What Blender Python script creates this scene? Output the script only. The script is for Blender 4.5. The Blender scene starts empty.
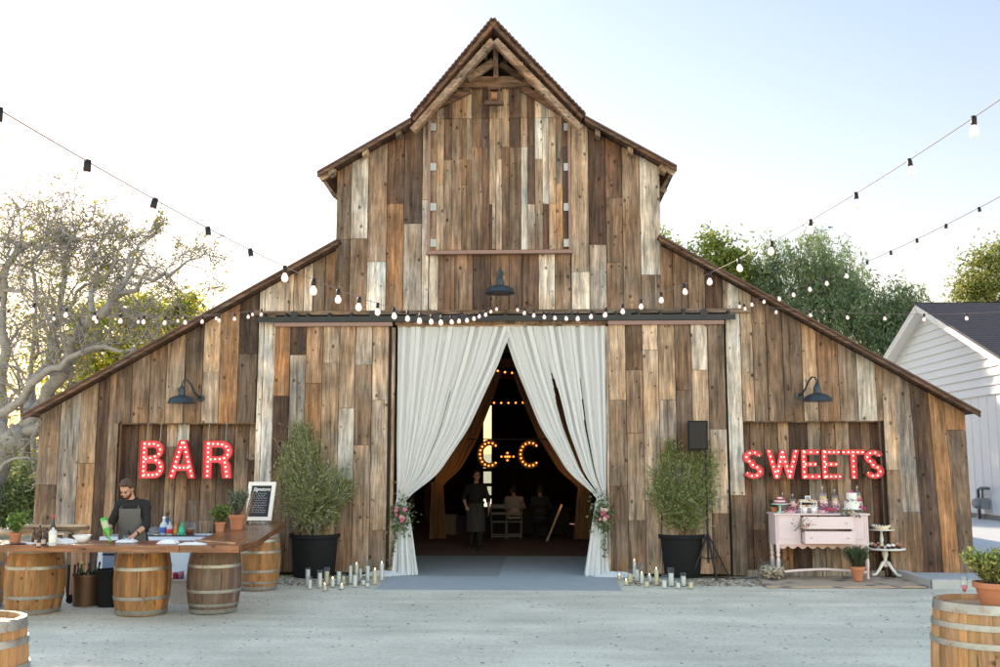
import bpy, bmesh, math, random
import numpy as np
from mathutils import Vector, Matrix
R = math.radians
random.seed(7); rng = np.random.default_rng(7)
S = bpy.context.scene
COL = S.collection
PI = math.pi
# ------------------------------------------------------------------ camera
YAW, PITCH, FL, H, D = R(2.3), R(7.53), 972.0, 1.97, 17.45
CAM = Vector((D*math.sin(YAW)-0.02, -D*math.cos(YAW), H))
FW = Vector((-math.sin(YAW)*math.cos(PITCH), math.cos(YAW)*math.cos(PITCH), math.sin(PITCH)))
RT = Vector((math.cos(YAW), math.sin(YAW), 0)); UP = RT.cross(FW)
FH = Vector((-math.sin(YAW), math.cos(YAW), 0))
cd = bpy.data.cameras.new('camera'); cam = bpy.data.objects.new('camera', cd); COL.objects.link(cam)
cam.matrix_world = Matrix(((RT.x,UP.x,-FW.x,CAM.x),(RT.y,UP.y,-FW.y,CAM.y),(RT.z,UP.z,-FW.z,CAM.z),(0,0,0,1)))
cd.lens = 35.0; cd.sensor_width = 36; cd.clip_end = 3000; S.camera = cam
def ray(px, py): return FW*FL + RT*(px-500) - UP*(py-333.5)
def F(px, py, Y=0.0):
    d = ray(px, py); t = (Y-CAM.y)/d.y; return CAM + d*t
def G(px, py, Z=0.0):
    d = ray(px, py); t = (Z-CAM.z)/d.z; return CAM + d*t
def P(px, py, dep):
    d = ray(px, py); t = dep/d.dot(FH); return CAM + d*t
def FX(px, py=330, Y=0.0): return F(px, py, Y).x
def FZ(py, px=500, Y=0.0): return F(px, py, Y).z
# ------------------------------------------------------------------ mesh builder
class MB:
    def __init__(s): s.v=[]; s.f=[]; s.m=[]; s.c=[]
    def add(s, vs, fs, mat=0, col=(1,1,1,0)):
        o=len(s.v); s.v += [tuple(p) for p in vs]
        for q in fs: s.f.append(tuple(i+o for i in q)); s.m.append(mat); s.c.append(col)
        return s
    def box(s, c, d, mat=0, col=(1,1,1,0), rz=0, M=None):
        x,y,z = d[0]/2,d[1]/2,d[2]/2
        vs=[Vector((i*x,j*y,k*z)) for i in(-1,1) for j in(-1,1) for k in(-1,1)]
        if rz: vs=[Matrix.Rotation(rz,3,'Z')@v for v in vs]
        if M: vs=[M@v for v in vs]
        c=Vector(c); vs=[v+c for v in vs]
        return s.add(vs,[(0,1,3,2),(4,6,7,5),(0,4,5,1),(2,3,7,6),(0,2,6,4),(1,5,7,3)],mat,col)
    def beam(s, a, b, w, h, mat=0, col=(1,1,1,0), up=(0,0,1)):
        a=Vector(a); b=Vector(b); d=(b-a).normalized(); u=Vector(up)
        if abs(d.dot(u))>.99: u=Vector((0,1,0))
        r=d.cross(u).normalized(); u=r.cross(d)
        vs=[p+r*(i*w/2)+u*(j*h/2) for p in(a,b) for i in(-1,1) for j in(-1,1)]
        return s.add(vs,[(0,1,3,2),(4,6,7,5),(0,4,5,1),(2,3,7,6),(0,2,6,4),(1,5,7,3)],mat,col)
    def prism(s, poly, y0, y1, mat=0, col=(1,1,1,0)):   # polygon in xz extruded along y
        n=len(poly); vs=[(x,y0,z) for x,z in poly]+[(x,y1,z) for x,z in poly]
        fs=[tuple(range(n)),tuple(range(2*n-1,n-1,-1))]+[(i,i+n,(i+1)%n+n,(i+1)%n) for i in range(n)]
        return s.add(vs,fs,mat,col)
    def slab(s, poly, z0, z1, mat=0, col=(1,1,1,0)):
        n=len(poly); vs=[(x,y,z0) for x,y in poly]+[(x,y,z1) for x,y in poly]
        fs=[tuple(range(n-1,-1,-1)),tuple(range(n,2*n))]+[(i,(i+1)%n,(i+1)%n+n,i+n) for i in range(n)]
        return s.add(vs,fs,mat,col)
    def tube(s, pts, rad, n=8, mat=0, col=(1,1,1,0), cap=True, sc=(1,1)):
        pts=[Vector(p) for p in pts]; k=len(pts)
        rads=rad if hasattr(rad,'__len__') else [rad]*k
        vs=[]; ref=None
        for i,p in enumerate(pts):
            d=(pts[min(i+1,k-1)]-pts[max(i-1,0)])
            d=d.normalized() if d.length>1e-9 else Vector((0,0,1))
            if ref is None:
                ref=Vector((0,1,0)) if abs(d.y)<.9 else Vector((1,0,0))
            r=(ref-d*ref.dot(d)).normalized(); ref=r; u=d.cross(r)
            for j in range(n):
                a=2*PI*j/n; vs.append(p+(r*(math.cos(a)*sc[0])+u*(math.sin(a)*sc[1]))*rads[i])
        fs=[(i*n+j,i*n+(j+1)%n,(i+1)*n+(j+1)%n,(i+1)*n+j) for i in range(k-1) for j in range(n)]
        if cap: fs+= [tuple(range(n-1,-1,-1)), tuple((k-1)*n+j for j in range(n))]
        return s.add(vs,fs,mat,col)
    def lathe(s, prof, c=(0,0,0), n=16, mat=0, col=(1,1,1,0), sx=1, sy=1, M=None, caps=True):
        vs=[]; c=Vector(c)
        for r,z in prof:
            for j in range(n):
                a=2*PI*j/n; p=Vector((r*math.cos(a)*sx,r*math.sin(a)*sy,z))
                if M: p=M@p
                vs.append(c+p)
        k=len(prof)
        fs=[(i*n+j,i*n+(j+1)%n,(i+1)*n+(j+1)%n,(i+1)*n+j) for i in range(k-1) for j in range(n)]
        if caps: fs+= [tuple(range(n-1,-1,-1)), tuple((k-1)*n+j for j in range(n))]
        return s.add(vs,fs,mat,col)
    def ball(s, c, r, n=10, mat=0, col=(1,1,1,0), sc=(1,1,1), M=None):
        k=max(4,n//2+1)
        prof=[(math.sin(PI*i/k)*r if 0<i<k else r*.02, -math.cos(PI*i/k)*r) for i in range(k+1)]
        o=len(s.v); s.lathe(prof,(0,0,0),n,mat,col)
        c=Vector(c)
        for i in range(o,len(s.v)):
            v=s.v[i]; q=Vector((v[0]*sc[0],v[1]*sc[1],v[2]*sc[2]))
            if M: q=M@q
            s.v[i]=tuple(q+c)
        return s
    def mesh(s, name, smooth=False):
        me=bpy.data.meshes.new(name); me.from_pydata(s.v,[],s.f)
        me.polygons.foreach_set('material_index',s.m)
        if any(c!=(1,1,1,0) for c in s.c):
            a=me.color_attributes.new('col','FLOAT_COLOR','CORNER')
            arr=np.repeat(np.array(s.c,dtype=np.float32),[len(f) for f in s.f],axis=0)
            a.data.foreach_set('color',arr.ravel())
        if smooth: me.polygons.foreach_set('use_smooth',[True]*len(s.f))
        me.update(); return me
    def build(s, name, mats, parent=None, smooth=False, auto=None):
        if parent is not None and parent.get('_w'):
            o=wloc(parent); s.v=[(v[0]-o.x,v[1]-o.y,v[2]-o.z) for v in s.v]
        me=s.mesh(name,smooth or auto is not None)
        for m in (mats if isinstance(mats,(list,tuple)) else [mats]): me.materials.append(m)
        if auto is not None: me.set_sharp_from_angle(angle=R(auto))
        return link(name,me,parent)
def wloc(o):
    l=Vector(o.location)
    while o.parent: o=o.parent; l+=Vector(o.location)
    return l
def link(name, data, parent=None, loc=None):
    ob=bpy.data.objects.new(name,data); COL.objects.link(ob)
    if parent is not None:
        ob.parent=parent
        if parent.get('_w'): ob['_w']=1
    if loc is not None: ob.location=loc
    return ob
def tag(o, label=None, cat=None, group=None, kind=None):
    if label: o['label']=label
    if cat: o['category']=cat
    if group: o['group']=group
    if kind: o['kind']=kind
    return o
def thing(name, label, cat, loc=(0,0,0), group=None, rz=0, world=False):
    """Empty at the thing's base. world=True: parts are given in world coordinates."""
    o=link(name,None,None,loc); o.rotation_euler=(0,0,rz)
    if world: o['_w']=1
    return tag(o,label,cat,group)
def struct(name, mb, mat, smooth=False):
    return tag(mb.build(name,mat,None,smooth),kind='structure')
def copy_tree(o, parent=None):
    c=o.copy(); COL.objects.link(c)
    if parent is not None: c.parent=parent
    for ch in list(o.children): copy_tree(ch,c)
    return c
def dup(o, loc, rz=None, label=None, group=None, scale=None):
    c=copy_tree(o); c.location=loc
    if rz is not None: c.rotation_euler=(0,0,rz)
    if scale is not None: c.scale=(scale,)*3 if not hasattr(scale,'__len__') else scale
    if label: c['label']=label
    if group: c['group']=group
    return c
# ------------------------------------------------------------------ materials
def mat(name):
    m=bpy.data.materials.new(name); m.use_nodes=True
    return m, m.node_tree, m.node_tree.nodes['Principled BSDF']
def N(nt, t, **k):
    n=nt.nodes.new(t)
    for a,b in k.items():
        if a.startswith('i_'): n.inputs[a[2:].replace('_',' ')].default_value=b
        elif a.startswith('n'): n.inputs[int(a[1:])].default_value=b
        else: setattr(n,a,b)
    return n
def coords(nt, scale=(1,1,1), kind='Object'):
    tc=N(nt,'ShaderNodeTexCoord'); mp=N(nt,'ShaderNodeMapping'); mp.inputs['Scale'].default_value=scale
    nt.links.new(tc.outputs[kind],mp.inputs[0]); return mp
def simple(name, col, rough=.6, metal=0, var=0, vscale=8, bump=0, spec=None, **k):
    m,nt,b=mat(name); L=nt.links.new
    b.inputs['Base Color'].default_value=(*col,1); b.inputs['Roughness'].default_value=rough; b.inputs['Metallic'].default_value=metal
    if spec is not None: b.inputs['Specular IOR Level'].default_value=spec
    if var or bump:
        mp=coords(nt); n=N(nt,'ShaderNodeTexNoise',i_Scale=vscale,i_Detail=5.0,i_Roughness=.65); L(mp.outputs[0],n.inputs['Vector'])
        if var:
            mx=N(nt,'ShaderNodeMix',data_type='RGBA'); mx.inputs['A'].default_value=(*[c*(1-var) for c in col],1); mx.inputs['B'].default_value=(*[min(1,c*(1+var)) for c in col],1)
            L(n.outputs[0],mx.inputs['Factor']); L(mx.outputs['Result'],b.inputs['Base Color'])
        if bump:
            bp=N(nt,'ShaderNodeBump',i_Strength=bump,i_Distance=.01); L(n.outputs[0],bp.inputs['Height']); L(bp.outputs[0],b.inputs['Normal'])
    for a,v in k.items(): b.inputs[a.replace('_',' ')].default_value=v
    return m
def emit(name, col, st, base=(1,1,1)):
    m,nt,b=mat(name); b.inputs['Base Color'].default_value=(*base,1)
    b.inputs['Emission Color'].default_value=(*col,1); b.inputs['Emission Strength'].default_value=st; return m
def wood(name, axis='Z', col=None, rough=.75, grain=1.0, worn=.55, attr=True):
    """Weathered board: colour of each board from its 'col' attribute (alpha = seed), grain, knots, nail stains."""
    m,nt,b=mat(name); L=nt.links.new
    tc=N(nt,'ShaderNodeTexCoord')
    if attr:
        at=N(nt,'ShaderNodeAttribute',attribute_name='col'); base=at.outputs['Color']; seed=at.outputs['Alpha']
    else:
        rgb=N(nt,'ShaderNodeRGB'); rgb.outputs[0].default_value=(*col,1); base=rgb.outputs[0]
        v=N(nt,'ShaderNodeValue'); v.outputs[0].default_value=.3; seed=v.outputs[0]
    sx=N(nt,'ShaderNodeVectorMath',operation='SCALE'); cmb=N(nt,'ShaderNodeCombineXYZ')
    L(seed,cmb.inputs[0]); L(seed,cmb.inputs[1]); L(seed,cmb.inputs[2]); L(cmb.outputs[0],sx.inputs[0]); sx.inputs['Scale'].default_value=37.0
    ad=N(nt,'ShaderNodeVectorMath',operation='ADD'); L(tc.outputs['Object'],ad.inputs[0]); L(sx.outputs[0],ad.inputs[1])
    st={'X':(.08,1,1),'Y':(1,.08,1),'Z':(1,1,.08)}[axis]
    mp=N(nt,'ShaderNodeMapping'); mp.inputs['Scale'].default_value=st; L(ad.outputs[0],mp.inputs[0])
    wob=N(nt,'ShaderNodeTexNoise',i_Scale=3.0,i_Detail=2.0); L(mp.outputs[0],wob.inputs['Vector'])
    wm=N(nt,'ShaderNodeVectorMath',operation='SCALE'); wm.inputs['Scale'].default_value=.12; L(wob.outputs['Color'],wm.inputs[0])
    w2=N(nt,'ShaderNodeVectorMath',operation='ADD'); L(mp.outputs[0],w2.inputs[0]); L(wm.outputs[0],w2.inputs[1])
    fine=N(nt,'ShaderNodeTexNoise',i_Scale=34.0,i_Detail=7.0,i_Roughness=.75); L(w2.outputs[0],fine.inputs['Vector'])
    wide=N(nt,'ShaderNodeTexNoise',i_Scale=11.0,i_Detail=3.0,i_Roughness=.6); L(w2.outputs[0],wide.inputs['Vector'])
    blot=N(nt,'ShaderNodeTexNoise',i_Scale=1.6,i_Detail=5.0,i_Roughness=.6); L(ad.outputs[0],blot.inputs['Vector'])
    # knots
    mk=N(nt,'ShaderNodeMapping'); mk.inputs['Scale'].default_value={'X':(.42,1,1),'Y':(1,.42,1),'Z':(1,1,.72)}[axis]; L(ad.outputs[0],mk.inputs[0])
    sp_=N(nt,'ShaderNodeSeparateXYZ'); cb_=N(nt,'ShaderNodeCombineXYZ'); L(mk.outputs[0],sp_.inputs[0])
    L(sp_.outputs[0 if axis!='X' else 2],cb_.inputs[0]); L(sp_.outputs[{'Z':2,'X':0,'Y':1}[axis]],cb_.inputs[1])
    kd=N(nt,'ShaderNodeVectorMath',operation='SCALE'); kd.inputs['Scale'].default_value=.05; L(wob.outputs['Color'],kd.inputs[0]); ka=N(nt,'ShaderNodeVectorMath',operation='ADD'); L(cb_.outputs[0],ka.inputs[0]); L(kd.outputs[0],ka.inputs[1])
    vo=N(nt,'ShaderNodeTexVoronoi',i_Scale=2.6); vo.voronoi_dimensions='2D'; L(ka.outputs[0],vo.inputs['Vector'])
    vc=N(nt,'ShaderNodeSeparateColor'); L(vo.outputs['Color'],vc.inputs[0]); on=N(nt,'ShaderNodeMath',operation='LESS_THAN',n1=.38); L(vc.outputs[0],on.inputs[0]); off_=N(nt,'ShaderNodeMath',operation='MULTIPLY_ADD',n1=-1.0,n2=1.0); L(on.outputs[0],off_.inputs[0])
    vd=N(nt,'ShaderNodeMath',operation='ADD'); L(vo.outputs['Distance'],vd.inputs[0]); L(off_.outputs[0],vd.inputs[1])
    kr=N(nt,'ShaderNodeMapRange'); kr.inputs['From Min'].default_value=.035; kr.inputs['From Max'].default_value=.085; L(vd.outputs[0],kr.inputs[0])
    # nail holes and bore marks
    vn=N(nt,'ShaderNodeTexVoronoi',i_Scale=5.5); vn.voronoi_dimensions='2D'; L(cb_.outputs[0],vn.inputs['Vector'])
    nc=N(nt,'ShaderNodeSeparateColor'); L(vn.outputs['Color'],nc.inputs[0]); no=N(nt,'ShaderNodeMath',operation='GREATER_THAN',n1=.22); L(nc.outputs[1],no.inputs[0])
    nd=N(nt,'ShaderNodeMath',operation='ADD'); L(vn.outputs['Distance'],nd.inputs[0]); L(no.outputs[0],nd.inputs[1])
    nr=N(nt,'ShaderNodeMapRange'); nr.inputs['From Min'].default_value=.05; nr.inputs['From Max'].default_value=.10; nr.inputs['To Min'].default_value=.25; L(nd.outputs[0],nr.inputs[0])
    # drying cracks: long thin dark lines
    mc=N(nt,'ShaderNodeMapping'); mc.inputs['Scale'].default_value={'X':(.022,1,1),'Y':(1,.022,1),'Z':(1,1,.022)}[axis]; L(ad.outputs[0],mc.inputs[0])
    cn=N(nt,'ShaderNodeTexNoise',i_Scale=26.0,i_Detail=3.0,i_Roughness=.6); L(mc.outputs[0],cn.inputs['Vector'])
    cc=N(nt,'ShaderNodeMapRange'); cc.inputs['From Min'].default_value=.30; cc.inputs['From Max'].default_value=.37; cc.inputs['To Min'].default_value=.35; L(cn.outputs[0],cc.inputs[0])
    nm=N(nt,'ShaderNodeMath',operation='MULTIPLY'); L(nr.outputs[0],nm.inputs[0]); L(cc.outputs[0],nm.inputs[1])
    # slow drift of hue along a board
    hz=N(nt,'ShaderNodeTexNoise',i_Scale=1.1,i_Detail=3.0); L(ad.outputs[0],hz.inputs['Vector'])
    hr=N(nt,'ShaderNodeMapRange'); hr.inputs['From Min'].default_value=.35; hr.inputs['From Max'].default_value=.65; L(hz.outputs[0],hr.inputs[0])
    hm=N(nt,'ShaderNodeMix',data_type='RGBA'); hm.inputs['A'].default_value=(1.10,.98,.86,1); hm.inputs['B'].default_value=(.90,.99,1.10,1); L(hr.outputs[0],hm.inputs['Factor'])
    hb=N(nt,'ShaderNodeVectorMath',operation='MULTIPLY'); L(base,hb.inputs[0]); L(hm.outputs['Result'],hb.inputs[1]); base=hb.outputs[0]
    # mixing
    r1=N(nt,'ShaderNodeMapRange'); r1.inputs['From Min'].default_value=.32; r1.inputs['From Max'].default_value=.66
    r1.inputs['To Min'].default_value=1-.62*grain; r1.inputs['To Max'].default_value=1+.34*grain; L(fine.outputs[0],r1.inputs[0])
    r2=N(nt,'ShaderNodeMapRange'); r2.inputs['From Min'].default_value=.3; r2.inputs['From Max'].default_value=.7
    r2.inputs['To Min'].default_value=1-.55*grain; r2.inputs['To Max'].default_value=1+.42*grain; L(wide.outputs[0],r2.inputs[0])
    mu=N(nt,'ShaderNodeMath',operation='MULTIPLY'); L(r1.outputs[0],mu.inputs[0]); L(r2.outputs[0],mu.inputs[1])
    r3=N(nt,'ShaderNodeMapRange'); r3.inputs['From Min'].default_value=.3; r3.inputs['From Max'].default_value=.7
    r3.inputs['To Min'].default_value=.62; r3.inputs['To Max'].default_value=1.38; L(blot.outputs[0],r3.inputs[0])
    mu2=N(nt,'ShaderNodeMath',operation='MULTIPLY'); L(mu.outputs[0],mu2.inputs[0]); L(r3.outputs[0],mu2.inputs[1])
    kk=N(nt,'ShaderNodeMapRange'); kk.inputs['To Min'].default_value=.22; kk.inputs['To Max'].default_value=1; L(kr.outputs[0],kk.inputs[0])
    mu3=N(nt,'ShaderNodeMath',operation='MULTIPLY'); L(mu2.outputs[0],mu3.inputs[0]); L(kk.outputs[0],mu3.inputs[1])
    mu4=N(nt,'ShaderNodeMath',operation='MULTIPLY'); L(mu3.outputs[0],mu4.inputs[0]); L(nm.outputs[0],mu4.inputs[1]); mu3=mu4
    sc=N(nt,'ShaderNodeVectorMath',operation='SCALE'); L(base,sc.inputs[0]); L(mu3.outputs[0],sc.inputs['Scale'])
    # grey bleached streaks
    gr=N(nt,'ShaderNodeTexNoise',i_Scale=5.0,i_Detail=6.0,i_Roughness=.7); L(mp.outputs[0],gr.inputs['Vector'])
    gg=N(nt,'ShaderNodeMapRange'); gg.inputs['From Min'].default_value=.5; gg.inputs['From Max'].default_value=.72; gg.inputs['To Max'].default_value=worn; L(gr.outputs[0],gg.inputs[0])
    lum=N(nt,'ShaderNodeRGBToBW'); L(sc.outputs[0],lum.inputs[0])
    gc=N(nt,'ShaderNodeMath',operation='MULTIPLY_ADD',n1=1.15,n2=.035); L(lum.outputs[0],gc.inputs[0])
    gv=N(nt,'ShaderNodeCombineColor')
    g2=N(nt,'ShaderNodeMath',operation='MULTIPLY',n1=.90); g3=N(nt,'ShaderNodeMath',operation='MULTIPLY',n1=.78)
    L(gc.outputs[0],gv.inputs[0]); L(gc.outputs[0],g2.inputs[0]); L(gc.outputs[0],g3.inputs[0]); L(g2.outputs[0],gv.inputs[1]); L(g3.outputs[0],gv.inputs[2])
    mx=N(nt,'ShaderNodeMix',data_type='RGBA'); L(gg.outputs[0],mx.inputs['Factor']); L(sc.outputs[0],mx.inputs['A']); L(gv.outputs[0],mx.inputs['B'])
    L(mx.outputs['Result'],b.inputs['Base Color'])
    b.inputs['Roughness'].default_value=rough; b.inputs['Specular IOR Level'].default_value=.25
    bp=N(nt,'ShaderNodeBump',i_Strength=.6,i_Distance=.012); L(mu3.outputs[0],bp.inputs['Height']); L(bp.outputs[0],b.inputs['Normal'])
    return m
def attrmat(name, rough=.6, trans=0.0, var=.2, spec=.3):
    """Colour straight from the mesh's own 'col' attribute, with optional translucency (leaves)."""
    m,nt,b=mat(name); L=nt.links.new
    at=N(nt,'ShaderNodeAttribute',attribute_name='col'); L(at.outputs['Color'],b.inputs['Base Color'])
    b.inputs['Roughness'].default_value=rough; b.inputs['Specular IOR Level'].default_value=spec
    if trans:
        t=N(nt,'ShaderNodeBsdfTranslucent'); L(at.outputs['Color'],t.inputs[0]); mx=N(nt,'ShaderNodeMixShader',n0=trans)
        L(b.outputs[0],mx.inputs[1]); L(t.outputs[0],mx.inputs[2]); L(mx.outputs[0],nt.nodes['Material Output'].inputs[0])
    return m
def glassy(name, col=(1,1,1), tr=.75, rough=.05, clear=False):
    m,nt,b=mat(name); L=nt.links.new
    if clear: b=N(nt,'ShaderNodeBsdfGlossy'); b.inputs[0].default_value=(.9,.93,.95,1); b.inputs['Roughness'].default_value=.03
    if clear:
        t=N(nt,'ShaderNodeBsdfTransparent'); t.inputs[0].default_value=(*col,1); fr=N(nt,'ShaderNodeLayerWeight',i_Blend=.5); pw=N(nt,'ShaderNodeMath',operation='POWER',n1=3.5); L(fr.outputs['Facing'],pw.inputs[0]); ml=N(nt,'ShaderNodeMath',operation='MULTIPLY_ADD',n1=.55,n2=.035); L(pw.outputs[0],ml.inputs[0]); mx=N(nt,'ShaderNodeMixShader'); L(ml.outputs[0],mx.inputs[0]); L(t.outputs[0],mx.inputs[1]); L(b.outputs[0],mx.inputs[2]); L(mx.outputs[0],nt.nodes['Material Output'].inputs[0]); return m
    b.inputs['Base Color'].default_value=(*col,1); b.inputs['Roughness'].default_value=rough
    t=N(nt,'ShaderNodeBsdfTransparent'); t.inputs[0].default_value=(*[.5+.5*c for c in col],1)
    fr=N(nt,'ShaderNodeLayerWeight',i_Blend=.35); mr=N(nt,'ShaderNodeMapRange'); mr.inputs['To Min'].default_value=tr; mr.inputs['To Max'].default_value=tr*.35
    L(fr.outputs['Facing'],mr.inputs[0]); mx=N(nt,'ShaderNodeMixShader'); L(mr.outputs[0],mx.inputs[0]); L(b.outputs[0],mx.inputs[1]); L(t.outputs[0],mx.inputs[2])
    L(mx.outputs[0],nt.nodes['Material Output'].inputs[0]); return m
def cloth(name, col, trl=.3, tp=0.0):
    m,nt,b=mat(name); L=nt.links.new
    b.inputs['Base Color'].default_value=(*col,1); b.inputs['Roughness'].default_value=.9; b.inputs['Specular IOR Level'].default_value=.1
    t=N(nt,'ShaderNodeBsdfTranslucent'); t.inputs[0].default_value=(*col,1); mx=N(nt,'ShaderNodeMixShader',n0=trl)
    L(b.outputs[0],mx.inputs[1]); L(t.outputs[0],mx.inputs[2]); out=mx
    if tp:
        tr=N(nt,'ShaderNodeBsdfTransparent'); m2=N(nt,'ShaderNodeMixShader',n0=tp); L(mx.outputs[0],m2.inputs[1]); L(tr.outputs[0],m2.inputs[2]); out=m2
    L(out.outputs[0],nt.nodes['Material Output'].inputs[0]); return m
M={}
M['board']=wood('weathered_boards','Z',worn=.45)
M['boardx']=wood('weathered_beam_x','X'); M['boardy']=wood('weathered_beam_y','Y')
M['barrel']=wood('oak_staves','Z',rough=.5,grain=.5,worn=.12)
M['counter']=wood('varnished_plank','X',rough=.16,grain=.7,worn=.05)
M['counter'].node_tree.nodes['Principled BSDF'].inputs['Specular IOR Level'].default_value=.5
M['rust']=simple('rusty_roof_metal',(.10,.052,.04),.7,.2,var=.5,vscale=6)
M['track']=simple('dark_steel_track',(.028,.032,.038),.45,.6,var=.3)
M['hinge']=simple('galvanised_steel',(.33,.35,.36),.5,.6,var=.2,vscale=30)
M['pinkwood']=simple('faded_red_trim',(.25,.155,.13),.7,var=.3,vscale=20)
M['hoop']=simple('galvanised_hoop',(.36,.37,.36),.45,.7,var=.55,vscale=14)
_nt=M['hoop'].node_tree; _b=_nt.nodes['Principled BSDF']; _n=N(_nt,'ShaderNodeTexNoise',i_Scale=7.0,i_Detail=6.0,i_Roughness=.7); _nt.links.new(_nt.nodes['Mapping'].outputs[0],_n.inputs['Vector'])
_r=N(_nt,'ShaderNodeMapRange'); _r.inputs['From Min'].default_value=.52; _r.inputs['From Max'].default_value=.66; _r.inputs['To Max'].default_value=.75; _nt.links.new(_n.outputs[0],_r.inputs[0])
_m=N(_nt,'ShaderNodeMix',data_type='RGBA'); _m.inputs['B'].default_value=(.20,.11,.07,1); _nt.links.new(_r.outputs[0],_m.inputs['Factor']); _nt.links.new(_b.inputs['Base Color'].links[0].from_socket,_m.inputs['A']); _nt.links.new(_m.outputs['Result'],_b.inputs['Base Color'])
M['blackpl']=simple('black_plastic',(.011,.012,.014),.75,spec=.2,var=.25,vscale=12)
M['black']=simple('black_metal',(.012,.012,.014),.5,spec=.3)
M['lamp']=simple('dark_blue_enamel',(.028,.042,.055),.35,.2,var=.2)
M['white']=simple('white_paint',(.78,.78,.76),.5,var=.04)
M['cwhite']=simple('white_ceramic',(.8,.8,.79),.25)
M['pink']=simple('pale_pink_paint',(.74,.60,.635),.5,var=.08,vscale=6)
M['terra']=simple('terracotta',(.46,.19,.10),.8,var=.2,vscale=10)
M['soil']=simple('potting_soil',(.05,.035,.025),.95,var=.4,vscale=40)
M['leaf']=attrmat('leaf',.5,.5)
M['petal']=attrmat('petal',.7,.25)
M['bark']=simple('grey_bark',(.29,.275,.26),.9,var=.65,vscale=9,bump=1.0)
M['darkbark']=simple('dark_bark',(.09,.07,.055),.9,var=.4,vscale=14)
M['tint']=attrmat('coloured_surface',.45)
M['matte']=attrmat('coloured_matte',.85)
M['glass']=glassy('clear_glass',(.95,.97,.97),clear=True)
M['jarglass']=glassy('jar_glass',(.93,.90,.92),clear=True); M['jarglass'].node_tree.nodes['Math.001'].inputs[2].default_value=.13
M['pinkglass']=glassy('pink_glass',(.8,.25,.35),.4)
M['wax']=simple('white_wax',(.80,.78,.76),.5,Subsurface_Weight=.0)
M['cream']=simple('cream_wax',(.78,.66,.42),.5)
M['flame']=emit('flame',(1,.5,.18),5)
M['bulb']=emit('frosted_bulb',(1,.62,.58),.12,(.86,.70,.70))
M['mbulb']=emit('marquee_bulb',(1,.62,.36),2.2)
M['abulb']=emit('amber_bulb',(1,.20,.02),1.5)
M['red']=simple('red_letter_paint',(.74,.06,.10),.45,var=.15)
M['redrim']=simple('red_letter_rim',(.50,.04,.05),.4,.2)
M['rim2']=simple('rusted_letter_rim',(.14,.10,.08),.6,.5,var=.4)
M['curtain']=cloth('white_sheer',(.86,.875,.89),.34,.05)
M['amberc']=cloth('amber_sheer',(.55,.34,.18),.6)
M['linen']=cloth('pale_blue_linen',(.62,.67,.76),.15)
M['wlinen']=cloth('white_linen',(.8,.8,.8),.1)
M['skin']=simple('skin',(.50,.27,.19),.55,var=.08,vscale=10)
M['hair']=simple('brown_hair',(.035,.02,.012),.6,var=.5,vscale=60,bump=.5)
M['blackc']=simple('black_cotton',(.012,.012,.014),.9,var=.3,vscale=10)
M['greyc']=simple('grey_apron_cloth',(.11,.11,.11),.9,var=.2,vscale=60)
M['dgreyc']=simple('dark_grey_apron_cloth',(.045,.045,.047),.9,var=.2,vscale=60)
M['shoe']=simple('dark_leather',(.03,.025,.02),.4)
M['eye']=simple('dark_eye',(.02,.015,.012),.3)
M['lip']=simple('lip',(.36,.13,.11),.5)
# ================================================================== BARN
PAL={'D':(.085,.052,.038),'B':(.158,.104,.070),'M':(.215,.150,.106),'T':(.315,.228,.160),'O':(.29,.160,.082),
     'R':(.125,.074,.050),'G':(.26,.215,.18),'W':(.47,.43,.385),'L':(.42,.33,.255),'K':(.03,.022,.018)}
barn=thing('barn','large weathered reclaimed-wood barn with raised central gable and rusty metal roof','barn',(0,0,0))
def code(c, j=.16):
    p=PAL[c]; k=1.32*(1+random.uniform(-j,j)*1.3); w=random.uniform(-.05,.05)
    return (p[0]*k*(1+w),p[1]*k,p[2]*k*(1-w),random.random())
def board(mb, xl, xr, zb, zt, yb, y0, th, c, gap=.006, lean=(0,0), wav=0):
    """zt: function of x (roof line) or number; lean = shift of bottom edges"""
    f=zt if callable(zt) else (lambda x: zt)
    a,b=xl+gap,xr-gap
    o=random.uniform(-.009,.009)
    mb.prism([(a+lean[0],zb),(b+lean[1],zb),(b,f(b)),(a,f(a))],yb+o,y0,0,c)
def columns(mb, spec, zbot, top, Y, yref=330, th=.035, split_gap=.006, leanf=None):
    for xl,xr,segs in spec:
        X0,X1=FX(xl,yref,Y),FX(xr,yref,Y)
        zt=top
        for i,(c,pb) in enumerate(segs):
            zb=zbot if pb is None else FZ(pb,(xl+xr)/2,Y)
            ln=leanf(X0,X1,zb) if leanf else (0,0)
            if leanf:   # leaning boards: interpolate x at both ends of the segment
                pass
            board(mb,X0,X1,zb,zt,Y-th,Y,th,code(c),lean=ln)
            zt=zb-split_gap
def autosegs(codes, y0, y1, lo=60, hi=170):
    s=[]; y=y0+random.uniform(20,hi)
    while y<y1-25:
        s.append((random.choice(codes),y)); y+=random.uniform(lo,hi)
    s.append((random.choice(codes),None)); return s
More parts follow.
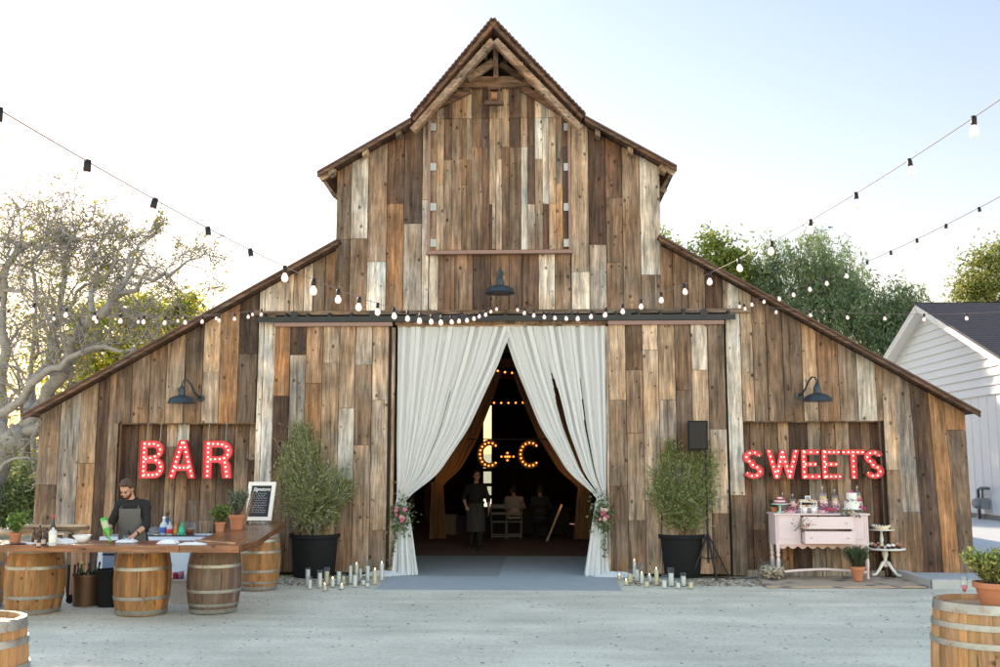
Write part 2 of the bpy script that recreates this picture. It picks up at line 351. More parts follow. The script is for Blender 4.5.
# roof lines, measured on the rake plane
YR=-.35
def line(p,q): return lambda x:(p[1]+(q[1]-p[1])*(x-p[0])/(q[0]-p[0]))
def xz(px,py,Y=YR): v=F(px,py,Y); return (v.x,v.z)
EL,TL=xz(22,414),xz(338,238)      # left lean-to
ER,TR=xz(981,411),xz(659,234)
UL,KL=xz(317,171),xz(411,117)     # tower
UR,KR=xz(677,165),xz(585,115)
AP=xz(493,19,-1.05)
zl=line(EL,TL); zr=line(ER,TR); zul=line(UL,KL); zur=line(UR,KR)
APw=(F(493,19,-1.05).x, F(493,19,-1.05).z)
zsl=line(KL,APw); zsr=line(KR,APw)
xtl,xtr=FX(336.5,230),FX(660.5,230)
TH=.10
def roofline(x):
    if x<xtl: return zl(x)-TH
    if x>xtr: return zr(x)-TH
    if x<KL[0]: return zul(x)-TH
    if x>KR[0]: return zur(x)-TH
    return min(zsl(x),zsr(x))-TH
rlL=lambda x:zl(min(x,xtl))-TH
rlR=lambda x:zr(max(x,xtr))-TH
ztrk=FZ(314)      # bottom of upper cladding, just over the track
# ---- tower cladding
tower=[(336.5,351,[('B',240),('B',None)]),(351,368,[('W',239),('M',None)]),(368,387,[('M',262),('W',None)]),
 (387,404,[('R',204),('O',None)]),(404,422,[('D',224),('G',None)]),(422,429,[('T',200),('W',None)])]
tr=[(571,589,[('T',272),('W',None)]),(589,606,[('D',245),('G',None)]),(606,622.5,[('R',198),('B',263),('B',None)]),
 (622.5,640,[('M',None)]),(640,660.5,[('W',275),('M',None)])]
mb=MB(); columns(mb,tower+tr,ztrk,roofline,0,230)
below=[(429,438.6,'W'),(438.6,455,'R'),(455,473,'M'),(473,491,'D'),(491,509,'B'),(509,522.5,'R'),(522.5,538.5,'R'),(538.5,555,'W'),(555,571,'M')]
for a,b,c in below: columns(mb,[(a,b,[(c,None)])],ztrk,FZ(253),0,285)
mb.build('upper_wall',M['board'],barn)
# ---- loft door panel
YL=-.05
ld=[429.5,436.6,444,452,462,466.6,471.7,482.4,489.6,496,501.8,509.4,521,527.8,535,542.6,548.7,556,562.4,569.5]
lc=['B','T','D/M','M/M','O/B','T/B','B/M','D/D','T/D','T/L','T/B','D/B','M/W','D/G','W/T','W/D','T/T','M/O','D/D']
mb=MB()
for i,c in enumerate(lc):
    c1,c2=(c.split('/')+[c])[:2]; xa,xb=FX(ld[i],180,YL),FX(ld[i+1],180,YL)
    zt=lambda x: min(roofline(x), FZ(84,500,YL))
    zj=FZ(119,500,YL); sp=FZ(random.choice([148,205,160,185]),500,YL)
    if i==12: sp=FZ(148,500,YL)
    board(mb,xa,xb,zj+.006,zt,YL-.03,YL,.03,code(c1),gap=.003)
    board(mb,xa,xb,sp+.004,zj,YL-.03,YL,.03,code(c1),gap=.003)
    board(mb,xa,xb,FZ(250,500,YL),sp,YL-.03,YL,.03,code(c2),gap=.003)
loft=mb.build('loft_door',M['board'],barn)
mb=MB()
for xa,xb in((427.5,430.3),(568.3,571)):
    mb.prism([(FX(xa,200,-.1),FZ(250,500,-.1)),(FX(xb,200,-.1),FZ(250,500,-.1)),(FX(xb,200,-.1),FZ(112,500,-.1)),(FX(xa,200,-.1),FZ(112,500,-.1))],-.12,-.04)
mb.prism([(FX(426),FZ(254,500,-.1)),(FX(573),FZ(254,500,-.1)),(FX(573),FZ(250.5,500,-.1)),(FX(426),FZ(250.5,500,-.1))],-.15,-.036)
mb.build('door_frame',M['pinkwood'],loft)
for px in(434,566):
    for py in(127,167,207,243):
        v=F(px,py,-.1); MB().box((v.x,-.098,v.z),(.085,.02,.14)).box((v.x+(.05 if px<500 else -.05)*-1,-.1,v.z),(.03,.035,.15)).build('hinge',M['hinge'],loft)
# backing of upper wall
mb=MB(); xs=[xtl,FX(367),FX(404),KL[0],APw[0],KR[0],FX(606),FX(640),xtr]
for a,b in zip(xs[:-1],xs[1:]): mb.prism([(a,ztrk-.12),(b,ztrk-.12),(b,roofline(b)+.02),(a,roofline(a)+.02)],.012,.06,0,(*PAL['K'],.5))
mb.build('upper_sheathing',M['matte'],barn)
# ---- lower left wall
ZN_L,ZN_R=FZ(423,190),FZ(421,810); ZB=.02
left=[(38,59,[('M',485),('B',None)],0),(59,79,[('G',None)],-.10),(79,96,[('T',463),('O',None)],-.04),(96,107,[('D',None)],0),(107,117.5,[('M',None)],0)]
mb=MB()
for a,b,s,ln in left:
    X0,X1=FX(a,460),FX(b,460); zt=roofline
    for i,(c,pb) in enumerate(s):
        zb=ZB if pb is None else FZ(pb)
        board(mb,X0,X1,zb,zt,-.035,0,.03,code(c)); zt=zb-.006
top_l=[(117.5,133,'B'),(133,151,'M'),(151,167,'M'),(167,185,'T'),(185,203,'B'),(203,220,'T/372/L'),(220,238.5,'O'),(238.5,257,'D/354/B')]
for a,b,c in top_l:
    p=c.split('/'); columns(mb,[(a,b,[(p[0],float(p[1])),(p[2],None)] if len(p)>1 else [(p[0],None)])],ZN_L,roofline,0,380)
columns(mb,[(257,262.5,[('W',500),('B',None)])],ZB,roofline,-.002,400); columns(mb,[(262.5,274,[('W',520),('B',None)])],ZB,rlL,-.002,400)
for a,b,c in [(274,294,'L'),(294,304,'T'),(304,313,'W'),(313,325,'B'),(325,336.5,'B')]: columns(mb,[(a,b,[(c,None)])],ztrk,rlL,0,300)
mb.build('wall',M['board'],barn)
# ---- lower right wall
mb=MB()
for a,b,c in [(660.5,673,'B'),(673,688,'B'),(688,705,'M'),(705,722,'D')]: columns(mb,[(a,b,[(c,None)])],ztrk,rlR,0,300)
columns(mb,[(722,727,[('T',None)])],ztrk,roofline,0,300)
columns(mb,[(727,742,[('W',495),('B',None)])],ZB,roofline,0,400)
for a,b,c in [(742,754,'T'),(754,768,'M'),(768,784,'B'),(784,803,'B'),(803,818,'T'),(818,839,'B'),(839,857,'G'),(857,876,'W'),(876,883.5,'M')]:
    columns(mb,[(a,b,[(c,None)])],ZN_R,roofline,0,400)
rt=[(883.5,896,[('T',470),('M',None)],(0,.05)),(896,911,[('G',512),('B',None)],(.03,.09)),(911,929,[('D',None)],(.09,.12)),
    (929,944,[('O',None)],(.10,.13)),(944,965,[('O',430),('B',None)],(.12,.0))]
zref=FZ(440,900)
for a,b,s,ln in rt:
    X0,X1=FX(a,430),FX(b,430); zt=roofline; zT=roofline(X0)
    def xs_at(z): k=(zT-z)/(zT-ZB); return X0+ln[0]*k, X1+ln[1]*k
    za=None
    for c,pb in s:
        zb=ZB if pb is None else FZ(pb,a)
        xa,xb=xs_at(zb); ta,tb=(X0,X1) if za is None else xs_at(za)
        o=random.uniform(-.008,.008)
        mb.prism([(xa+.004,zb),(xb-.004,zb),(tb-.004,roofline(tb) if za is None else za),(ta+.004,roofline(ta) if za is None else za)],-.035+o,0,0,code(c)); za=zb-.006
mb.build('wall',M['board'],barn)
XL,XR=FX(38,460),FX(965,430)
# ---- niches (recessed panels) with jambs
def niche(pa,pb,ztop,cs,xd):
    YN=.22; mb=MB()
    X0,X1=FX(pa,480),FX(pb,480)
    for i in range(len(cs)):
        p=cs[i].split('/'); a=X0+(X1-X0)*xd[i]; b=X0+(X1-X0)*xd[i+1]
        if len(p)>1:
            zs=FZ(float(p[1]),pa,YN); board(mb,a,b,zs+.004,ztop+.02,YN-.03,YN,.03,code(p[0])); board(mb,a,b,ZB,zs,YN-.03,YN,.03,code(p[2]))
        else: board(mb,a,b,ZB,ztop+.02,YN-.03,YN,.03,code(p[0]))
    w=mb.build('recessed_wall',M['board'],barn)
    mb=MB()
    mb.box((X0+.012,.11,(ztop+ZB)/2),(.03,.215,ztop-ZB),0,code('D')); mb.box((X1-.012,.11,(ztop+ZB)/2),(.03,.215,ztop-ZB),0,code('D'))
    mb.box(((X0+X1)/2,.11,ztop-.004),(X1-X0-.06,.215,.03),0,code('M')); mb.box(((X0+X1)/2,.14,.05),(X1-X0-.06,.14,.10),0,code('G'))
    mb.build('frame',M['board'],barn)
    mb=MB().box(((X0+X1)/2,.262,(ztop+.1)/2),(X1-X0+.1,.06,ztop+.1),0,(*PAL['K'],0)); mb.build('sheathing',M['matte'],barn)
    return X0,X1
NL=niche(117.5,262,ZN_L,['D','B','D','T/447/M','W/470/M','D/500/B','B/520/M','R/505/D','M','T/460/R','D'],[0,.10,.20,.30,.375,.46,.55,.66,.78,.88,.95,1])
NR=niche(741,883,ZN_R,['R','M/530/D','B','T/478/O','D','M/465/G','B/505/M','T','D/500/R','B','D'],[0,.09,.19,.29,.37,.50,.60,.70,.80,.88,.95,1])
# backing of lean-to walls (around niches)
mb=MB(); K=(*PAL['K'],.5)
XD0,XD1=FX(394,450),FX(609.5,450)
for seg_ in [(XL+.01,NL[0],0),(NL[0],NL[1],ZN_L+.012),(NL[1],xtl,0),None,(xtr,NR[0],0),(NR[0],NR[1],ZN_R+.012),(NR[1],XR-.01,0)]:
    if seg_ is None: mb.build('sheathing',M['matte'],barn); mb=MB(); continue
    a,b,z0=seg_
    n=3
    for i in range(n):
        p,q=a+(b-a)*i/n,a+(b-a)*(i+1)/n
        rl=lambda x:(zl(x) if x<0 else zr(x))-.07
        mb.prism([(p,z0),(q,z0),(q,rl(q)),(p,rl(p))],.012,.06,0,K)
mb.build('sheathing',M['matte'],barn)
MB().box(((xtl+XD0)/2,.036,(ztrk-.6)/2),(XD0-xtl,.05,ztrk-.6),0,K).build('sheathing',M['matte'],barn); MB().box(((xtr+XD1)/2,.036,(ztrk-.6)/2),(xtr-XD1,.05,ztrk-.6),0,K).build('sheathing',M['matte'],barn)
# ---- sliding doors
YD=-.13
def sdoor(spec,x0,x1,ztop):
    mb=MB(); columns(mb,spec,.06,ztop,YD,450)
    d=mb.build('sliding_door',M['board'],barn)
    a,b=FX(x0,450,YD),FX(x1,450,YD)
    mb=MB(); mb.box(((a+b)/2,YD-.035,ztop+.035),(b-a,.10,.07)); mb.build('door_trim',M['pinkwood'],d)
    mb=MB(); mb.box(((a+b)/2,YD+.03,(ztop+.06)/2),(b-a-.02,.05,ztop-.06),0,K); mb.build('door_frame',M['matte'],d)
    for px in (a+.35,b-.35):
        MB().box((px,YD-.05,ztop+.12),(.05,.02,.22)).lathe([(.07,-.015),(.07,.015)],(px,YD-.07,ztop+.22),12,M=Matrix.Rotation(PI/2,3,'X')).build('roller_hanger',M['track'],d)
    return d
zdt=FZ(326,500,YD)
sdoor([(272,288,[('O',396),('D',470),('B',None)]),(288,304,[('D',355),('G',500),('B',None)]),(304,321,[('O',383),('O',None)]),
 (321,338,[('L',363),('T',None)]),(338,354,[('T',408),('W',480),('B',None)]),(354,371,[('G',365),('M',445),('M',None)]),(371,387.5,[('L',400),('T',530),('B',None)])],272,391,zdt)
sdoor([(609.5,627,[('T',400),('M',486),('B',None)]),(627,644,[('B',370),('M',433),('T',520),('B',None)]),(644,660,[('L',350),('T',500),('M',None)]),
 (660,677,[('T',400),('G',450),('M',None)]),(677,693,[('B',390),('B',None)]),(693,710,[('L',330+40),('T',440),('M',None)]),(710,727,[('M',429),('L',513),('B',None)])],609.5,727,zdt)
# door jambs at opening
mb=MB()
mb.box((FX(392.5,450,-.08),-.075,2.2),(.05,.14,4.35),0,code('T')); mb.box((FX(608,450,-.08),-.075,2.2),(.045,.14,4.35),0,code('L'))
mb.box((0,-.06,FZ(322,500,-.06)),(XD1-XD0,.10,.09),0,code('M'))
mb.build('door_jamb',M['board'],barn)
# ---- track & board over it
zt_=FZ(318,500,-.16)
a,b=FX(258,318,-.16),FX(735,318,-.16)
mb=MB(); mb.box(((a+b)/2,-.16,zt_),(b-a,.09,.085)); mb.box(((a+b)/2,-.205,zt_-.045),(b-a,.012,.03)); trk=mb.build('door_track',M['track'],barn)
for i in range(22):
    x=a+.12+(b-a-.24)*i/21; MB().box((x,-.13,zt_+.075),(.05,.12,.07)).lathe([(.02,0),(.02,.02)],(x,-.2,zt_+.09),8,M=Matrix.Rotation(PI/2,3,'X')).build('bracket',M['track'],trk)
mb=MB(); mb.box((FX(500,311),-.07,FZ(312,500,-.07)),(FX(750)-FX(255),.055,.075),0,code('M')); mb.build('header_board',M['boardx'],barn)
# ---- lean-to roofs, tower roofs
BY=19.5
def roof_sheet(name,p,q,y0,th=.035):
    mb=MB(); dx,dz=q[0]-p[0],q[1]-p[1]; l=math.hypot(dx,dz); nx,nz=-dz/l,dx/l
    if nz<0: nx,nz=-nx,-nz
    mb.prism([(p[0],p[1]-th),(q[0],q[1]-th),(q[0],q[1]),(p[0],p[1])],y0,BY)
    ob=mb.build(name,M['rust'],barn)
    f=MB().prism([(p[0],p[1]-.105),(q[0],q[1]-.105),(q[0],q[1]-.04),(p[0],p[1]-.04)],y0+.02,y0+.055,0,code('R')); f.build('fascia',M['boardx'],ob)
    # plank deck under the metal
    mb=MB(); n=10
    mb.prism([(p[0]+dx*.01,p[1]+dz*.01-.075),(q[0]-dx*.01,q[1]-dz*.01-.075),(q[0]-dx*.01,q[1]-dz*.01-.04),(p[0]+dx*.01,p[1]+dz*.01-.04)],y0+.06,BY-.1,0,code('D')); mb.build('roof_deck',M['boardy'],ob)
    # purlin tails
    m=int(l/.75)
    for i in range(m+1 if 'tower' in name else 0):
        k=(i+.4)/(m+.8); x,z=p[0]+dx*k,p[1]+dz*k
        mm=MB(); mm.prism([(x-.045,z-.20),(x+.045,z-.20+.09*dz/dx),(x+.045,z-.08+.09*dz/dx),(x-.045,z-.08)],y0+random.uniform(.06,.1),-.04,0,code(random.choice('BMTLB'))); mm.build('purlin',M['boardy'],ob)
    return ob
roof_sheet('roof',EL,TL,YR); roof_sheet('roof',TR,ER,YR)
rl_=roof_sheet('tower_roof',UL,KL,YR); rr_=roof_sheet('tower_roof',KR,UR,YR)
# eave rafters of tower (side overhang)
for s,U,xw in((1,UL,xtl),(-1,UR,xtr)):
    for j in range(12):
        y=-.2+j*1.2
        mm=MB(); mm.beam((U[0]+s*.03,y,U[1]-.12),(xw,y,U[1]-.10+abs(xw-U[0])*.57),.07,.10,0,code('T'),up=(0,0,1)); mm.beam((xw,y,U[1]-.45),(U[0]+s*.1,y,U[1]-.14),.06,.06,0,code('D')); mm.build('rafter_tail',M['boardx'],barn)
# steep hooded peak with corrugated steel, prow-shaped overhang
def peak(K_,sgn):
    A=Vector((APw[0],-1.05,APw[1])); Kp=Vector((K_[0],YR,K_[1]))
    n=150; ny=5; L=math.hypot(A.x-Kp.x,A.z-Kp.z); nx,nz=(Kp.z-A.z),(A.x-Kp.x); l=math.hypot(nx,nz); nx,nz=nx/l,nz/l
    if nz<0: nx,nz=-nx,-nz
    mb=MB(); vs=[]; per=.085
    for i in range(n+1):
        t=i/n; base=A.lerp(Kp,t)
        cols=list(np.linspace(base.y,.4,40))
        for y in cols+[BY]:
            h=.017*math.cos(2*PI*y/per*1.0) if y<BY else 0
            vs.append((base.x+nx*h,y,base.z+nz*h))
    W=41; fs=[(i*W+j,(i+1)*W+j,(i+1)*W+j+1,i*W+j+1) for i in range(n) for j in range(W-1)]
    # edges: wavy front edge arises because the front line runs diagonally across the corrugation
    mb.add(vs,fs); mb.add([(v[0]-nx*.012,v[1],v[2]-nz*.012) for v in vs],[tuple(reversed(f)) for f in fs])
    o=mb.build('peak_roof',M['rust'],barn)
    # scalloped trim along the rake
    mb=MB(); m=26
    for i in range(m):
        a=A.lerp(Kp,i/m); b=A.lerp(Kp,(i+1)/m)
        mb.beam(a+Vector((nx*.022,-.005,nz*.022)),b+Vector((nx*.004,-.005,nz*.004)),.05,.03)
    mb.build('ridge_trim',M['rust'],o)
    off=Vector((-nx*.05,.03,-nz*.05))
    MB().beam(A+off,Kp+off,.035,.09,0,code('R')).build('fascia',M['boardx'],o)
    q=[(A+off*1.1).copy(),(Kp+off*1.1).copy()]
    d1=Vector((A.x-nx*.07,0,A.z-nz*.07)); d2=Vector((Kp.x-nx*.07,0,Kp.z-nz*.07))
    mb=MB(); th=Vector((-nx*.03,0,-nz*.03))
    vs=[Vector((d1.x,A.y+.08,d1.z)),Vector((d2.x,Kp.y+.08,d2.z)),Vector((d2.x,BY-.2,d2.z)),Vector((d1.x,BY-.2,d1.z))]
    vs+=[v+th for v in vs]; mb.add(vs,[(0,1,2,3),(7,6,5,4),(0,4,5,1),(1,5,6,2),(2,6,7,3),(3,7,4,0)],0,code('D')); mb.build('roof_deck',M['boardy'],o)
    # short purlin ends
    for k in(.18,.36,.55,.74,.9):
        b=A.lerp(Kp,k)-Vector((nx*.15,0,nz*.15)); MB().box((b.x,(b.y+.16-.02)/2,b.z),(.07,abs(b.y+.16)+.0,.06),0,code(random.choice('TLM'))).build('purlin',M['boardy'],o)
    return o
peak(KL,1); peak(KR,-1)
# rake beams, collar tie, king post
def bm(name,p,q,w,h,c,mt='boardx'): return MB().beam(p,q,w,h,0,code(c,.06)).build(name,M[mt],barn)
top=F(493.5,41,-.92)
bm('rake_beam',top,F(413,131,-.42),.09,.125,'M'); bm('rake_beam',top+Vector((.02,.005,0)),F(580,129,-.42),.09,.125,'M')
bm('collar_tie',F(457,83,-.14),F(541,82,-.14),.10,.20,'B')
bm('king_post',F(495.5,45,-.62),F(496,78,-.26),.09,.06,'B','board')
bm('inner_rafter',F(468,79,-.2),F(494,62,-.30),.08,.14,'T'); bm('inner_rafter',F(500,64,-.30),F(524,80,-.2),.07,.10,'D')
bm('inner_rafter',F(470,90,-.12),F(431,109,-.12),.06,.13,'R'); bm('inner_rafter',F(522,88,-.12),F(562,112,-.12),.06,.13,'R')
MB().prism([(FX(492.5,170,-.1),FZ(249,500,-.1)),(FX(495.5,170,-.1),FZ(249,500,-.1)),(FX(495.5,170,-.1),FZ(104,500,-.1)),(FX(492.5,170,-.1),FZ(104,500,-.1))],-.12,-.085,0,code('T')).build('pulley_rail',M['board'],barn)
# hay trolley hanging from the hood
o=F(494.5,88,-.35); hay=thing('hay_trolley','small rusty hay trolley with hook under the barn peak','trolley',(o.x,o.y,o.z-.42))
mb=MB(); mb.box((-.09,0,.27),(.03,.10,.30)); mb.box((.09,0,.27),(.03,.10,.30)); mb.box((0,0,.40),(.26,.12,.05)); mb.build('side_plate',M['rust'],hay)
MB().lathe([(.03,-.06),(.085,-.05),(.07,0),(.085,.05),(.03,.06)],(0,0,.26),14,M=Matrix.Rotation(PI/2,3,'Y')).build('wheel',simple('worn_orange_wood',(.33,.16,.08),.8,var=.3),hay)
mb=MB(); mb.box((0,-.02,.12),(.34,.10,.07)); mb.tube([(-.17,-.02,.12),(-.24,-.05,.08),(-.22,-.05,.02)],.022,8); mb.tube([(0,0,.1),(.0,-.02,.02),(.05,-.02,-.03),(.0,-.02,-.05)],.02,8); mb.build('hook',M['rust'],hay)
# ---- side, back walls, interior frame
mb=MB()
zEl,zEr=zl(XL)-.1,zr(XR)-.1
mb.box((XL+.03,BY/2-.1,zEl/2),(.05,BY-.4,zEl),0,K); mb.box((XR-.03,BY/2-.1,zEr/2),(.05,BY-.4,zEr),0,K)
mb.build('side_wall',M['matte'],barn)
mb=MB(); zt0=roofline(xtl+.01)
for x,zb,f in((xtl,zl(xtl)-.15,zul),(xtr,zr(xtr)-.15,zur)): mb.box((x+(.03 if x<0 else -.03),BY/2,(zb+f(x)-.1)/2),(.05,BY-.3,f(x)-.1-zb),0,code('B'))
mb.build('tower_side_wall',M['boardy'],barn)
# back wall with an ajar door slit
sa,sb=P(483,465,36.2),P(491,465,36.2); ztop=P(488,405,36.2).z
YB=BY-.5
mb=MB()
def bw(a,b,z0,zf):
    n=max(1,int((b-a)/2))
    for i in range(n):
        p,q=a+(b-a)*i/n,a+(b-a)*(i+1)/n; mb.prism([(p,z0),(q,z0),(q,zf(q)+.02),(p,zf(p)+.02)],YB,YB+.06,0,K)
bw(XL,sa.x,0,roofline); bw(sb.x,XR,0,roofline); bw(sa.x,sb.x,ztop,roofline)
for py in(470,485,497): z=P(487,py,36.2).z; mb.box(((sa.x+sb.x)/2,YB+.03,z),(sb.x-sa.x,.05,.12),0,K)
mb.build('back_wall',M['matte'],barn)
for y in(3.5,7.5,11.5,15.5):
    for x in(-3.1,3.1):
        MB().box((x,y,3.1),(.2,.2,6.2),0,code('B')).build('post',M['board'],barn)
    MB().box((0,y,4.9),(6.2,.18,.25),0,code('B')).build('tie_beam',M['boardx'],barn)
# ---- gooseneck barn lights
def barn_light(px,py,Y,label,side,sc=1.0,mount='side'):
    v=F(px,py,Y); t=thing('barn_light',label,'light',(v.x,Y,v.z),'gooseneck barn lights on the front wall')
    r=.235*sc
    mb=MB(); mb.lathe([(r,0),(r*1.03,.012),(r*.98,.03),(r*.9,.085),(r*.6,.125),(r*.28,.15),(r*.24,.24),(r*.16,.30),(.02,.31)],(0,0,0),28); 
    mb.lathe([(.02,.16),(r*.55,.115),(r*.88,.07),(r*.96,.01)],(0,0,-.002),28); mb.build('lamp_shade',M['lamp'],t,auto=50)
    MB().ball((0,0,.06),.045,10).build('lamp_bulb',simple('unlit_bulb',(.6,.58,.5),.3),t,True)
    if mount=='side':
        pts=[(0,0,.30),(0,0,.36),(.02*side,.02,.42),(.06*side,.06,.43),(.11*side,.12,.36),(.15*side,.2,.22),(.2*side,-Y*.7,.14),(.22*side,-Y-.04,.12)]
        e=(.22*side,-Y-.04,.12)
    else:
        pts=[(0,0,.30),(0,.02,.42),(0,.10,.47),(0,-Y-.06,.45)]; e=(0,-Y-.05,.45)
    MB().tube(pts,.016*sc,8).build('arm',M['lamp'],t,True)
    MB().lathe([(.06,-.02),(.06,.02)],e,14,M=Matrix.Rotation(PI/2,3,'X')).build('wall_plate',M['lamp'],t)
barn_light(500,293.5,-.5,'dark gooseneck barn lamp centred over the curtained doorway',1,1.1,'top')
barn_light(181.5,403.5,-.42,'dark gooseneck barn lamp above the red BAR letters',1)
barn_light(817.5,401.5,-.42,'dark gooseneck barn lamp above the red SWEETS letters',-1)
# ================================================================== SITE
SUN_AZ, SUN_EL = R(-31), R(23)
w=bpy.data.worlds.new('World'); S.world=w; w.use_nodes=True; nt=w.node_tree
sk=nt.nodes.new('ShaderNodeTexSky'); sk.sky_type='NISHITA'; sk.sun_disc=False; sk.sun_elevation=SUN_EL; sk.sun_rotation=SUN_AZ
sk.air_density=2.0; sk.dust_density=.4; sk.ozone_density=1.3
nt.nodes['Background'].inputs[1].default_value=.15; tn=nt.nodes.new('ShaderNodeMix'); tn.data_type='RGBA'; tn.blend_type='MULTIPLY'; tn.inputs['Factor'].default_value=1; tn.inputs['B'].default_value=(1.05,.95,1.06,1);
# added sky gradient: dimmed ahead, full behind the camera to light the facade
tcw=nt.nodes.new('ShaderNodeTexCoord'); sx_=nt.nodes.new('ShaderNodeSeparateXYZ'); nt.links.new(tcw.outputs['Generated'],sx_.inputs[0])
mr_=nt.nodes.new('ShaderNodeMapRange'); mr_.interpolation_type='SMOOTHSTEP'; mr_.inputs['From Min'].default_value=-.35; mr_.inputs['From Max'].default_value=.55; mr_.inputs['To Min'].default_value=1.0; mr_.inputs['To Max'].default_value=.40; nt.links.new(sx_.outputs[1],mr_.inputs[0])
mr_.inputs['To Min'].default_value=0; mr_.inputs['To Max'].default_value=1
skytint_=nt.nodes.new('ShaderNodeMix'); skytint_.data_type='RGBA'; skytint_.inputs['A'].default_value=(1.06,.975,1.0,1); skytint_.inputs['B'].default_value=(.425,.378,.455,1); nt.links.new(mr_.outputs[0],skytint_.inputs['Factor']); nt.links.new(skytint_.outputs['Result'],tn.inputs['B'])
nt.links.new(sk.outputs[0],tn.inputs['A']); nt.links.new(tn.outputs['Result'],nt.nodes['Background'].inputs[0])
sd=bpy.data.lights.new('sun','SUN'); sd.energy=3.2; sd.angle=R(.6); sd.color=(1,.80,.58)
so=bpy.data.objects.new('sun',sd); COL.objects.link(so)
dv=Vector((math.sin(SUN_AZ)*math.cos(SUN_EL),math.cos(SUN_AZ)*math.cos(SUN_EL),math.sin(SUN_EL)))
so.rotation_euler=dv.to_track_quat('Z','Y').to_euler()
vs=S.view_settings; vs.view_transform='Standard'; vs.look='None'; vs.gamma=1; vs.use_curve_mapping=False; vs.exposure=1.72
S.cycles.max_bounces=7; S.cycles.transparent_max_bounces=24; S.cycles.use_denoising=True
S.cycles.sample_clamp_indirect=6; S.cycles.caustics_reflective=False; S.cycles.caustics_refractive=False
# ---- ground
m,nt,b=mat('decomposed_granite'); L=nt.links.new; mp=coords(nt)
n1=N(nt,'ShaderNodeTexNoise',i_Scale=.55,i_Detail=6.0,i_Roughness=.6); n2=N(nt,'ShaderNodeTexNoise',i_Scale=22.0,i_Detail=8.0,i_Roughness=.8)
n3=N(nt,'ShaderNodeTexVoronoi',i_Scale=60.0); n4=N(nt,'ShaderNodeTexVoronoi',i_Scale=9.0)
mp2=coords(nt,(.6,3.2,1)); n5=N(nt,'ShaderNodeTexNoise',i_Scale=.8,i_Detail=4.0)
for n in(n1,n2,n3,n4): L(mp.outputs[0],n.inputs['Vector'])
L(mp2.outputs[0],n5.inputs['Vector'])
cr=N(nt,'ShaderNodeValToRGB'); e=cr.color_ramp.elements; e[0].position=.28; e[0].color=(.44,.405,.315,1); e[1].position=.66; e[1].color=(.81,.76,.635,1)
x=e=cr.color_ramp.elements.new(.46); x.color=(.67,.625,.50,1); L(n2.outputs[0],cr.inputs[0])
r1=N(nt,'ShaderNodeMapRange'); r1.inputs['From Min'].default_value=.3; r1.inputs['From Max'].default_value=.7; r1.inputs['To Min'].default_value=.80; r1.inputs['To Max'].default_value=1.14; L(n1.outputs[0],r1.inputs[0])
r5=N(nt,'ShaderNodeMapRange'); r5.inputs['From Min'].default_value=.3; r5.inputs['From Max'].default_value=.7; r5.inputs['To Min'].default_value=.88; r5.inputs['To Max'].default_value=1.1; L(n5.outputs[0],r5.inputs[0])
r4=N(nt,'ShaderNodeMapRange'); r4.inputs['From Min'].default_value=.03; r4.inputs['From Max'].default_value=.07; r4.inputs['To Min'].default_value=.42; r4.inputs['To Max'].default_value=1; L(n4.outputs['Distance'],r4.inputs[0])
a=N(nt,'ShaderNodeMath',operation='MULTIPLY'); a2=N(nt,'ShaderNodeMath',operation='MULTIPLY'); L(r1.outputs[0],a.inputs[0]); L(r5.outputs[0],a.inputs[1]); L(a.outputs[0],a2.inputs[0]); L(r4.outputs[0],a2.inputs[1])
sc=N(nt,'ShaderNodeVectorMath',operation='SCALE'); L(cr.outputs[0],sc.inputs[0]); L(a2.outputs[0],sc.inputs['Scale']); L(sc.outputs[0],b.inputs['Base Color'])
b.inputs['Roughness'].default_value=.95; b.inputs['Specular IOR Level'].default_value=.15
bp=N(nt,'ShaderNodeBump',i_Strength=.7,i_Distance=.02); L(n2.outputs[0],bp.inputs['Height']); bp2=N(nt,'ShaderNodeBump',i_Strength=.4,i_Distance=.01); L(n3.outputs['Distance'],bp2.inputs['Height']); L(bp.outputs[0],bp2.inputs['Normal']); L(bp2.outputs[0],b.inputs['Normal'])
M['gravel']=m
mb=MB(); nx=90
def gz(x,y):
    d=max(0,-y-1.0) ; k=min(1,max(0,(-y-2.6)/1.5)) if abs(x)<6 else 1
    z=.012*math.sin(x*.9+.4)*math.sin(y*1.3)+.008*math.sin(x*2.3-y*1.7)
    return z*k*.8-.006
xs=[-400,-150,-60]+list(np.linspace(-30,30,121))+[60,150,400]; ys=[-60]+list(np.linspace(-20,-.0,61))+[19,60,200,900]
vv=[(x,y,gz(x,y) if (-30<=x<=30 and -20<=y<0) else -.006) for y in ys for x in xs]; W=len(xs)
mb.add(vv,[(j*W+i,j*W+i+1,(j+1)*W+i+1,(j+1)*W+i) for j in range(len(ys)-1) for i in range(W-1)]); struct('ground',mb,M['gravel'],True)
# soil strip and dry grass behind, on the left
hillm=simple('dry_grass_hill',(.12,.14,.07),.95,var=.35,vscale=.6,bump=.3)
mb=MB(); vv=[]; 
for j in range(9):
    for i in range(25):
        x=-90+i*7.5; y=30+j*14; t=j/8
        vv.append((x,y,-.2+t*(3.2+1.6*math.sin(x*.05+1)+.7*math.sin(x*.17))))
mb.add(vv,[(j*25+i,j*25+i+1,(j+1)*25+i+1,(j+1)*25+i) for j in range(8) for i in range(24)]); struct('hill',mb,hillm,True)
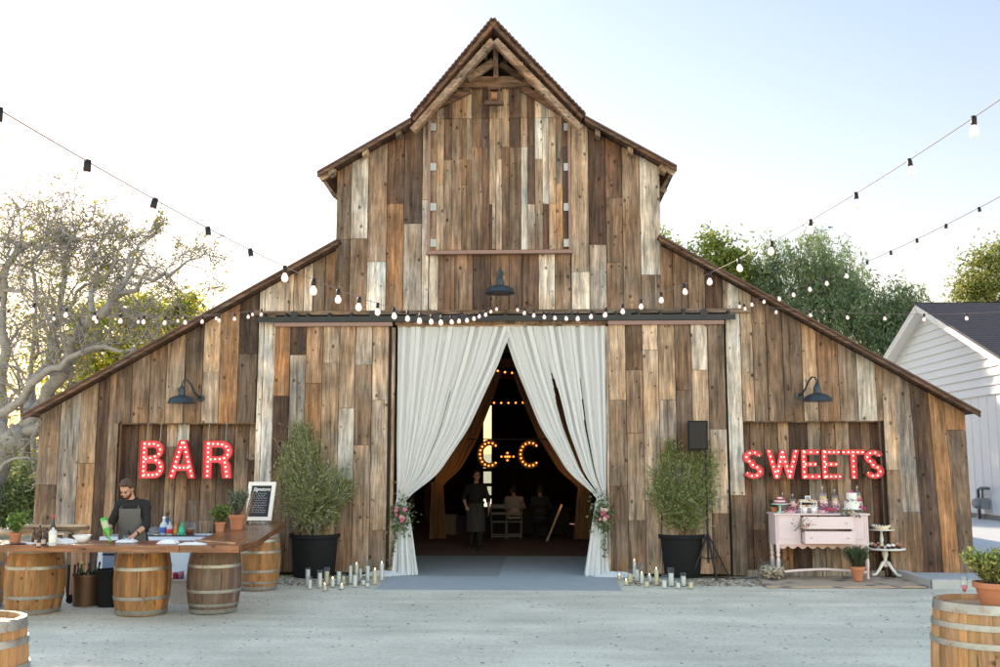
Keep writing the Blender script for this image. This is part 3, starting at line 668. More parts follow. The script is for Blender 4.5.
# ---- concrete
def concrete(name,c,vs=3,cr=1):
    m=simple(name,c,.8,var=.16,vscale=vs,bump=.25); return m
M['conc']=concrete('pale_concrete',(.36,.385,.40)); M['kerb']=concrete('kerb_concrete',(.42,.43,.43),5)
a,b_=G(377.5,586.5),G(620,586.5)
mb=MB(); mb.slab([(a.x+.02,-2.08),(b_.x-.02,-2.08),(XD1+.1,3.4),(XD0-.1,3.4)],-.05,.012)
struct('concrete_apron',mb,M['conc'])
dk=concrete('dark_concrete',(.27,.28,.28)); x0=G(502,568).x
mb=MB(); mb.slab([(XD0-.05,-.32),(x0,-.32),(x0,3.4),(XD0-.05,3.4)],.013,.018); struct('dark_floor_panel',mb,dk)  # thin darker panel over the left half of the doorway slab
mb=MB(); mb.box((0,BY/2+1.62,.004),(XR-XL-.2,BY-3.6,.02)); struct('barn_floor',mb,simple('packed_earth_floor',(.16,.085,.06),.9,var=.35,vscale=2))
# kerb and walkway on the right
k0=F(893,568,-.10); k1=G(931,588,.0); k2x=16
A=(FX(893,568)+.02,-.06); B=(k1.x,k1.y)
hk=.13
mb=MB(); dx,dy=B[0]-A[0],B[1]-A[1]; l=math.hypot(dx,dy); nx_,ny_=-dy/l,dx/l
mb.slab([A,B,(B[0]+.02,B[1]+.16),(A[0]+nx_*.16,A[1]+ny_*.16)] ,-.02,hk)
mb.slab([(B[0]+.022,B[1]),(26,B[1]),(26,B[1]+.16),(B[0]+.022,B[1]+.16)],-.02,hk)
struct('kerb',mb,M['kerb'])
mb=MB(); mb.slab([(A[0]+.18,A[1]+.02),(B[0]+.02,B[1]+.165),(26,B[1]+.165),(26,40),(XR+.2,40),(XR+.2,.02)],-.02,hk-.045)
struct('walkway',mb,concrete('walkway_concrete',(.42,.44,.45),2))
mb=MB(); mb.box((XR+.25,2.0,.12),(.14,3.8,.26)); struct('low_step',mb,M['kerb'])
# mulch / loose dirt by the pots
dirt=simple('loose_mulch',(.23,.17,.12),1,var=.45,vscale=30,bump=.8)
# stone/leaf debris strewn along the wall foot : stuff
def scatter(name,n,xr,yr,smin,smax,cols,flat=.4):
    mb=MB()
    for i in range(n):
        x=random.uniform(*xr); y=random.uniform(*yr); s=random.uniform(smin,smax)*random.random()**.6+smin*.3
        c=random.choice(cols); k=random.uniform(.7,1.2)
        mb.lathe([(s*.3,0),(s*.5,s*.2*flat),(s*.4,s*.45*flat),(s*.1,s*.6*flat)],(x,y,gz(x,y) if y<0 else 0),5,0,(c[0]*k,c[1]*k,c[2]*k,0),sx=random.uniform(.6,1.5))
    return tag(mb.build(name,M['matte']),kind='stuff')
scatter('gravel_stones',5200,(-8,9),(-11.5,-1.0),.006,.030,[(.42,.39,.34),(.30,.27,.23),(.5,.47,.43),(.2,.17,.14)])
scatter('fallen_leaves',420,(-8,9),(-9,-.3),.02,.05,[(.20,.13,.07),(.30,.22,.10),(.12,.09,.06)],.25)
scatter('pebbles',900,(-8,9),(-11,-.6),.02,.05,[(.48,.45,.40),(.36,.33,.28),(.60,.57,.52)])
scatter('mulch_debris',1500,(-5.6,-2.2),(-1.5,-.1),.02,.06,[(.25,.18,.12),(.36,.28,.2),(.16,.11,.08)])
scatter('mulch_debris',1300,(2.1,4.4),(-1.35,-.1),.02,.06,[(.25,.18,.12),(.36,.28,.2),(.16,.11,.08)])
# ================================================================== TREES
def leaves(name, C, dirs, ln, wd, cols, matl, parent=None):
    """n little diamond leaves as one mesh"""
    C=np.asarray(C,float); n=len(C); dirs=np.asarray(dirs,float); dirs/=np.linalg.norm(dirs,axis=1)[:,None]+1e-9
    rnd=rng.normal(size=(n,3)); side=np.cross(dirs,rnd); side/=np.linalg.norm(side,axis=1)[:,None]+1e-9
    ln=(np.ones(n)*ln*rng.uniform(.65,1.3,n))[:,None]; wd=(np.ones(n)*wd*rng.uniform(.7,1.25,n))[:,None]
    if parent is not None and parent.get('_w'): C=C-np.array(wloc(parent))
    V=np.stack([C,C+dirs*ln*.45+side*wd*.5,C+dirs*ln,C+dirs*ln*.45-side*wd*.5],1).reshape(-1,3)
    me=bpy.data.meshes.new(name); me.vertices.add(4*n); me.vertices.foreach_set('co',V.ravel())
    me.loops.add(4*n); me.loops.foreach_set('vertex_index',np.arange(4*n)); me.polygons.add(n)
    me.polygons.foreach_set('loop_start',np.arange(0,4*n,4)); me.polygons.foreach_set('loop_total',np.full(n,4))
    me.update(calc_edges=True)
    a=me.color_attributes.new('col','FLOAT_COLOR','CORNER'); c=np.concatenate([np.asarray(cols,float),np.zeros((n,1))],1)
    a.data.foreach_set('color',np.repeat(c,4,axis=0).ravel().astype(np.float32))
    me.materials.append(matl); return link(name,me,parent)
def mixcols(n,pal,wts=None,jit=.25):
    pal=np.array(pal,float); idx=rng.choice(len(pal),n,p=wts); c=pal[idx]*rng.uniform(1-jit,1+jit,(n,1)); return c*rng.uniform(.93,1.07,(n,3))
def crown_pts(blobs, per_clump=70, density=1.0, hollow=.35, droop=0, cs=.42, drop=1.0):
    """blobs: (centre, rx, ry, rz, n clumps). Leaf centres in uneven clumps; returns centres, directions"""
    P_=[];D_=[]
    for c,rx,ry,rz,nc in blobs:
        for i in range(int(nc*density)):
            d=rng.normal(size=3); d/=np.linalg.norm(d); rr=(hollow+(1-hollow)*rng.random()**.6)*rng.uniform(.8,1.12)
            cc=np.array(c)+d*rr*np.array([rx,ry,rz]); s=cs*rng.uniform(.5,1.3); k=int(per_clump*rng.uniform(.5,1.4))
            if droop:
                m=max(2,k//14)
                for q in range(m):
                    st=cc+rng.normal(size=3)*s*.6; L=rng.uniform(.3,1.0)*droop; kk=14; t=rng.random(kk)
                    sway=rng.normal(size=3)*.12
                    pts=st+np.outer(t*L,np.array([sway[0],sway[1],-1])); pts+=rng.normal(size=(kk,3))*.10; P_.append(pts)
                    D_.append(np.tile([0,0,-.8],(kk,1))+rng.normal(size=(kk,3))*.6)
            else:
                P_.append(cc+rng.normal(size=(k,3))*s*np.array([.6,.6,.42])); D_.append(rng.normal(size=(k,3))+np.array([0,0,.1]))
    return np.concatenate(P_),np.concatenate(D_)
def limbs(mb, start, targets, r0, wob=.25, n=7):
    for t in targets:
        a=Vector(start); b=Vector(t); pts=[]
        for i in range(n+1):
            k=i/n; p=a.lerp(b,k); p.z+= (b-a).length*.10*math.sin(k*PI)
            if 0<i<n: p+=Vector((random.uniform(-wob,wob),random.uniform(-wob,wob),random.uniform(-wob,wob)*.6))
            pts.append(p)
        mb.tube(pts,[r0*(1-.85*i/n) for i in range(n+1)],6)
        for q in range(4):
            i=random.randint(2,n-1); p=pts[i]; d=Vector((random.uniform(-1,1),random.uniform(-1,1),random.uniform(.1,1)))*(b-a).length*.28
            mb.tube([p,p+d*.5+Vector((0,0,.1)),p+d],[r0*.35,r0*.2,r0*.05],5)
def tree(name,label,cat,blobs_px,dep,pal,wts,leaf,base_px,trunk_r,group=None,droop=0,per=70,cs=.45,bark='darkbark',hollow=.35,limbn=None):
    blobs=[]; 
    for px,py,rpx,rpy,nc,dd in blobs_px:
        c=P(px,py,dep+dd); s=dep/FL; blobs.append((tuple(c),rpx*s,rpx*s*.9,rpy*s,nc))
    bx=P(base_px,460,dep); t=thing(name,label,cat,(bx.x,bx.y,0),group,world=True)
    C_,D_=crown_pts(blobs,per,1,hollow,droop,cs)
    leaves('crown',C_,D_,leaf[0],leaf[1],mixcols(len(C_),pal,wts),M['leaf'],t)
    mb=MB(); low=min(b[0][2] for b in blobs); fork=Vector((bx.x+random.uniform(-.3,.3),bx.y,max(1.2,low*.55)))
    mb.tube([(bx.x,bx.y,-.1),(bx.x+.1,bx.y,fork.z*.5),fork],[trunk_r*1.3,trunk_r,trunk_r*.85],10)
    limbs(mb,fork,[b[0] for b in blobs],trunk_r*.6,.3*trunk_r*4); mb.build('trunk',M[bark],t,True); return t
YG=[(.20,.26,.05),(.13,.19,.045),(.30,.33,.08)]; DG=[(.16,.23,.13),(.21,.29,.15),(.11,.17,.10),(.30,.37,.18)]
tree('tree','bright yellow-green tree rising behind the right barn roof beside the gable','tree',[(722,262,26,34,60,0),(712,292,30,30,50,0),(742,288,22,28,40,1),(680,300,44,50,80,2),(655,370,60,60,80,3),(600,300,60,60,120,4),(640,250,40,36,60,5)],46,YG,[.5,.25,.25],(.26,.11),700,.3,'trees behind the barn',per=75,cs=.6)  # unseen left part of the crown added to shade the white house
tree('weeping_tree','dark green weeping tree between the yellow-green tree and the tallest tree','tree',[(765,265,26,34,34,0),(772,300,36,34,40,1)],46,DG,[.35,.35,.15,.15],(.27,.065),768,.25,'trees behind the barn',droop=1.7,cs=.6,per=110)
tree('weeping_tree','tallest dark green weeping tree behind the right barn roof','tree',[(812,255,30,38,42,0),(838,268,30,30,40,1),(820,300,46,40,60,0),(858,300,34,34,40,-1)],45,DG,[.35,.35,.1,.2],(.27,.065),825,.32,'trees behind the barn',droop=1.9,cs=.6,per=110)
tree('weeping_tree','low dark green tree just left of the white house gable','tree',[(890,310,30,30,44,0),(912,305,22,24,26,0),(885,340,42,34,46,0)],44,DG,[.3,.4,.15,.15],(.27,.065),890,.24,'trees behind the barn',droop=1.6,cs=.6,per=110)
tree('tree','sunlit yellow-green tree rising behind the white house roof','tree',[(988,280,28,30,60,0),(1010,262,26,34,60,0),(975,300,20,18,30,0)],52,[(.22,.25,.06),(.16,.20,.06),(.32,.30,.10)],[.45,.35,.2],(.22,.11),1000,.3,'trees behind the barn',per=60,cs=.6)
# left bank of trees
YL_=[(.66,.60,.06),(.38,.43,.08),(.16,.22,.08),(.68,.60,.09)]
tree('leafy_tree','yellow-green leafy tree behind the bare oak, left of the barn roof','tree',[(110,330,46,40,70,0),(150,322,36,28,46,0),(95,375,50,44,70,0),(182,308,16,18,16,0)],33,YL_,[.3,.3,.22,.18],(.20,.10),110,.25,'trees left of the barn',per=60,cs=.45,hollow=.3)
tree('leafy_tree','thin yellowing tree behind the oak at the left edge of the picture','tree',[(40,300,50,60,50,0),(20,370,46,50,46,1),(55,400,40,30,36,0)],36,[(.40,.36,.08),(.26,.28,.08),(.16,.19,.06)],[.4,.35,.25],(.18,.09),30,.2,'trees left of the barn',per=9,cs=.7)
tree('shrub','dark green bushy shrub at the left corner of the barn','shrub',[(18,492,30,36,80,0),(34,500,16,26,40,-1),(0,505,30,30,60,0)],27,[(.11,.16,.08),(.18,.24,.10),(.32,.36,.14)],[.4,.35,.25],(.12,.05),18,.10,None,per=70,cs=.35,hollow=.1)
tree('shrub','low yellow-green shrub behind the dark bush left of the barn','shrub',[(10,455,30,14,30,0),(36,478,16,22,24,0)],40,[(.26,.30,.10),(.16,.2,.08)],[.5,.5],(.16,.07),14,.10,None,per=50,cs=.45,hollow=.1)
# far hedge line closing the horizon between trees, one object each
for i,(px,ww) in enumerate([(-60,60),(-10,50),(975,50),(1040,60)]):
    tree('hedge_tree',['round green tree far behind at the left edge','low green tree far behind the shrubs on the left','green tree far behind the white house','green tree far right behind the white house'][i],'tree',[(px,455,ww,16,50,0)],75,[(.18,.24,.12),(.26,.32,.15)],[.5,.5],(.4,.2),px,.3,'far trees',per=40,cs=1.0)
# ---- big bare oak
ok=P(-22,470,25.5); oak=thing('oak_tree','large bare-branched grey oak with sparse yellow leaves left of the barn','tree',(ok.x,ok.y,0),world=True)
wood_=MB(); tips=[]
def twig(p,d,r,lv,L):
    n=4; pts=[p]; q=Vector(p); dd=Vector(d).normalized()
    for i in range(n):
        dd=(dd+Vector((random.gauss(0,.24),random.gauss(0,.24),random.gauss(-.01,.22)))).normalized(); q=q+dd*L/n; pts.append(q.copy())
    wood_.tube(pts,[max(.0095,r*(1-.5*i/n)) for i in range(n+1)],6 if lv>1 else 3,cap=False)
    tips.append(pts[-1]); 
    if lv<=0: return
    for i in range(1,n+1):
        for k in range(2):
            if random.random()<.68:
                nd=(dd+Vector((random.gauss(0,.75),random.gauss(0,.75),random.gauss(.1,.6)))).normalized(); twig(pts[i],nd,r*.52,lv-1,L*random.uniform(.5,.78))
def limb(pp,r0,r1,lv=2,L=1.5,dens=1.0):
    pts=[P(x,y+max(0,262-y)*.55,dd) for x,y,dd in pp]; fine=[]
    for i in range(len(pts)-1):
        for k in range(3): fine.append(pts[i].lerp(pts[i+1],k/3)+Vector((random.gauss(0,.065),random.gauss(0,.065),random.gauss(0,.065)))*(1 if i+k else 0))
    fine.append(pts[-1]); n=len(fine)-1
    r0*=.60; r1*=.62; wood_.tube(fine,[r0+(r1-r0)*i/n for i in range(n+1)],9)
    for i in range(2,n+1):
        if random.random()<.95*dens:
            d=(fine[i]-fine[i-1]).normalized(); nd=(d*.7+Vector((random.gauss(0,.6),random.gauss(0,.7),random.gauss(.35,.5)))).normalized()
            twig(fine[i],nd,max(.014,(r0+(r1-r0)*i/n)*.34),lv,L*random.uniform(.6,1.0))
    twig(fine[-1],fine[-1]-fine[-2],r1,lv,L*.6)
d0=25.5
limb([(-22,560,d0),(-12,500,d0),(5,455,d0),(22,430,d0)],.62,.45,0,.3,0)
limb([(22,430,d0),(48,400,d0),(70,360,d0-.5),(92,318,d0-1),(112,300,d0-1)],.36,.16)
limb([(112,300,d0-1),(150,283,d0-1.4),(170,272,d0-1.5),(186,262,d0-1.6)],.13,.04,2,1.2)
limb([(92,318,d0-1),(98,285,d0),(118,262,d0),(135,238,d0+.3),(140,222,d0+.3)],.13,.045,2,1.0)
limb([(98,285,d0),(86,262,d0+.5),(100,240,d0+.6),(92,222,d0+.6),(80,213,d0+.7)],.10,.03,2,.9)
limb([(22,430,d0),(30,390,d0+.6),(52,352,d0+1),(60,320,d0+1),(64,262,d0+1.2),(68,230,d0+1)],.28,.06)
limb([(60,320,d0+1),(78,292,d0+1),(95,275,d0+1.2),(110,265,d0+1.2)],.10,.035)
limb([(5,455,d0),(2,410,d0+1),(4,350,d0+1.4),(2,290,d0+1.2),(12,250,d0+1.2),(30,228,d0+1.2),(50,214,d0+1),(68,203,d0+1)],.30,.05)
limb([(2,290,d0+1.2),(18,292,d0+1),(34,290,d0+1),(52,300,d0+.7)],.10,.03)
limb([(35,470,d0+3),(34,400,d0+3),(35,330,d0+3),(33,265,d0+3),(40,232,d0+3),(46,212,d0+3)],.14,.05,2,1.2)
limb([(12,250,d0+1.2),(4,232,d0+1.2),(8,215,d0+1.2)],.09,.04,2,1.1)
limb([(20,432,d0),(62,408,d0-1),(105,382,d0-2),(150,366,d0-2.4),(185,352,d0-2.6)],.24,.05,2,1.2,.7)
limb([(-10,420,d0),(20,398,d0-.6),(50,372,d0-1),(80,352,d0-1.4),(120,348,d0-1.5),(160,352,d0-1.6)],.22,.04,2,1.2,.8)
limb([(112,300,d0-1),(135,318,d0-1),(152,330,d0-1),(172,322,d0-1.2)],.08,.03,2,1.0)
limb([(-12,500,d0),(4,465,d0-1),(22,458,d0-1.5),(36,460,d0-1.6)],.10,.03,2,.8)
wood_.build('trunk',M['bark'],oak,True)
tp=[t for t in tips if random.random()<.22]; k=4
Cc=np.repeat(np.array([tuple(t) for t in tp]),k,axis=0)+rng.normal(size=(len(tp)*k,3))*.07
leaves('crown',Cc,rng.normal(size=Cc.shape),.10,.065,mixcols(len(Cc),[(.42,.36,.05),(.24,.26,.06),(.15,.19,.05)],[.45,.3,.25]),M['leaf'],oak)
# ================================================================== WHITE HOUSE
WX=P(1000,521,32).x; ya=lambda px:(lambda d:(CAM+d*((WX-CAM.x)/d.x)).y)(ray(px,465))
def Wp(px,py): d=ray(px,py); return CAM+d*((WX-CAM.x)/d.x)
ap=Wp(930,303); rr=Wp(1000,346); sl=(ap.z-rr.z)/(ap.y-rr.y)
house=thing('white_house','white clapboard house with dark shingle roof beside the barn','house',(WX,ap.y,0),world=True)
m,nt,b=mat('white_siding'); b.inputs['Roughness'].default_value=.55; b.inputs['Base Color'].default_value=(.74,.76,.78,1); M['siding']=m
hw=9.2; zb_=ap.z-hw*sl; zbelt=Wp(1000,393).z
mb=MB()
z=zbelt; lap=.30
while z<ap.z-.25:
    z2=min(z+lap,ap.z-.1); half=max(.1,(ap.z-.12-z)/sl); half=min(half,hw); half2=max(.02,(ap.z-.12-z2)/sl); half2=min(half2,hw)
    mb.add([(WX-.065,ap.y-half,z),(WX-.065,ap.y+half,z),(WX-.005,ap.y+half2,z2),(WX-.005,ap.y-half2,z2),(WX+.02,ap.y-half,z),(WX+.02,ap.y+half,z)],[(0,3,2,1),(0,1,5,4)])
    z=z2-.0
mb.build('gable_siding',M['siding'],house)
mb=MB(); mb.box((WX+.10,ap.y,zbelt/2),(.2,2*hw-.1,zbelt))
y=ap.y-hw+.1
while y<ap.y+hw: mb.box((WX-.012,y,zbelt/2+.1),(.02,.05,zbelt-.25)); y+=.62
mb.box((WX-.02,ap.y,zbelt+.01),(.07,2*hw-.2,.05)); mb.build('wall',M['siding'],house)
mb=MB(); mb.box((WX-.03,ap.y,.12),(.10,2*hw,.24)); mb.build('foundation',simple('grey_foundation',(.22,.21,.20),.9,var=.2),house)
mb=MB(); mb.box((WX+6,ap.y,zb_/2),(11.8,2*hw-.3,zb_)); mb.build('house_body',M['siding'],house)
shing=simple('dark_shingles',(.075,.068,.082),.9,var=.45,vscale=7,bump=.5)
for s in(-1,1):
    ex=hw+.5; a_=Vector((0,ap.y,ap.z)); e_=Vector((0,ap.y+s*ex,ap.z-ex*sl))
    mb=MB(); x0_,x1_=WX-.55,WX+13
    vs=[(x0_,a_.y,a_.z),(x1_,a_.y,a_.z),(x1_,e_.y,e_.z),(x0_,e_.y,e_.z)]; vs+=[(x,y,z-.08) for x,y,z in vs]
    mb.add(vs,[(0,1,2,3),(7,6,5,4),(0,4,5,1),(1,5,6,2),(2,6,7,3),(3,7,4,0)])
    nrow=46
    for i in range(nrow):
        k=i/nrow; y=a_.y+(e_.y-a_.y)*k; z=a_.z+(e_.z-a_.z)*k
        mb.beam((x0_,y,z+.012),(x1_,y,z+.012),.03,.02)
    rf=mb.build('roof',shing,house)
    q=[(x0_+.02,0)]; mb=MB()
    mb.beam((x0_+.03,a_.y,a_.z-.20),(x0_+.03,e_.y,e_.z-.20),.05,.22); mb.beam((x0_-.004,a_.y,a_.z-.13),(x0_-.004,e_.y,e_.z-.13),.03,.09); mb.build('rake_trim',M['white'],rf)
    mb=MB(); mb.beam((x0_+.30,a_.y,a_.z-.17),(x0_+.30,e_.y,e_.z-.17),.48,.02); mb.build('soffit',M['white'],rf)
# gas meter
g=Wp(985,505); gm=thing('gas_meter','grey gas meter with bent pipe on the white house wall','meter',(WX-.2,g.y,0),world=True)
mb=MB(); zt=Wp(985,503).z; mb.tube([(WX-.2,g.y,0),(WX-.2,g.y,zt+.45),(WX-.2,g.y-.2,zt+.5),(WX-.2,g.y-.8,zt+.5)],.05,8); mb.tube([(WX-.2,g.y-.3,zt+.1),(WX-.2,g.y-.3,zt+.45)],.04,8); mb.build('pipe',simple('grey_pipe',(.12,.13,.14),.5),gm,True)
MB().box((WX-.22,g.y-.3,zt),(.26,.42,.36)).lathe([(.14,-.17),(.16,-.1),(.16,.1),(.14,.17)],(WX-.34,g.y-.3,zt),14,M=Matrix.Rotation(PI/2,3,'Y')).build('meter_body',simple('grey_meter',(.20,.22,.24),.5),gm)
# ================================================================== STRING LIGHTS
def string_light(label,A,B,low,dead,step,size,first=0,end=0):
    """A,B: (px,py,depth); low: (px,py) a point the cord passes through"""
    a=P(*A); b=P(*B); h=lambda t: a.lerp(b,t)
    def px_of(v): d=v-CAM; return 500+FL*d.dot(RT)/d.dot(FW), 333.5-FL*d.dot(UP)/d.dot(FW)
    lo,hi=0,1
    inc=px_of(b)[0]>px_of(a)[0]
    for _ in range(40):
        t=(lo+hi)/2
        if (px_of(h(t))[0]<low[0])==inc: lo=t
        else: hi=t
    v=h(t); zz=P(low[0],low[1],(v-CAM).dot(FH)).z; sag=(v.z-zz)/(4*t*(1-t))
    pos=lambda t:(lambda v:Vector((v.x,v.y,v.z-sag*4*t*(1-t))))(h(t))
    T=thing('string_light',label,'string lights',tuple(b),'strings of bulbs hung to the barn',world=True)
    n=60; MB().tube([pos(i/n) for i in range(n+1)],.0032,5).build('cord',M['cord'],T,True)
    L_=(b-a).length; k=int((L_-end)/step)
    soc=blb=None; O=wloc(T)
    for i in range(first,k+1):
        p=pos(1-(end+i*step)/L_); s=size*.72*random.uniform(.93,1.07); tl=Matrix.Rotation(random.gauss(0,.10),3,'Y')@Matrix.Rotation(random.gauss(0,.1),3,'X')
        if soc is None:
            m1=MB().lathe([(.008,.012),(.019,.008),(.021,-.045),(.018,-.055),(.006,-.056)],(0,0,0),8).mesh('socket',True); m1.materials.append(M['black'])
            m2=MB().lathe([(.013,-.050),(.017,-.065),(.029,-.085),(.033,-.105),(.028,-.125),(.015,-.137),(.002,-.140)],(0,0,0),10).mesh('bulb',True); m2.materials.append(M['bulb'])
            soc,blb=m1,m2
        q=link('socket',soc,T,p-O); q.scale=(s,)*3; q.rotation_euler=tl.to_euler(); r=link('bulb',blb,q)
    return T
M['cord']=simple('brown_cord',(.22,.16,.16),.6)
zf=17.3
string_light('string of bulbs sweeping from the upper left corner to above the doorway lamp',(-70,68,3.2),(499,303.5,zf),(380,304),0,.62,1.15,0,.3)
string_light('string of bulbs sweeping from the upper right corner to above the doorway lamp',(1040,72,5.0),(513,304,zf),(690,281),0,.62,1.15,0,.3)
string_light('string of large bulbs sagging from the left edge to the left track end',(-60,285,9.0),(266,309,17.4),(175,317),0,.62,1.15,0,.2)
string_light('string of small bulbs hanging nearly level in front of the bare oak',(-60,300,14.5),(263,309,17.45),(130,317.5),0,.66,1.1,0,.2)
string_light('string of bulbs rising from the right end of the track to the upper right edge',(1070,158,8.0),(736,303,17.0),(877,257),0,.62,1.15,0,.2)
string_light('string of small bulbs hanging nearly level in front of the white house gable',(1060,308,13.5),(734,303,17.05),(880,314),0,.62,1.1,0,.2)
# ================================================================== MARQUEE LETTERS
def arc(cx,cy,rx,ry,a0,a1,n=12): return [(cx+rx*math.cos(R(a0+(a1-a0)*i/n)),cy+ry*math.sin(R(a0+(a1-a0)*i/n))) for i in range(n+1)]
def offset_line(pts,w):
    l=[];r=[];n=len(pts)
    for i,p in enumerate(pts):
        a=pts[max(i-1,0)];b=pts[min(i+1,n-1)];dx,dy=b[0]-a[0],b[1]-a[1];d=math.hypot(dx,dy) or 1;nx,ny=-dy/d,dx/d
        l.append((p[0]+nx*w/2,p[1]+ny*w/2)); r.append((p[0]-nx*w/2,p[1]-ny*w/2))
    return l+r[::-1]
def S_line(w=.5,k=.085): # centre line of S in 0..w x 0..1
    c=w/2
    return arc(c,.745,c-k,.255-k,20,270,16)[:-1]+arc(c,.255,c-k,.235-k+.02,90,-160,16)
LET={}
LET['B']=([[(0,0),(.40,0)]+arc(.40,.275,.27,.275,-90,75,10)+arc(.38,.755,.25,.245,-60,90,10)+[(.38,1),(0,1)],[(.19,.17),(.38,.17)]+arc(.38,.285,.10,.115,-90,90,8)+[(.19,.40)],[(.19,.60),(.36,.60)]+arc(.36,.715,.10,.115,-90,90,8)+[(.19,.83)]],
 [[(.095,.06),(.095,.94)],[(.1,.92),(.38,.92)]+arc(.38,.75,.165,.165,80,-80,8)+[(.15,.51)],arc(.40,.28,.185,.20,80,-80,8)+[(.12,.08)]])
LET['A']=([[(0,0),(.2,0),(.265,.2),(.595,.2),(.66,0),(.86,0),(.54,1),(.32,1)],[(.315,.36),(.545,.36),(.43,.76)]],
 [[(.1,.06),(.40,.94)],[(.76,.06),(.46,.94)],[(.24,.28),(.62,.28)]])
LET['R']=([[(0,0),(.19,0),(.19,.42),(.34,.42),(.42,.36),(.46,0),(.67,0),(.63,.36),(.56,.47)]+arc(.40,.72,.27,.28,-35,90,10)+[(.38,1),(0,1)],[(.19,.58),(.38,.58)]+arc(.38,.705,.11,.125,-90,90,8)+[(.19,.83)]],
 [[(.095,.06),(.095,.94)],[(.1,.92),(.38,.92)]+arc(.40,.71,.18,.19,80,-80,8)+[(.16,.50)],[(.50,.42),(.56,.05)]])
LET['E']=([[(0,0),(.56,0),(.56,.15),(.15,.15),(.15,.43),(.46,.43),(.46,.57),(.15,.57),(.15,.85),(.54,.85),(.54,1),(0,1)]],[[(.075,.05),(.075,.95)],[(.1,.925),(.5,.925)],[(.12,.5),(.42,.5)],[(.12,.075),(.52,.075)]])
LET['T']=([[(.24,0),(.39,0),(.39,.85),(.63,.85),(.63,1),(0,1),(0,.85),(.24,.85)]],[[(.05,.925),(.58,.925)],[(.315,.05),(.315,.80)]])
LET['W']=([[(.20,0),(.34,0),(.45,.52),(.56,0),(.70,0),(.90,1),(.75,1),(.63,.36),(.52,.98),(.38,.98),(.27,.36),(.15,1),(0,1)]],[[(.08,.95),(.27,.06)],[(.27,.1),(.45,.92)],[(.45,.92),(.63,.1)],[(.63,.06),(.82,.95)]])
LET['S']=([offset_line(S_line(),.155)],[S_line()])
Cl=arc(.42,.5,.36,.42,48,312,26); LET['C']=([offset_line(Cl,.19)],[Cl])
LET['+']=([[(.22,0),(.38,0),(.38,.24),(.6,.24),(.6,.38),(.38,.38),(.38,.62),(.22,.62),(.22,.38),(0,.38),(0,.24),(.22,.24)]],[[(.30,.04),(.30,.58)],[(.04,.31),(.56,.31)]])
bm_cache={}
def bulbmesh(r,key):
    if (r,key) not in bm_cache:
        m=MB().ball((0,0,0),r,8).mesh('bulb',True); m.materials.append(M[key]); bm_cache[(r,key)]=m
    return bm_cache[(r,key)]
NAMES={'+':'plus_sign'}
def letter(ch,label,x,z,h,y,face,rim,bulb,br,sp,wsc=1,depth=.09,group=None,rz=0,tilt=0,wires=0):
    outs,lines=LET[ch]
    T=thing('marquee_letter' if ch!='+' else 'marquee_plus_sign',label,'marquee letter',(x,y,z),group,rz); T.rotation_euler=(0,tilt,rz)
    cu=bpy.data.curves.new('letter','CURVE'); cu.dimensions='2D'; cu.fill_mode='BOTH'; cu.extrude=.02
    for o in outs:
        s=cu.splines.new('POLY'); s.points.add(len(o)-1); s.use_cyclic_u=True
        for i,(a,b) in enumerate(o): s.points[i].co=(a*h*wsc,b*h,0,1)
    ob=bpy.data.objects.new('tmp',cu); me=bpy.data.meshes.new_from_object(ob); bpy.data.objects.remove(ob); bpy.data.curves.remove(cu)
    me.transform(Matrix.Rotation(PI/2,4,'X')); me.materials.clear(); me.materials.append(M[face]); me.name='letter_face'
    f=link('letter_face',me,T)
    mb=MB()
    for o in outs:
        n=len(o)
        for i in range(n):
            a,b=o[i],o[(i+1)%n]; A=Vector((a[0]*h*wsc,0,a[1]*h)); B=Vector((b[0]*h*wsc,0,b[1]*h)); d=(B-A)
            if d.length<1e-5: continue
            nn=Vector((-d.z,0,d.x)).normalized()*.007
            vs=[A-nn,B-nn,B+nn,A+nn]; v8=[v+Vector((0,-depth*.62,0)) for v in vs]+[v+Vector((0,depth*.5,0)) for v in vs]
            mb.add(v8,[(0,1,2,3),(7,6,5,4),(0,4,5,1),(2,6,7,3),(1,5,6,2),(3,7,4,0)])
    mb.build('rim',M[rim],T)
    bmz=bulbmesh(br,bulb)
    for ln in lines:
        p=[Vector((a*h*wsc,-.045,b*h)) for a,b in ln]; seg=[(p[i+1]-p[i]).length for i in range(len(p)-1)]; tot=sum(seg); k=max(2,int(round(tot/sp)))
        for j in range(k+1):
            s=tot*j/k; i=0
            while i<len(seg)-1 and s>seg[i]: s-=seg[i]; i+=1
            link('bulb',bmz,T,p[i].lerp(p[i+1],min(1,s/seg[i])))
    for wx,zt in (wires or []):
        MB().tube([(wx,0,h*.98),(wx,.03,zt-z)],.006,4).build('hanging_wire',M['hinge'],T)
    return T
YM=-.06
def place(ch,x0,x1,yb,yt,label,Y,face,rim,bulb,br,sp,group,wires=None,**k):
    a=F(x0,yb,Y); b=F(x1,yt,Y); h=b.z-a.z; xs=[p[0] for p in LET[ch][0][0]]; w=max(xs)-min(xs); wsc=(b.x-a.x)/(w*h)
    wr=[(q*(b.x-a.x),ZN_L) for q in wires] if wires else None
    return letter(ch,label,a.x-min(xs)*h*wsc,a.z,h,Y,face,rim,bulb,br,sp,wsc,group=group,wires=wr,**k)
g1='red marquee letters over the bar'; g2='red marquee letters over the sweets table'
place('B',140.5,166,478,441,'red bulb-lit marquee letter B, first letter of BAR',YM,'red','redrim','mbulb',.0125,.085,g1,[.2,.75])
place('A',169,197,478,440.5,'red bulb-lit marquee letter A, middle letter of BAR',YM,'red','redrim','mbulb',.0125,.085,g1,[.48])
place('R',204,233.5,478,441,'red bulb-lit marquee letter R, last letter of BAR',YM,'red','redrim','mbulb',.0125,.085,g1,[.1,.72])
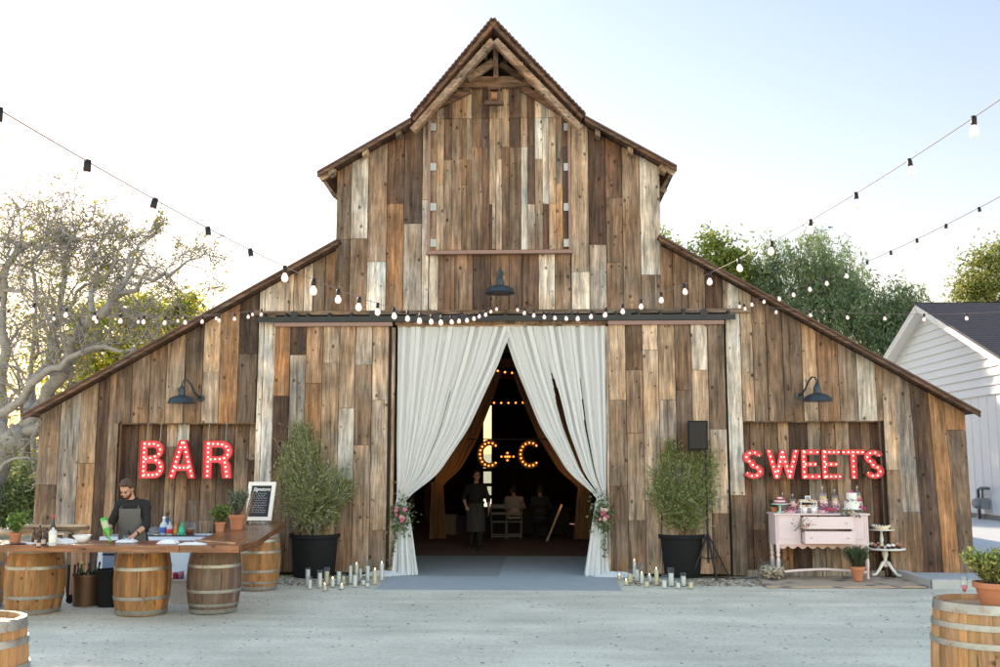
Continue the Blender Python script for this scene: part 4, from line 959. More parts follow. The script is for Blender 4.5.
for ch,x0,x1,lb in [('S',743.5,762,'red bulb-lit marquee letter S, first letter of SWEETS'),('W',766.5,798,'red bulb-lit marquee letter W, second letter of SWEETS'),('E',801.5,818.5,'red bulb-lit marquee letter E beside the W of SWEETS'),
    ('E',822,839.5,'red bulb-lit marquee letter E beside the T of SWEETS'),('T',842,863.5,'red bulb-lit marquee letter T, fifth letter of SWEETS'),('S',864.5,881.5,'red bulb-lit marquee letter S, last letter of SWEETS')]:
    place(ch,x0,x1,478.5,450,lb,YM,'red','redrim','mbulb',.0115,.09,g2)
g3='amber marquee initials inside the barn'; YI=6.6
place('C',477.5,497.5,468,440.5,'amber glowing marquee letter C left of the plus sign inside the barn',YI,'rim2','rim2','abulb',.022,.10,g3)
place('+',500.5,514.5,461,447,'small amber glowing marquee plus sign between two letters C',YI,'rim2','rim2','abulb',.022,.10,g3)
place('C',518,538,468,440.5,'amber glowing marquee letter C right of the plus sign inside the barn',YI,'rim2','rim2','abulb',.022,.10,g3)
mb=MB(); zI=FZ(440,500,YI)
ir=thing('hanging_rail','thin dark rail carrying the amber initials inside the barn','rail',(0,YI,zI)); MB().box((0,.05,.02),(2.2,.03,.03)).build('rail_bar',M['black'],ir)
for x in(-1,1): MB().tube([(x,.05,.03),(x,.05,4.7-zI)],.006,4).build('hanging_wire',M['hinge'],ir)
# ================================================================== CURTAINS
gt=[(0,.0),(.14,.30),(.40,.585),(.77,.86),(1,1)]
def gfun(t):
    for (a,b),(c,d) in zip(gt[:-1],gt[1:]):
        if t<=c: return b+(d-b)*(t-a)/(c-a)
    return 1
def smooth_g(t,e=0): 
    return (gfun(max(0,t-.03))+gfun(t)+gfun(min(1,t+.03)))/3
from mathutils import noise as NZ
def curtain(name,label,side,Y,x_out,x_in,ztop,xg,zg,wg,foot,matl,gaps=(),amp=.055,nf=11,group=None,cat='curtain',nu=230,nv=80,outpow=1.0):
    """x_out straight side, x_in swagged side, gathered at (xg,zg), foot=(x0,x1,z0)"""
    T=thing(name,label,cat,(xg,Y,0),group,world=True); mb=MB(); vs=[]; ph=[random.uniform(0,6.28) for _ in range(6)]
    for j in range(nv+1):
        v=j/nv
        for i in range(nu+1):
            u=i/nu
            if v<.72:
                t=1-v/.72; z=zg+(ztop-zg)*t; g=smooth_g(t)
                xt=x_out+(x_in-x_out)*u; x0=xg+(u-.5)*wg*(1 if x_in>x_out else -1)
                gg=g if u>.0 else g
                xa=x0+(xt-x0)*(g**(1+.0*u)); 
                # outer strands stay near the jamb
                f=amp*(.45+.55*t)*(.35+.65*min(1,g*1.6))
            else:
                t=(v-.72)/.28; z=zg+(foot[2]-zg)*t; xf=foot[0]+(foot[1]-foot[0])*u; x0=xg+(u-.5)*wg*(1 if x_in>x_out else -1)
                s=t**.8; xa=x0+(xf-x0)*s; f=amp*(.3+.9*t)
            a=u*nf*2*PI
            y=Y-.03+f*(math.sin(a+ph[0])*.55+math.sin(a*2.3+ph[1]+z*.5)*.25+math.sin(a*.43+ph[2]+z*.8)*.35)-(.03*math.sin(PI*min(1,v/.72)) )
            from_n=NZ.noise(Vector((u*nf*1.9+ph[0],z*.55+ph[1],ph[2]))); y+=f*.75*from_n+.012*NZ.noise(Vector((u*nf*6,z*2.2,ph[4])))
            xa+=f*.35*math.sin(a*1.7+ph[3])+.012*NZ.noise(Vector((u*7,z*1.3,9+ph[3])))
            if v>=.72 and t>.93: y-=.05*(t-.93)/.07*(1+.5*math.sin(a))
            vs.append((xa,y,z))
    W=nu+1; fs=[]
    for j in range(nv):
        for i in range(nu):
            u=(i+.5)/nu; v=j/nv; skip=False
            for g0,g1,v0 in gaps:
                w_=(g1-g0)*min(1,(v-v0)/.25)*.5 if v>v0 else 0
                if abs(u-(g0+g1)/2)<w_ and v<.70: skip=True
            if not skip: fs.append((j*W+i,j*W+i+1,(j+1)*W+i+1,(j+1)*W+i))
    mb.add(vs,fs); mb.build('drape',matl,T,True); return T
Yc=-.03
xl0,xl1=FX(396.5,400,Yc),FX(514,330,Yc); zc=FZ(327,500,Yc); xr0,xr1=FX(607,400,Yc),FX(502.5,330,Yc)
gl=F(401.5,499,Yc); gr_=F(601.5,497,Yc)
CL=curtain('door_curtain','white sheer drape tied back on the left side of the doorway',1,Yc-.02,xl0,xl1,zc,gl.x,gl.z,.15,(FX(384,575,-.2),FX(417,575,-.2),.02),M['curtain'],nf=15,group='white drapes at the barn doorway',gaps=[(.605,.612,.1)])
CR=curtain('door_curtain','white sheer drape tied back on the right side, with two dark slits',-1,Yc-.03,xr0,xr1,zc,gr_.x,gr_.z,.15,(FX(619,575,-.2),FX(586,575,-.2),.02),M['curtain'],gaps=[(.60,.665,.09),(.30,.325,.16)],nf=14,group='white drapes at the barn doorway')
# puddled hems
for T_,cx,lb in((CL,FX(388,575),'a'),(CR,FX(612,575),'b')):
    mb=MB(); vs=[]; n=36; m_=7; s=-1 if cx<0 else 1
    for j in range(m_):
        for i in range(n):
            a=2*PI*i/n; r=(j/(m_-1)); k=1+.16*math.sin(a*5+2)+.1*math.sin(a*9+1); vs.append((cx+s*.06+math.cos(a)*.36*r*k,-.20+math.sin(a)*.16*r*k,.015+.075*(1-r*r)+.018*math.sin(a*7+j)*(r>0)*(1-r)))
    mb.add(vs,[(j*n+i,j*n+(i+1)%n,(j+1)*n+(i+1)%n,(j+1)*n+i) for j in range(m_-1) for i in range(n)]); mb.build('hem',M['curtain'],T_,True)
cr_=thing('curtain_rod','thin pale batten carrying the white drapes over the doorway','curtain rod',(0,-.05,zc))
MB().box((0,.0,.035),(XD1-XD0-.08,.03,.06),0,code('T')).build('rod',M['boardx'],cr_)
# amber inner drapes
YA=7.6
def A_(px,py): return F(px,py,YA)
zt=FZ(372,500,YA)
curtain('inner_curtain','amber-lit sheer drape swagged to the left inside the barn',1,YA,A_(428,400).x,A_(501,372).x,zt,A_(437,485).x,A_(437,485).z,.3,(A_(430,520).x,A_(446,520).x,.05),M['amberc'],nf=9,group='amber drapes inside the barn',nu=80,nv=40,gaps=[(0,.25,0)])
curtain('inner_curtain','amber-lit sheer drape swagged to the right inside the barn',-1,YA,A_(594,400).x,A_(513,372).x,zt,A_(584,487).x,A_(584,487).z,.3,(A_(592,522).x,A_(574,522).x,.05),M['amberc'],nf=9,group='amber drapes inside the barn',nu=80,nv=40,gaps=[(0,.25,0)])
# interior festoon
def festoon(label,pp,Y,n,sag):
    a,b=F(*pp[0],Y),F(*pp[1],Y); T=thing('festoon_light',label,'string lights',tuple(a),'amber festoons inside the barn',world=True)
    pos=lambda t:(lambda v:Vector((v.x,v.y,v.z-sag*4*t*(1-t))))(a.lerp(b,t)); O=wloc(T)
    MB().tube([pos(i/20) for i in range(21)],.006,4).build('cord',M['black'],T,True)
    for i in range(n): link('bulb',bulbmesh(.028,'abulb'),T,pos((i+.5)/n)-O)
festoon('level row of amber bulbs deep inside the barn above the initials',((440,398),(570,398)),12,18,.15)
festoon('amber bulbs strung high inside the barn near the drape opening',((480,365),(530,372)),9,7,.1)
# warm lamp uplighting the amber drapes (the amber wash seen on them comes from lamps inside)
for px,x in((470,-1),(548,1)):
    l=bpy.data.lights.new('uplight','SPOT'); l.energy=14; l.color=(1,.42,.12); l.spot_size=R(60); l.spot_blend=.8; l.shadow_soft_size=.1
    o=bpy.data.objects.new('uplight',l); COL.objects.link(o); p=A_(px,500); o.location=(p.x,YA-1.2,.3); tgt=A_(457 if x<0 else 566,455)
    o.rotation_euler=(Vector(tgt)-o.location).to_track_quat('-Z','Y').to_euler()
# ================================================================== FLORAL TIEBACKS
def flowers(T,c,n,rad,cols,r=(.02,.04),name='flower'):
    for i in range(n):
        d=Vector((random.uniform(-1,1)*rad[0],random.uniform(-1,-.3)*rad[1],random.uniform(-1,1)*rad[2])); p=Vector(c)+d; rr=random.uniform(*r); col=random.choice(cols); mb=MB()
        for k in range(9):
            a=k*2.4; t=k/9; q=Vector((math.cos(a)*rr*t*.7,-rr*(1-t)*.6,math.sin(a)*rr*t*.7)); j=random.uniform(.8,1.2)
            mb.ball(p+q,rr*.42,6,0,(col[0]*j,col[1]*j,col[2]*j,0),sc=(1,.6,1))
        mb.build(name,M['petal'],T,True)
def floral(label,px,py,vine,s=1):
    c=F(px,py,-.20); T=thing('floral_garland',label,'flower garland',tuple(c),'flower garlands tying back the drapes',world=True)
    n=380; C_=rng.normal(size=(n,3))*np.array([.095,.05,.16])+np.array(c)+np.array([0,0,.0]); D_=rng.normal(size=(n,3))+np.array([0,-.5,-.6])
    V=[]; DD=[]
    for vx,vy in vine:
        p=F(vx,vy,-.16); V+= [np.array(p)+rng.normal(size=3)*.018 for _ in range(5)]; DD+=[rng.normal(size=3)+np.array([0,-.3,-.8]) for _ in range(5)]
    leaves('foliage',np.concatenate([C_,V]),np.concatenate([D_,DD]),.075,.035,mixcols(n+len(V),[(.16,.22,.09),(.09,.15,.06),(.34,.36,.18),(.30,.33,.22)],[.4,.3,.15,.15]),M['leaf'],T)
    MB().tube([F(x,y,-.15) for x,y in vine],.006,4).build('vine',M['darkbark'],T)
    flowers(T,c+Vector((0,-.06,0)),8,(.08,.03,.13),[(.65,.14,.28),(.75,.25,.38),(.72,.5,.45),(.7,.62,.5)],(.035,.055))
floral('pink rose and greenery garland on the left drape with a vine along the jamb',400.5,515,[(396+ (i%2)*1.5-i*.75,524+i*4.4) for i in range(12)])
floral('pink rose and greenery garland on the right drape with a short hanging vine',602,513,[(603+i*.2+(i%2)*1.2,522+i*4.2) for i in range(9)])
# ================================================================== BARRELS
BCOL={'honey':(.36,.185,.075),'honey2':(.33,.165,.065),'worn':(.17,.115,.085),'pale':(.46,.255,.115)}
def barrel(label,x,y,Hb,rb,rh,kind,hoops,rz=0,group='oak wine barrels under and around the bar'):
    T=thing('wine_barrel',label,'barrel',(x,y,0),group,rz); c0=BCOL[kind]
    def rad(z): k=(z/Hb-.5)*2; return rb-(rb-rh)*abs(k)**2.0
    mb=MB(); ns=26; nz=18; off=0; angs=[0]
    ws=[random.uniform(.7,1.3) for _ in range(ns)]; tot=sum(ws)
    for w_ in ws: angs.append(angs[-1]+w_/tot*2*PI)
    for i in range(ns):
        a0,a1=angs[i],angs[i+1]; j=random.uniform(.78,1.18); c=(c0[0]*j,c0[1]*j*random.uniform(.95,1.04),c0[2]*j,random.random())
        sub=3; vs=[]
        for q in range(nz+1):
            z=Hb*q/nz
            for s in range(sub+1):
                e=.004 if s in(0,sub) else 0; a=a0+(a1-a0)*(s/sub)+(.0015 if s==0 else -.0015 if s==sub else 0); r=rad(z)-e; vs.append((r*math.cos(a),r*math.sin(a),z))
        fs=[(q*(sub+1)+s,q*(sub+1)+s+1,(q+1)*(sub+1)+s+1,(q+1)*(sub+1)+s) for q in range(nz) for s in range(sub)]
        mb.add(vs,fs,0,c)
    # chime rim (top) & inner core
    mb.lathe([(rh-.03,Hb-.07),(rh-.03,Hb-.003),(rh-.004,Hb-.0)],(0,0,0),40,0,(c0[0]*.9,c0[1]*.9,c0[2]*.9,.4),caps=False)
    mb.build('staves',M['barrel'],T,True)
    mb=MB()
    for i in range(7):
        xa=-rh+.035+(2*rh-.07)*i/7; xb=-rh+.035+(2*rh-.07)*(i+1)/7; R_=rh-.034
        pts=[]
        for k in range(9): xx=xa+.001+(xb-xa-.002)*k/8; pts.append((xx,math.sqrt(max(0,R_*R_-xx*xx))))
        poly=pts+[(p[0],-p[1]) for p in reversed(pts)]; j=random.uniform(.8,1.15); mb.slab([(a,-b) for a,b in poly],Hb-.06,Hb-.035,0,(c0[0]*j,c0[1]*j,c0[2]*j,random.random()))
    mb.build('head',M['counter2'],T)
    mb=MB().lathe([(rh-.03,.03),(rh-.002,.002)],(0,0,0),30,0,(c0[0],c0[1],c0[2],.2)); 
    for zc,hw_ in hoops:
        zc*=Hb; m=MB(); vs=[]; n=48; pr=[(rad(zc-hw_)+.001,zc-hw_),(rad(zc-hw_)+.006,zc-hw_),(rad(zc)+.007,zc),(rad(min(Hb,zc+hw_))+.006,zc+hw_),(rad(min(Hb,zc+hw_))+.001,zc+hw_)]
        tilt=random.uniform(-.008,.008)
        for r,z in pr:
            for i in range(n): a=2*PI*i/n; vs.append((r*math.cos(a),r*math.sin(a),z+tilt*math.cos(a)))
        m.add(vs,[(q*n+i,q*n+(i+1)%n,(q+1)*n+(i+1)%n,(q+1)*n+i) for q in range(4) for i in range(n)])
        a=random.uniform(3.6,5.6); m.ball((( rad(zc)+.008)*math.cos(a),(rad(zc)+.008)*math.sin(a),zc),.009,6); m.build('hoop',M['hoop'],T,auto=40)
    return T
M['counter2']=wood('barrel_head_wood','Y',rough=.4,grain=.5,worn=.1)
def gp(px,py): v=G(px,py); return v.x,v.y
def bar_at(px,pyb,r): # centre on the ground from the front contact point
    v=G(px,pyb); d=Vector((v.x-CAM.x,v.y-CAM.y)).normalized(); return v.x+d.x*r,v.y+d.y*r
HC=.855
hp=[(.045,.028),(.26,.021),(.70,.021),(.955,.028)]
hp2=[(.04,.026),(.14,.018),(.34,.02),(.68,.02),(.88,.02),(.96,.024)]
x,y=bar_at(33,615.5,.32); barrel('honey oak wine barrel at the left end of the bar, under the herb pot',x,y,HC,.375,.315,'honey',hp,.3)
bx1,by1=x,y
x,y=bar_at(141,616.5,.32); barrel('honey oak wine barrel under the bar in front of the bartender',x,y,HC,.365,.31,'honey2',hp,1.3)
x,y=bar_at(213,614.5,.32); barrel('dark weathered oak barrel under the front corner of the bar',x,y,HC,.355,.30,'worn',[(.03,.026),(.13,.018),(.34,.02),(.72,.02)],2.2)
x,y=bar_at(257,591,.30); barrel('amber oak barrel with six hoops under the side arm of the bar',x,y,HC,.35,.30,'honey',hp2,.8)
x,y=bar_at(-24,611,.32); barrel('pale oak barrel cut off by the left edge of the picture under the bar',x,y,HC,.36,.31,'pale',hp,.1)
v=P(-27,618,6.3); barrel('nearest oak barrel at the bottom left corner of the picture',v.x,v.y,1.0,.345,.30,'pale',[(.965,.032),(.86,.022),(.70,.022),(.3,.022),(.04,.03)],.5)
v=P(984,595,7.1); BRX,BRY=v.x,v.y; barrel('nearest oak barrel at the bottom right, carrying a flute and flower pot',v.x,v.y,1.0,.375,.33,'pale',[(.965,.032),(.845,.02),(.73,.02),(.30,.022),(.04,.03)],1.0)
# ================================================================== BAR COUNTER
ZT=.945; th=.085
fl=P(-60,545,12.05); fc=P(239,545,12.0)
# front edge line
f0=G(-90,545,ZT); f1=G(179.5,545.5,ZT); f2=G(240,545.5,ZT); r1_=G(286,521.5,ZT); r0_=G(262,519.5,ZT)
bar=thing('bar_counter','L-shaped varnished wood plank bar top resting on wine barrels','bar counter',(f2.x,f2.y,0),world=True)
yb=f1.y+.78
b1=G(190,540,ZT)
def plank(mb,poly,c,seed): mb.slab(poly,ZT-th,ZT,0,(*c,seed))
CC=(.25,.105,.045)
mb=MB(); w3=.26
for i in range(3):
    ya_=f1.y+i*w3+.002; yb2=f1.y+(i+1)*w3-.002; j=random.uniform(.85,1.12)
    plank(mb,[(f0.x,ya_),(f1.x-.004,ya_),(f1.x-.004,yb2),(f0.x,yb2)],(CC[0]*j,CC[1]*j,CC[2]*j),random.random())
    j=random.uniform(.85,1.12)
    xr_=f2.x-.0-(i*.0)
    plank(mb,[(f1.x+.004,ya_),(xr_,ya_),(xr_-.0,yb2),(f1.x+.004,yb2)],(CC[0]*j,CC[1]*j,CC[2]*j),random.random())
mb.build('front_top',M['counter'],bar)
# return arm running back toward the barn, slightly splayed
mb=MB(); a=Vector((f2.x,yb+.006)); a0=Vector((f2.x-.80,yb+.006)); e=Vector((r1_.x,r1_.y)); dx=(e-Vector((f2.x,f2.y))).normalized()
endL=Vector((r0_.x-.45,r0_.y))
# outer edge from front corner to e
for i in range(3):
    k0,k1=i/3,(i+1)/3; A0=a0.lerp(a,k0); A1=a0.lerp(a,k1); E0=Vector((e.x-.78,e.y)).lerp(e,k0); E1=Vector((e.x-.78,e.y)).lerp(e,k1); j=random.uniform(.85,1.1)
    mb.slab([(A0.x+.003,A0.y),(A1.x-.003,A1.y),(E1.x-.003,E1.y),(E0.x+.003,E0.y)],ZT-th,ZT,0,(CC[0]*j,CC[1]*j,CC[2]*j,random.random()))
M['countery']=wood('varnished_plank_side','Y',rough=.16,grain=.7,worn=.05)
mb.build('side_top',M['countery'],bar)
mb=MB(); mb.slab([(f2.x+.004,f2.y),(f2.x+.02,f2.y),(f2.x+(e.x-f2.x)*.24+.02,yb),(f2.x+.004,yb)],ZT-th,ZT-.001,0,(*CC,.3)); mb.build('corner_fillet',M['countery'],bar)
lt=MB(); q0=G(197,540.3,ZT); q1=G(234,543.3,ZT); lt.beam((q0.x,q0.y,ZT+.004),(q1.x,q1.y,ZT+.004),.06,.012,0,(.62,.40,.22,.2)); lt.build('inlay_strip',M['counter'],bar)
def con(px,py,dz=0): v=G(px,py,ZT); return Vector((v.x,v.y,ZT+dz))
# ---- back table with linen
tq0=F(134,546,0); tz=.76
BT=thing('folding_table','long table against the barn wall behind the bar, under pale linen','table',(F(165,545,-1.2).x,-1.2,0),world=True)
by0=-1.55; by1=-.80; bx0,bx1=F(99,550,by0).x,F(234,548,by0).x
MB().box(((bx0+bx1)/2,(by0+by1)/2,tz-.03),(bx1-bx0-.06,by1-by0-.06,.04)).build('tabletop',M['white'],BT)
for x_ in(bx0+.2,bx1-.2):
    for y_ in(by0+.12,by1-.12): MB().tube([(x_,y_,0),(x_,y_,tz-.05)],.018,8).build('leg',M['black'],BT)
def tablecloth(name,label,x0,x1,y0,y1,z,m,drop=None,amp=.03):
    drop=drop or z-.03; n=120; mb=MB(); vs=[]; per=[]
    def loop(f,z_,wv):
        pts=[]
        P4=[(x0,y0),(x1,y0),(x1,y1),(x0,y1)]
        for s in range(4):
            a,b=P4[s],P4[(s+1)%4]; k=n//4
            for i in range(k):
                t=i/k; x=a[0]+(b[0]-a[0])*t; y=a[1]+(b[1]-a[1])*t; ang=(s*k+i)*.55; o=wv*(math.sin(ang*1.3)+.5*math.sin(ang*2.9+1))
                nx_,ny_={0:(0,-1),1:(1,0),2:(0,1),3:(-1,0)}[s]; pts.append((x+nx_*(o+f),y+ny_*(o+f),z_))
        return pts
    rings=[loop(-.02,z,0),loop(.0,z-.008,0),loop(.01,z-.12,amp*.4),loop(.02,z-.35,amp*.9),loop(.03,z-drop,amp*1.3)]
    for r in rings: vs+=r
    k=len(rings[0]); fs=[tuple(range(k))]+[(j*k+i,j*k+(i+1)%k,(j+1)*k+(i+1)%k,(j+1)*k+i) for j in range(4) for i in range(k)]
    mb.add(vs,fs); o=mb.build(name,m,None,True); return tag(o,label,'tablecloth')
tablecloth('tablecloth','pale blue-white linen cloth hanging over the table behind the bar',bx0,bx1,by0,by1,tz+.004,M['linen'])
# ---- generic bottle
def bottle(label,p,h,r,body,cap=None,lab=None,neck=.38,mt='glassb',cat='bottle',group=None,rot=None,name='bottle'):
    T=thing(name,label,cat,tuple(p),group)
    if rot: T.rotation_euler=rot
    hb=h*(1-neck); m=bottlemat(body)
    MB().lathe([(r*.9,0),(r,.01),(r,hb*.86),(r*.85,hb),(r*.36,hb+h*neck*.35),(r*.32,h*.97),(r*.36,h)],(0,0,0),14).build('bottle_body',m,T,True)
    if lab: MB().lathe([(r*1.02,hb*.22),(r*1.03,hb*.23),(r*1.03,hb*.7),(r*1.02,hb*.71)],(0,0,0),14,0,(*lab,0)).build('label',M['tint'],T,True)
    if cap: MB().lathe([(r*.40,h*.90),(r*.42,h*.905),(r*.42,h*1.01),(r*.1,h*1.015)],(0,0,0),12,0,(*cap,0)).build('cap',M['tint'],T,True)
    return T
_bm={}
def bottlemat(c):
    if c not in _bm: _bm[c]=glassy('bottle_glass',c,.35 if sum(c)>1.2 else .12,.08)
    return _bm[c]
def tz_at(px,py): y=max(by0+.08,min(by1-.08,-1.22+(532-py)*.09)); v=F(px,py-8,y); return Vector((v.x,y,tz+.006))
GB='bottles on the table behind the bar'
for lb,px,py,h,r,body,cap,lab in [
 ('clear plastic bottle with blue label behind the bar',164,532,.30,.062,(.7,.8,.85),(.8,.8,.8),(.05,.12,.45)),
 ('tall dark blue bottle behind the clear and red-labelled ones',167.5,528,.34,.065,(.04,.06,.10),(.02,.02,.03),(.08,.12,.2)),
 ('small clear bottle with red label behind the bar',170,533,.25,.05,(.6,.65,.75),(.1,.15,.45),(.55,.04,.05)),
 ('small orange bottle between the red-labelled and green bottles',175.5,532,.20,.036,(.75,.30,.08),(.7,.1,.05),(.8,.45,.1)),
 ('green soda bottle beside the amber pitcher',182,533,.22,.05,(.03,.42,.22),(.02,.3,.15),(.05,.5,.3)),
 ('dark squat bottle at the left of the linen table',157,533,.06,.04,(.1,.08,.06),(.5,.5,.5),(.6,.55,.45))]:
    bottle(lb,tz_at(px,py),h,r,body,cap,lab,group=GB)
p=tz_at(190.5,532); pt=thing('pitcher','glass pitcher of amber drink on the linen table','pitcher',tuple(p))
MB().lathe([(.07,0),(.075,.005),(.09,.22),(.088,.22),(.072,.008),(.01,.006)],(0,0,0),18).tube([(.085,0,.19),(.15,0,.18),(.15,0,.07),(.08,0,.05)],.010,6).build('jug',M['glass'],pt,True)
MB().lathe([(.068,.01),(.073,.09),(.01,.092)],(0,0,0),16,0,(.25,.06,.02,0)).build('drink',M['tint'],pt,True)
for i in range(7):
    p=tz_at(149+i*1.7,528+(i%3)*2); g=thing('tumbler','clear tumbler in the row of stacked glasses left of the blue-labelled bottle','glass',tuple(p),'clear tumblers on the linen table')
    MB().lathe([(.033,0),(.042,.12),(.040,.12),(.031,.008),(.005,.006)],(0,0,0),12).build('glass_body',M['glass'],g,True)
# ---- herb pots
def herb(name,label,p,rp,hp_,spread,hh,cols,n=500,ll=.05,lw=.02,upw=.6,flare=.75,group=None):
    T=thing(name,label,'potted plant',tuple(p),group)
    MB().lathe([(rp*flare,0),(rp*.95,hp_*.78),(rp*1.1,hp_*.78),(rp*1.12,hp_),(rp*.98,hp_),(rp*.9,hp_*.8)],(0,0,0),20).build('pot',M['terra'],T,auto=40)
    MB().lathe([(rp*.93,hp_*.86),(.01,hp_*.9)],(0,0,0),16).build('soil',M['soil'],T)
    mb=MB(); C_=[];D_=[]
    ns=max(6,n//22)
    for i in range(ns):
        a=random.uniform(0,6.28); d=Vector((math.cos(a),math.sin(a),0))*spread*math.sqrt(random.random()); tip=Vector((0,0,hp_))+d+Vector((0,0,hh*random.uniform(.55,1)))
        st=Vector((d.x*.25,d.y*.25,hp_*.85)); mid=st.lerp(tip,.5)+Vector((0,0,hh*.08)); mb.tube([st,mid,tip],.003,4)
        for k in range(22):
            t=random.uniform(.25,1.05); q=(st.lerp(mid,t*2) if t<.5 else mid.lerp(tip,(t-.5)*2)); C_.append(np.array(q)+rng.normal(size=3)*.008); dd=rng.normal(size=3); dd[2]+=upw; D_.append(dd)
    mb.build('stems',M['darkbark'],T)
    leaves('foliage',C_,D_,ll,lw,mixcols(len(C_),cols),M['leaf'],T); return T
GR=[(.16,.26,.06),(.24,.33,.09),(.10,.17,.05)]; SG=[(.20,.25,.17),(.27,.31,.22),(.13,.17,.11)]
herb('herb_pot','terracotta pot with bright green herb at the left end of the bar',con(15,543),.075,.13,.13,.26,GR,500,.06,.035)
herb('herb_pot','small terracotta pot of bushy green herb nearest the front of the bar arm',con(220,531.5),.072,.14,.15,.24,GR,800,.045,.022)
herb('herb_pot','larger terracotta pot of grey-green sage behind the small one on the bar',con(233.5,530)+Vector((-.02,.22,0)),.115,.22,.17,.36,SG,1400,.055,.018,1.0)
pA=con(240,527.5)+Vector((-.06,.45,0)); T=thing('dried_grass','spray of dried brown twigs behind the sage pot on the bar','plant',tuple(pA)); mb=MB()
for i in range(26):
    a=random.uniform(0,6.28); r=random.uniform(.03,.17); h=random.uniform(.3,.62); mb.tube([(0,0,0),(r*.4*math.cos(a),r*.4*math.sin(a),h*.5),(r*math.cos(a),r*math.sin(a),h)],.004,4)
mb.build('twigs',simple('dry_twig',(.36,.22,.14),.9),T)
# ---- chalkboard sign
pS=con(256.5,524.5)+Vector((0,.05,0)); sg=thing('chalkboard_sign','white-framed chalkboard menu with white lettering on a small easel on the bar','sign',tuple(pS),rz=R(-4))
sH,sW=.64,.47; tl=Matrix.Rotation(R(-9),3,'X'); sh=R(3.2)
def sp(x,z,y=0): v=tl@Vector((x,y,z)); return Vector((v.x+z*math.tan(sh),v.y,v.z+.06))
def sbox(mb,x0,x1,z0,z1,y0,y1): vs=[sp(x,z,y) for x in(x0,x1) for y in(y0,y1) for z in(z0,z1)]; mb.add(vs,[(0,1,3,2),(4,6,7,5),(0,4,5,1),(2,3,7,6),(0,2,6,4),(1,5,7,3)])
mb=MB(); fw=.062
sbox(mb,-sW/2,sW/2,0,fw,-.02,.012); sbox(mb,-sW/2,sW/2,sH-fw,sH,-.02,.012); sbox(mb,-sW/2,-sW/2+fw,fw,sH-fw,-.02,.012); sbox(mb,sW/2-fw,sW/2,fw,sH-fw,-.02,.012); mb.build('frame',simple('chipped_white_paint',(.74,.73,.71),.6,var=.2,vscale=25),sg)
mb=MB(); sbox(mb,-sW/2+fw+.001,sW/2-fw-.001,fw,sH-fw,-.006,.008); cbd=mb.build('chalkboard',simple('slate_board',(.020,.024,.034),.8,var=.4,vscale=14),sg)
chalk=simple('chalk_white',(.75,.76,.78),.9)
def text_mesh(txt,size,shear=0,off=0):
    cu=bpy.data.curves.new('t','FONT'); cu.body=txt; cu.size=size; cu.align_x='CENTER'; cu.shear=shear; cu.offset=off; cu.extrude=.001; o=bpy.data.objects.new('t',cu); COL.objects.link(o)
    bpy.context.view_layer.update(); me=bpy.data.meshes.new_from_object(o); bpy.data.objects.remove(o); bpy.data.curves.remove(cu); return me
me=text_mesh('Signature',.078,.35,.0012)
for v in me.vertices: q=sp(v.co.x,v.co.y+sH-fw-.085,-.010-v.co.z); v.co=q
me.materials.clear(); me.materials.append(chalk); link('lettering',me,cbd)
def scrib(mb,x0,x1,z,h,den=60,w=.0030,seedy=0):
    n=int((x1-x0)*den*6); pts=[]; x=x0
    ph=random.uniform(0,6)
    for i in range(n+1):
        t=i/n; xx=x0+(x1-x0)*t; zz=z+h*.5*(math.sin(t*(x1-x0)*den*2.1+ph)*.6+math.sin(t*(x1-x0)*den*4.7+ph*2)*.4)
        pts.append(sp(xx,zz,-.009))
        if random.random()<.05 and len(pts)>3: mb.tube(pts,w*.5,4); pts=[]
    if len(pts)>1: mb.tube(pts,w*.5,4)
mb=MB(); zz=sH-fw-.13; rows=[(-.10,.10,.022),(-.08,.08,.030),(-.11,.12,.028),(-.10,.12,.020),(-.12,.11,.020),(-.12,.12,.022),(-.13,.10,.020),(-.12,.12,.030),(-.12,.12,.022)]
for x0,x1,h in rows: scrib(mb,x0,x1,zz,h); zz-=.039
mb.build('chalk_writing',chalk,cbd)
mb=MB(); mb.box((0,0,.03),(.30,.02,.015)); mb.beam((-.10,0,.07),(-.11,-.05,0),.014,.014); mb.beam((.10,0,.07),(.11,-.05,0),.014,.014); mb.beam((0,.03,.3),(0,.16,0),.014,.014); mb.build('easel',M['hinge'],sg)
# ---- counter clutter
GW='folded white cloth napkins on the bar'
def napkin(label,p,sx,sy,h,grp=GW):
    from mathutils import noise
    nx_,ny_=30,22; vs=[]; off=V3=Vector((random.uniform(0,50),random.uniform(0,50),0))
    for j in range(ny_+1):
        for i in range(nx_+1):
            u,v=-1+2*i/nx_,-1+2*j/ny_; wob=1+.16*noise.noise(Vector((u*1.2,v*1.2,3))+off); r=max(abs(u),abs(v)); e=max(0,1-r**4)
            z=.85*h*e*(.50+.55*abs(noise.noise(Vector((u*1.6,v*2.4,0))+off))+.45*abs(noise.noise(Vector((u*3.5+v*2,v*3.1,7))+off)))
            vs.append((p[0]+sx*u*wob,p[1]+sy*v*wob,p[2]+.002+z))
    W=nx_+1; mb=MB(); mb.add(vs,[(j*W+i,j*W+i+1,(j+1)*W+i+1,(j+1)*W+i) for j in range(ny_) for i in range(nx_)]); o=mb.build('napkin',M['wlinen'],None,True); tag(o,label,'napkin',grp); return o
napkin('crumpled white cloth on the bar right of the bartender',con(168,543.5),.13,.08,.075)
napkin('flat white cloth at the joint between bar planks',con(184,545.0)+Vector((.1,.06,0)),.16,.08,.045)
napkin('folded white cloth left of the white bowls on the bar',con(57,544.0)+Vector((0,.06,0)),.13,.07,.10)
napkin('rounded white cloth between the folded cloth and the bowl',con(67,543.5)+Vector((0,.06,0)),.09,.06,.07)
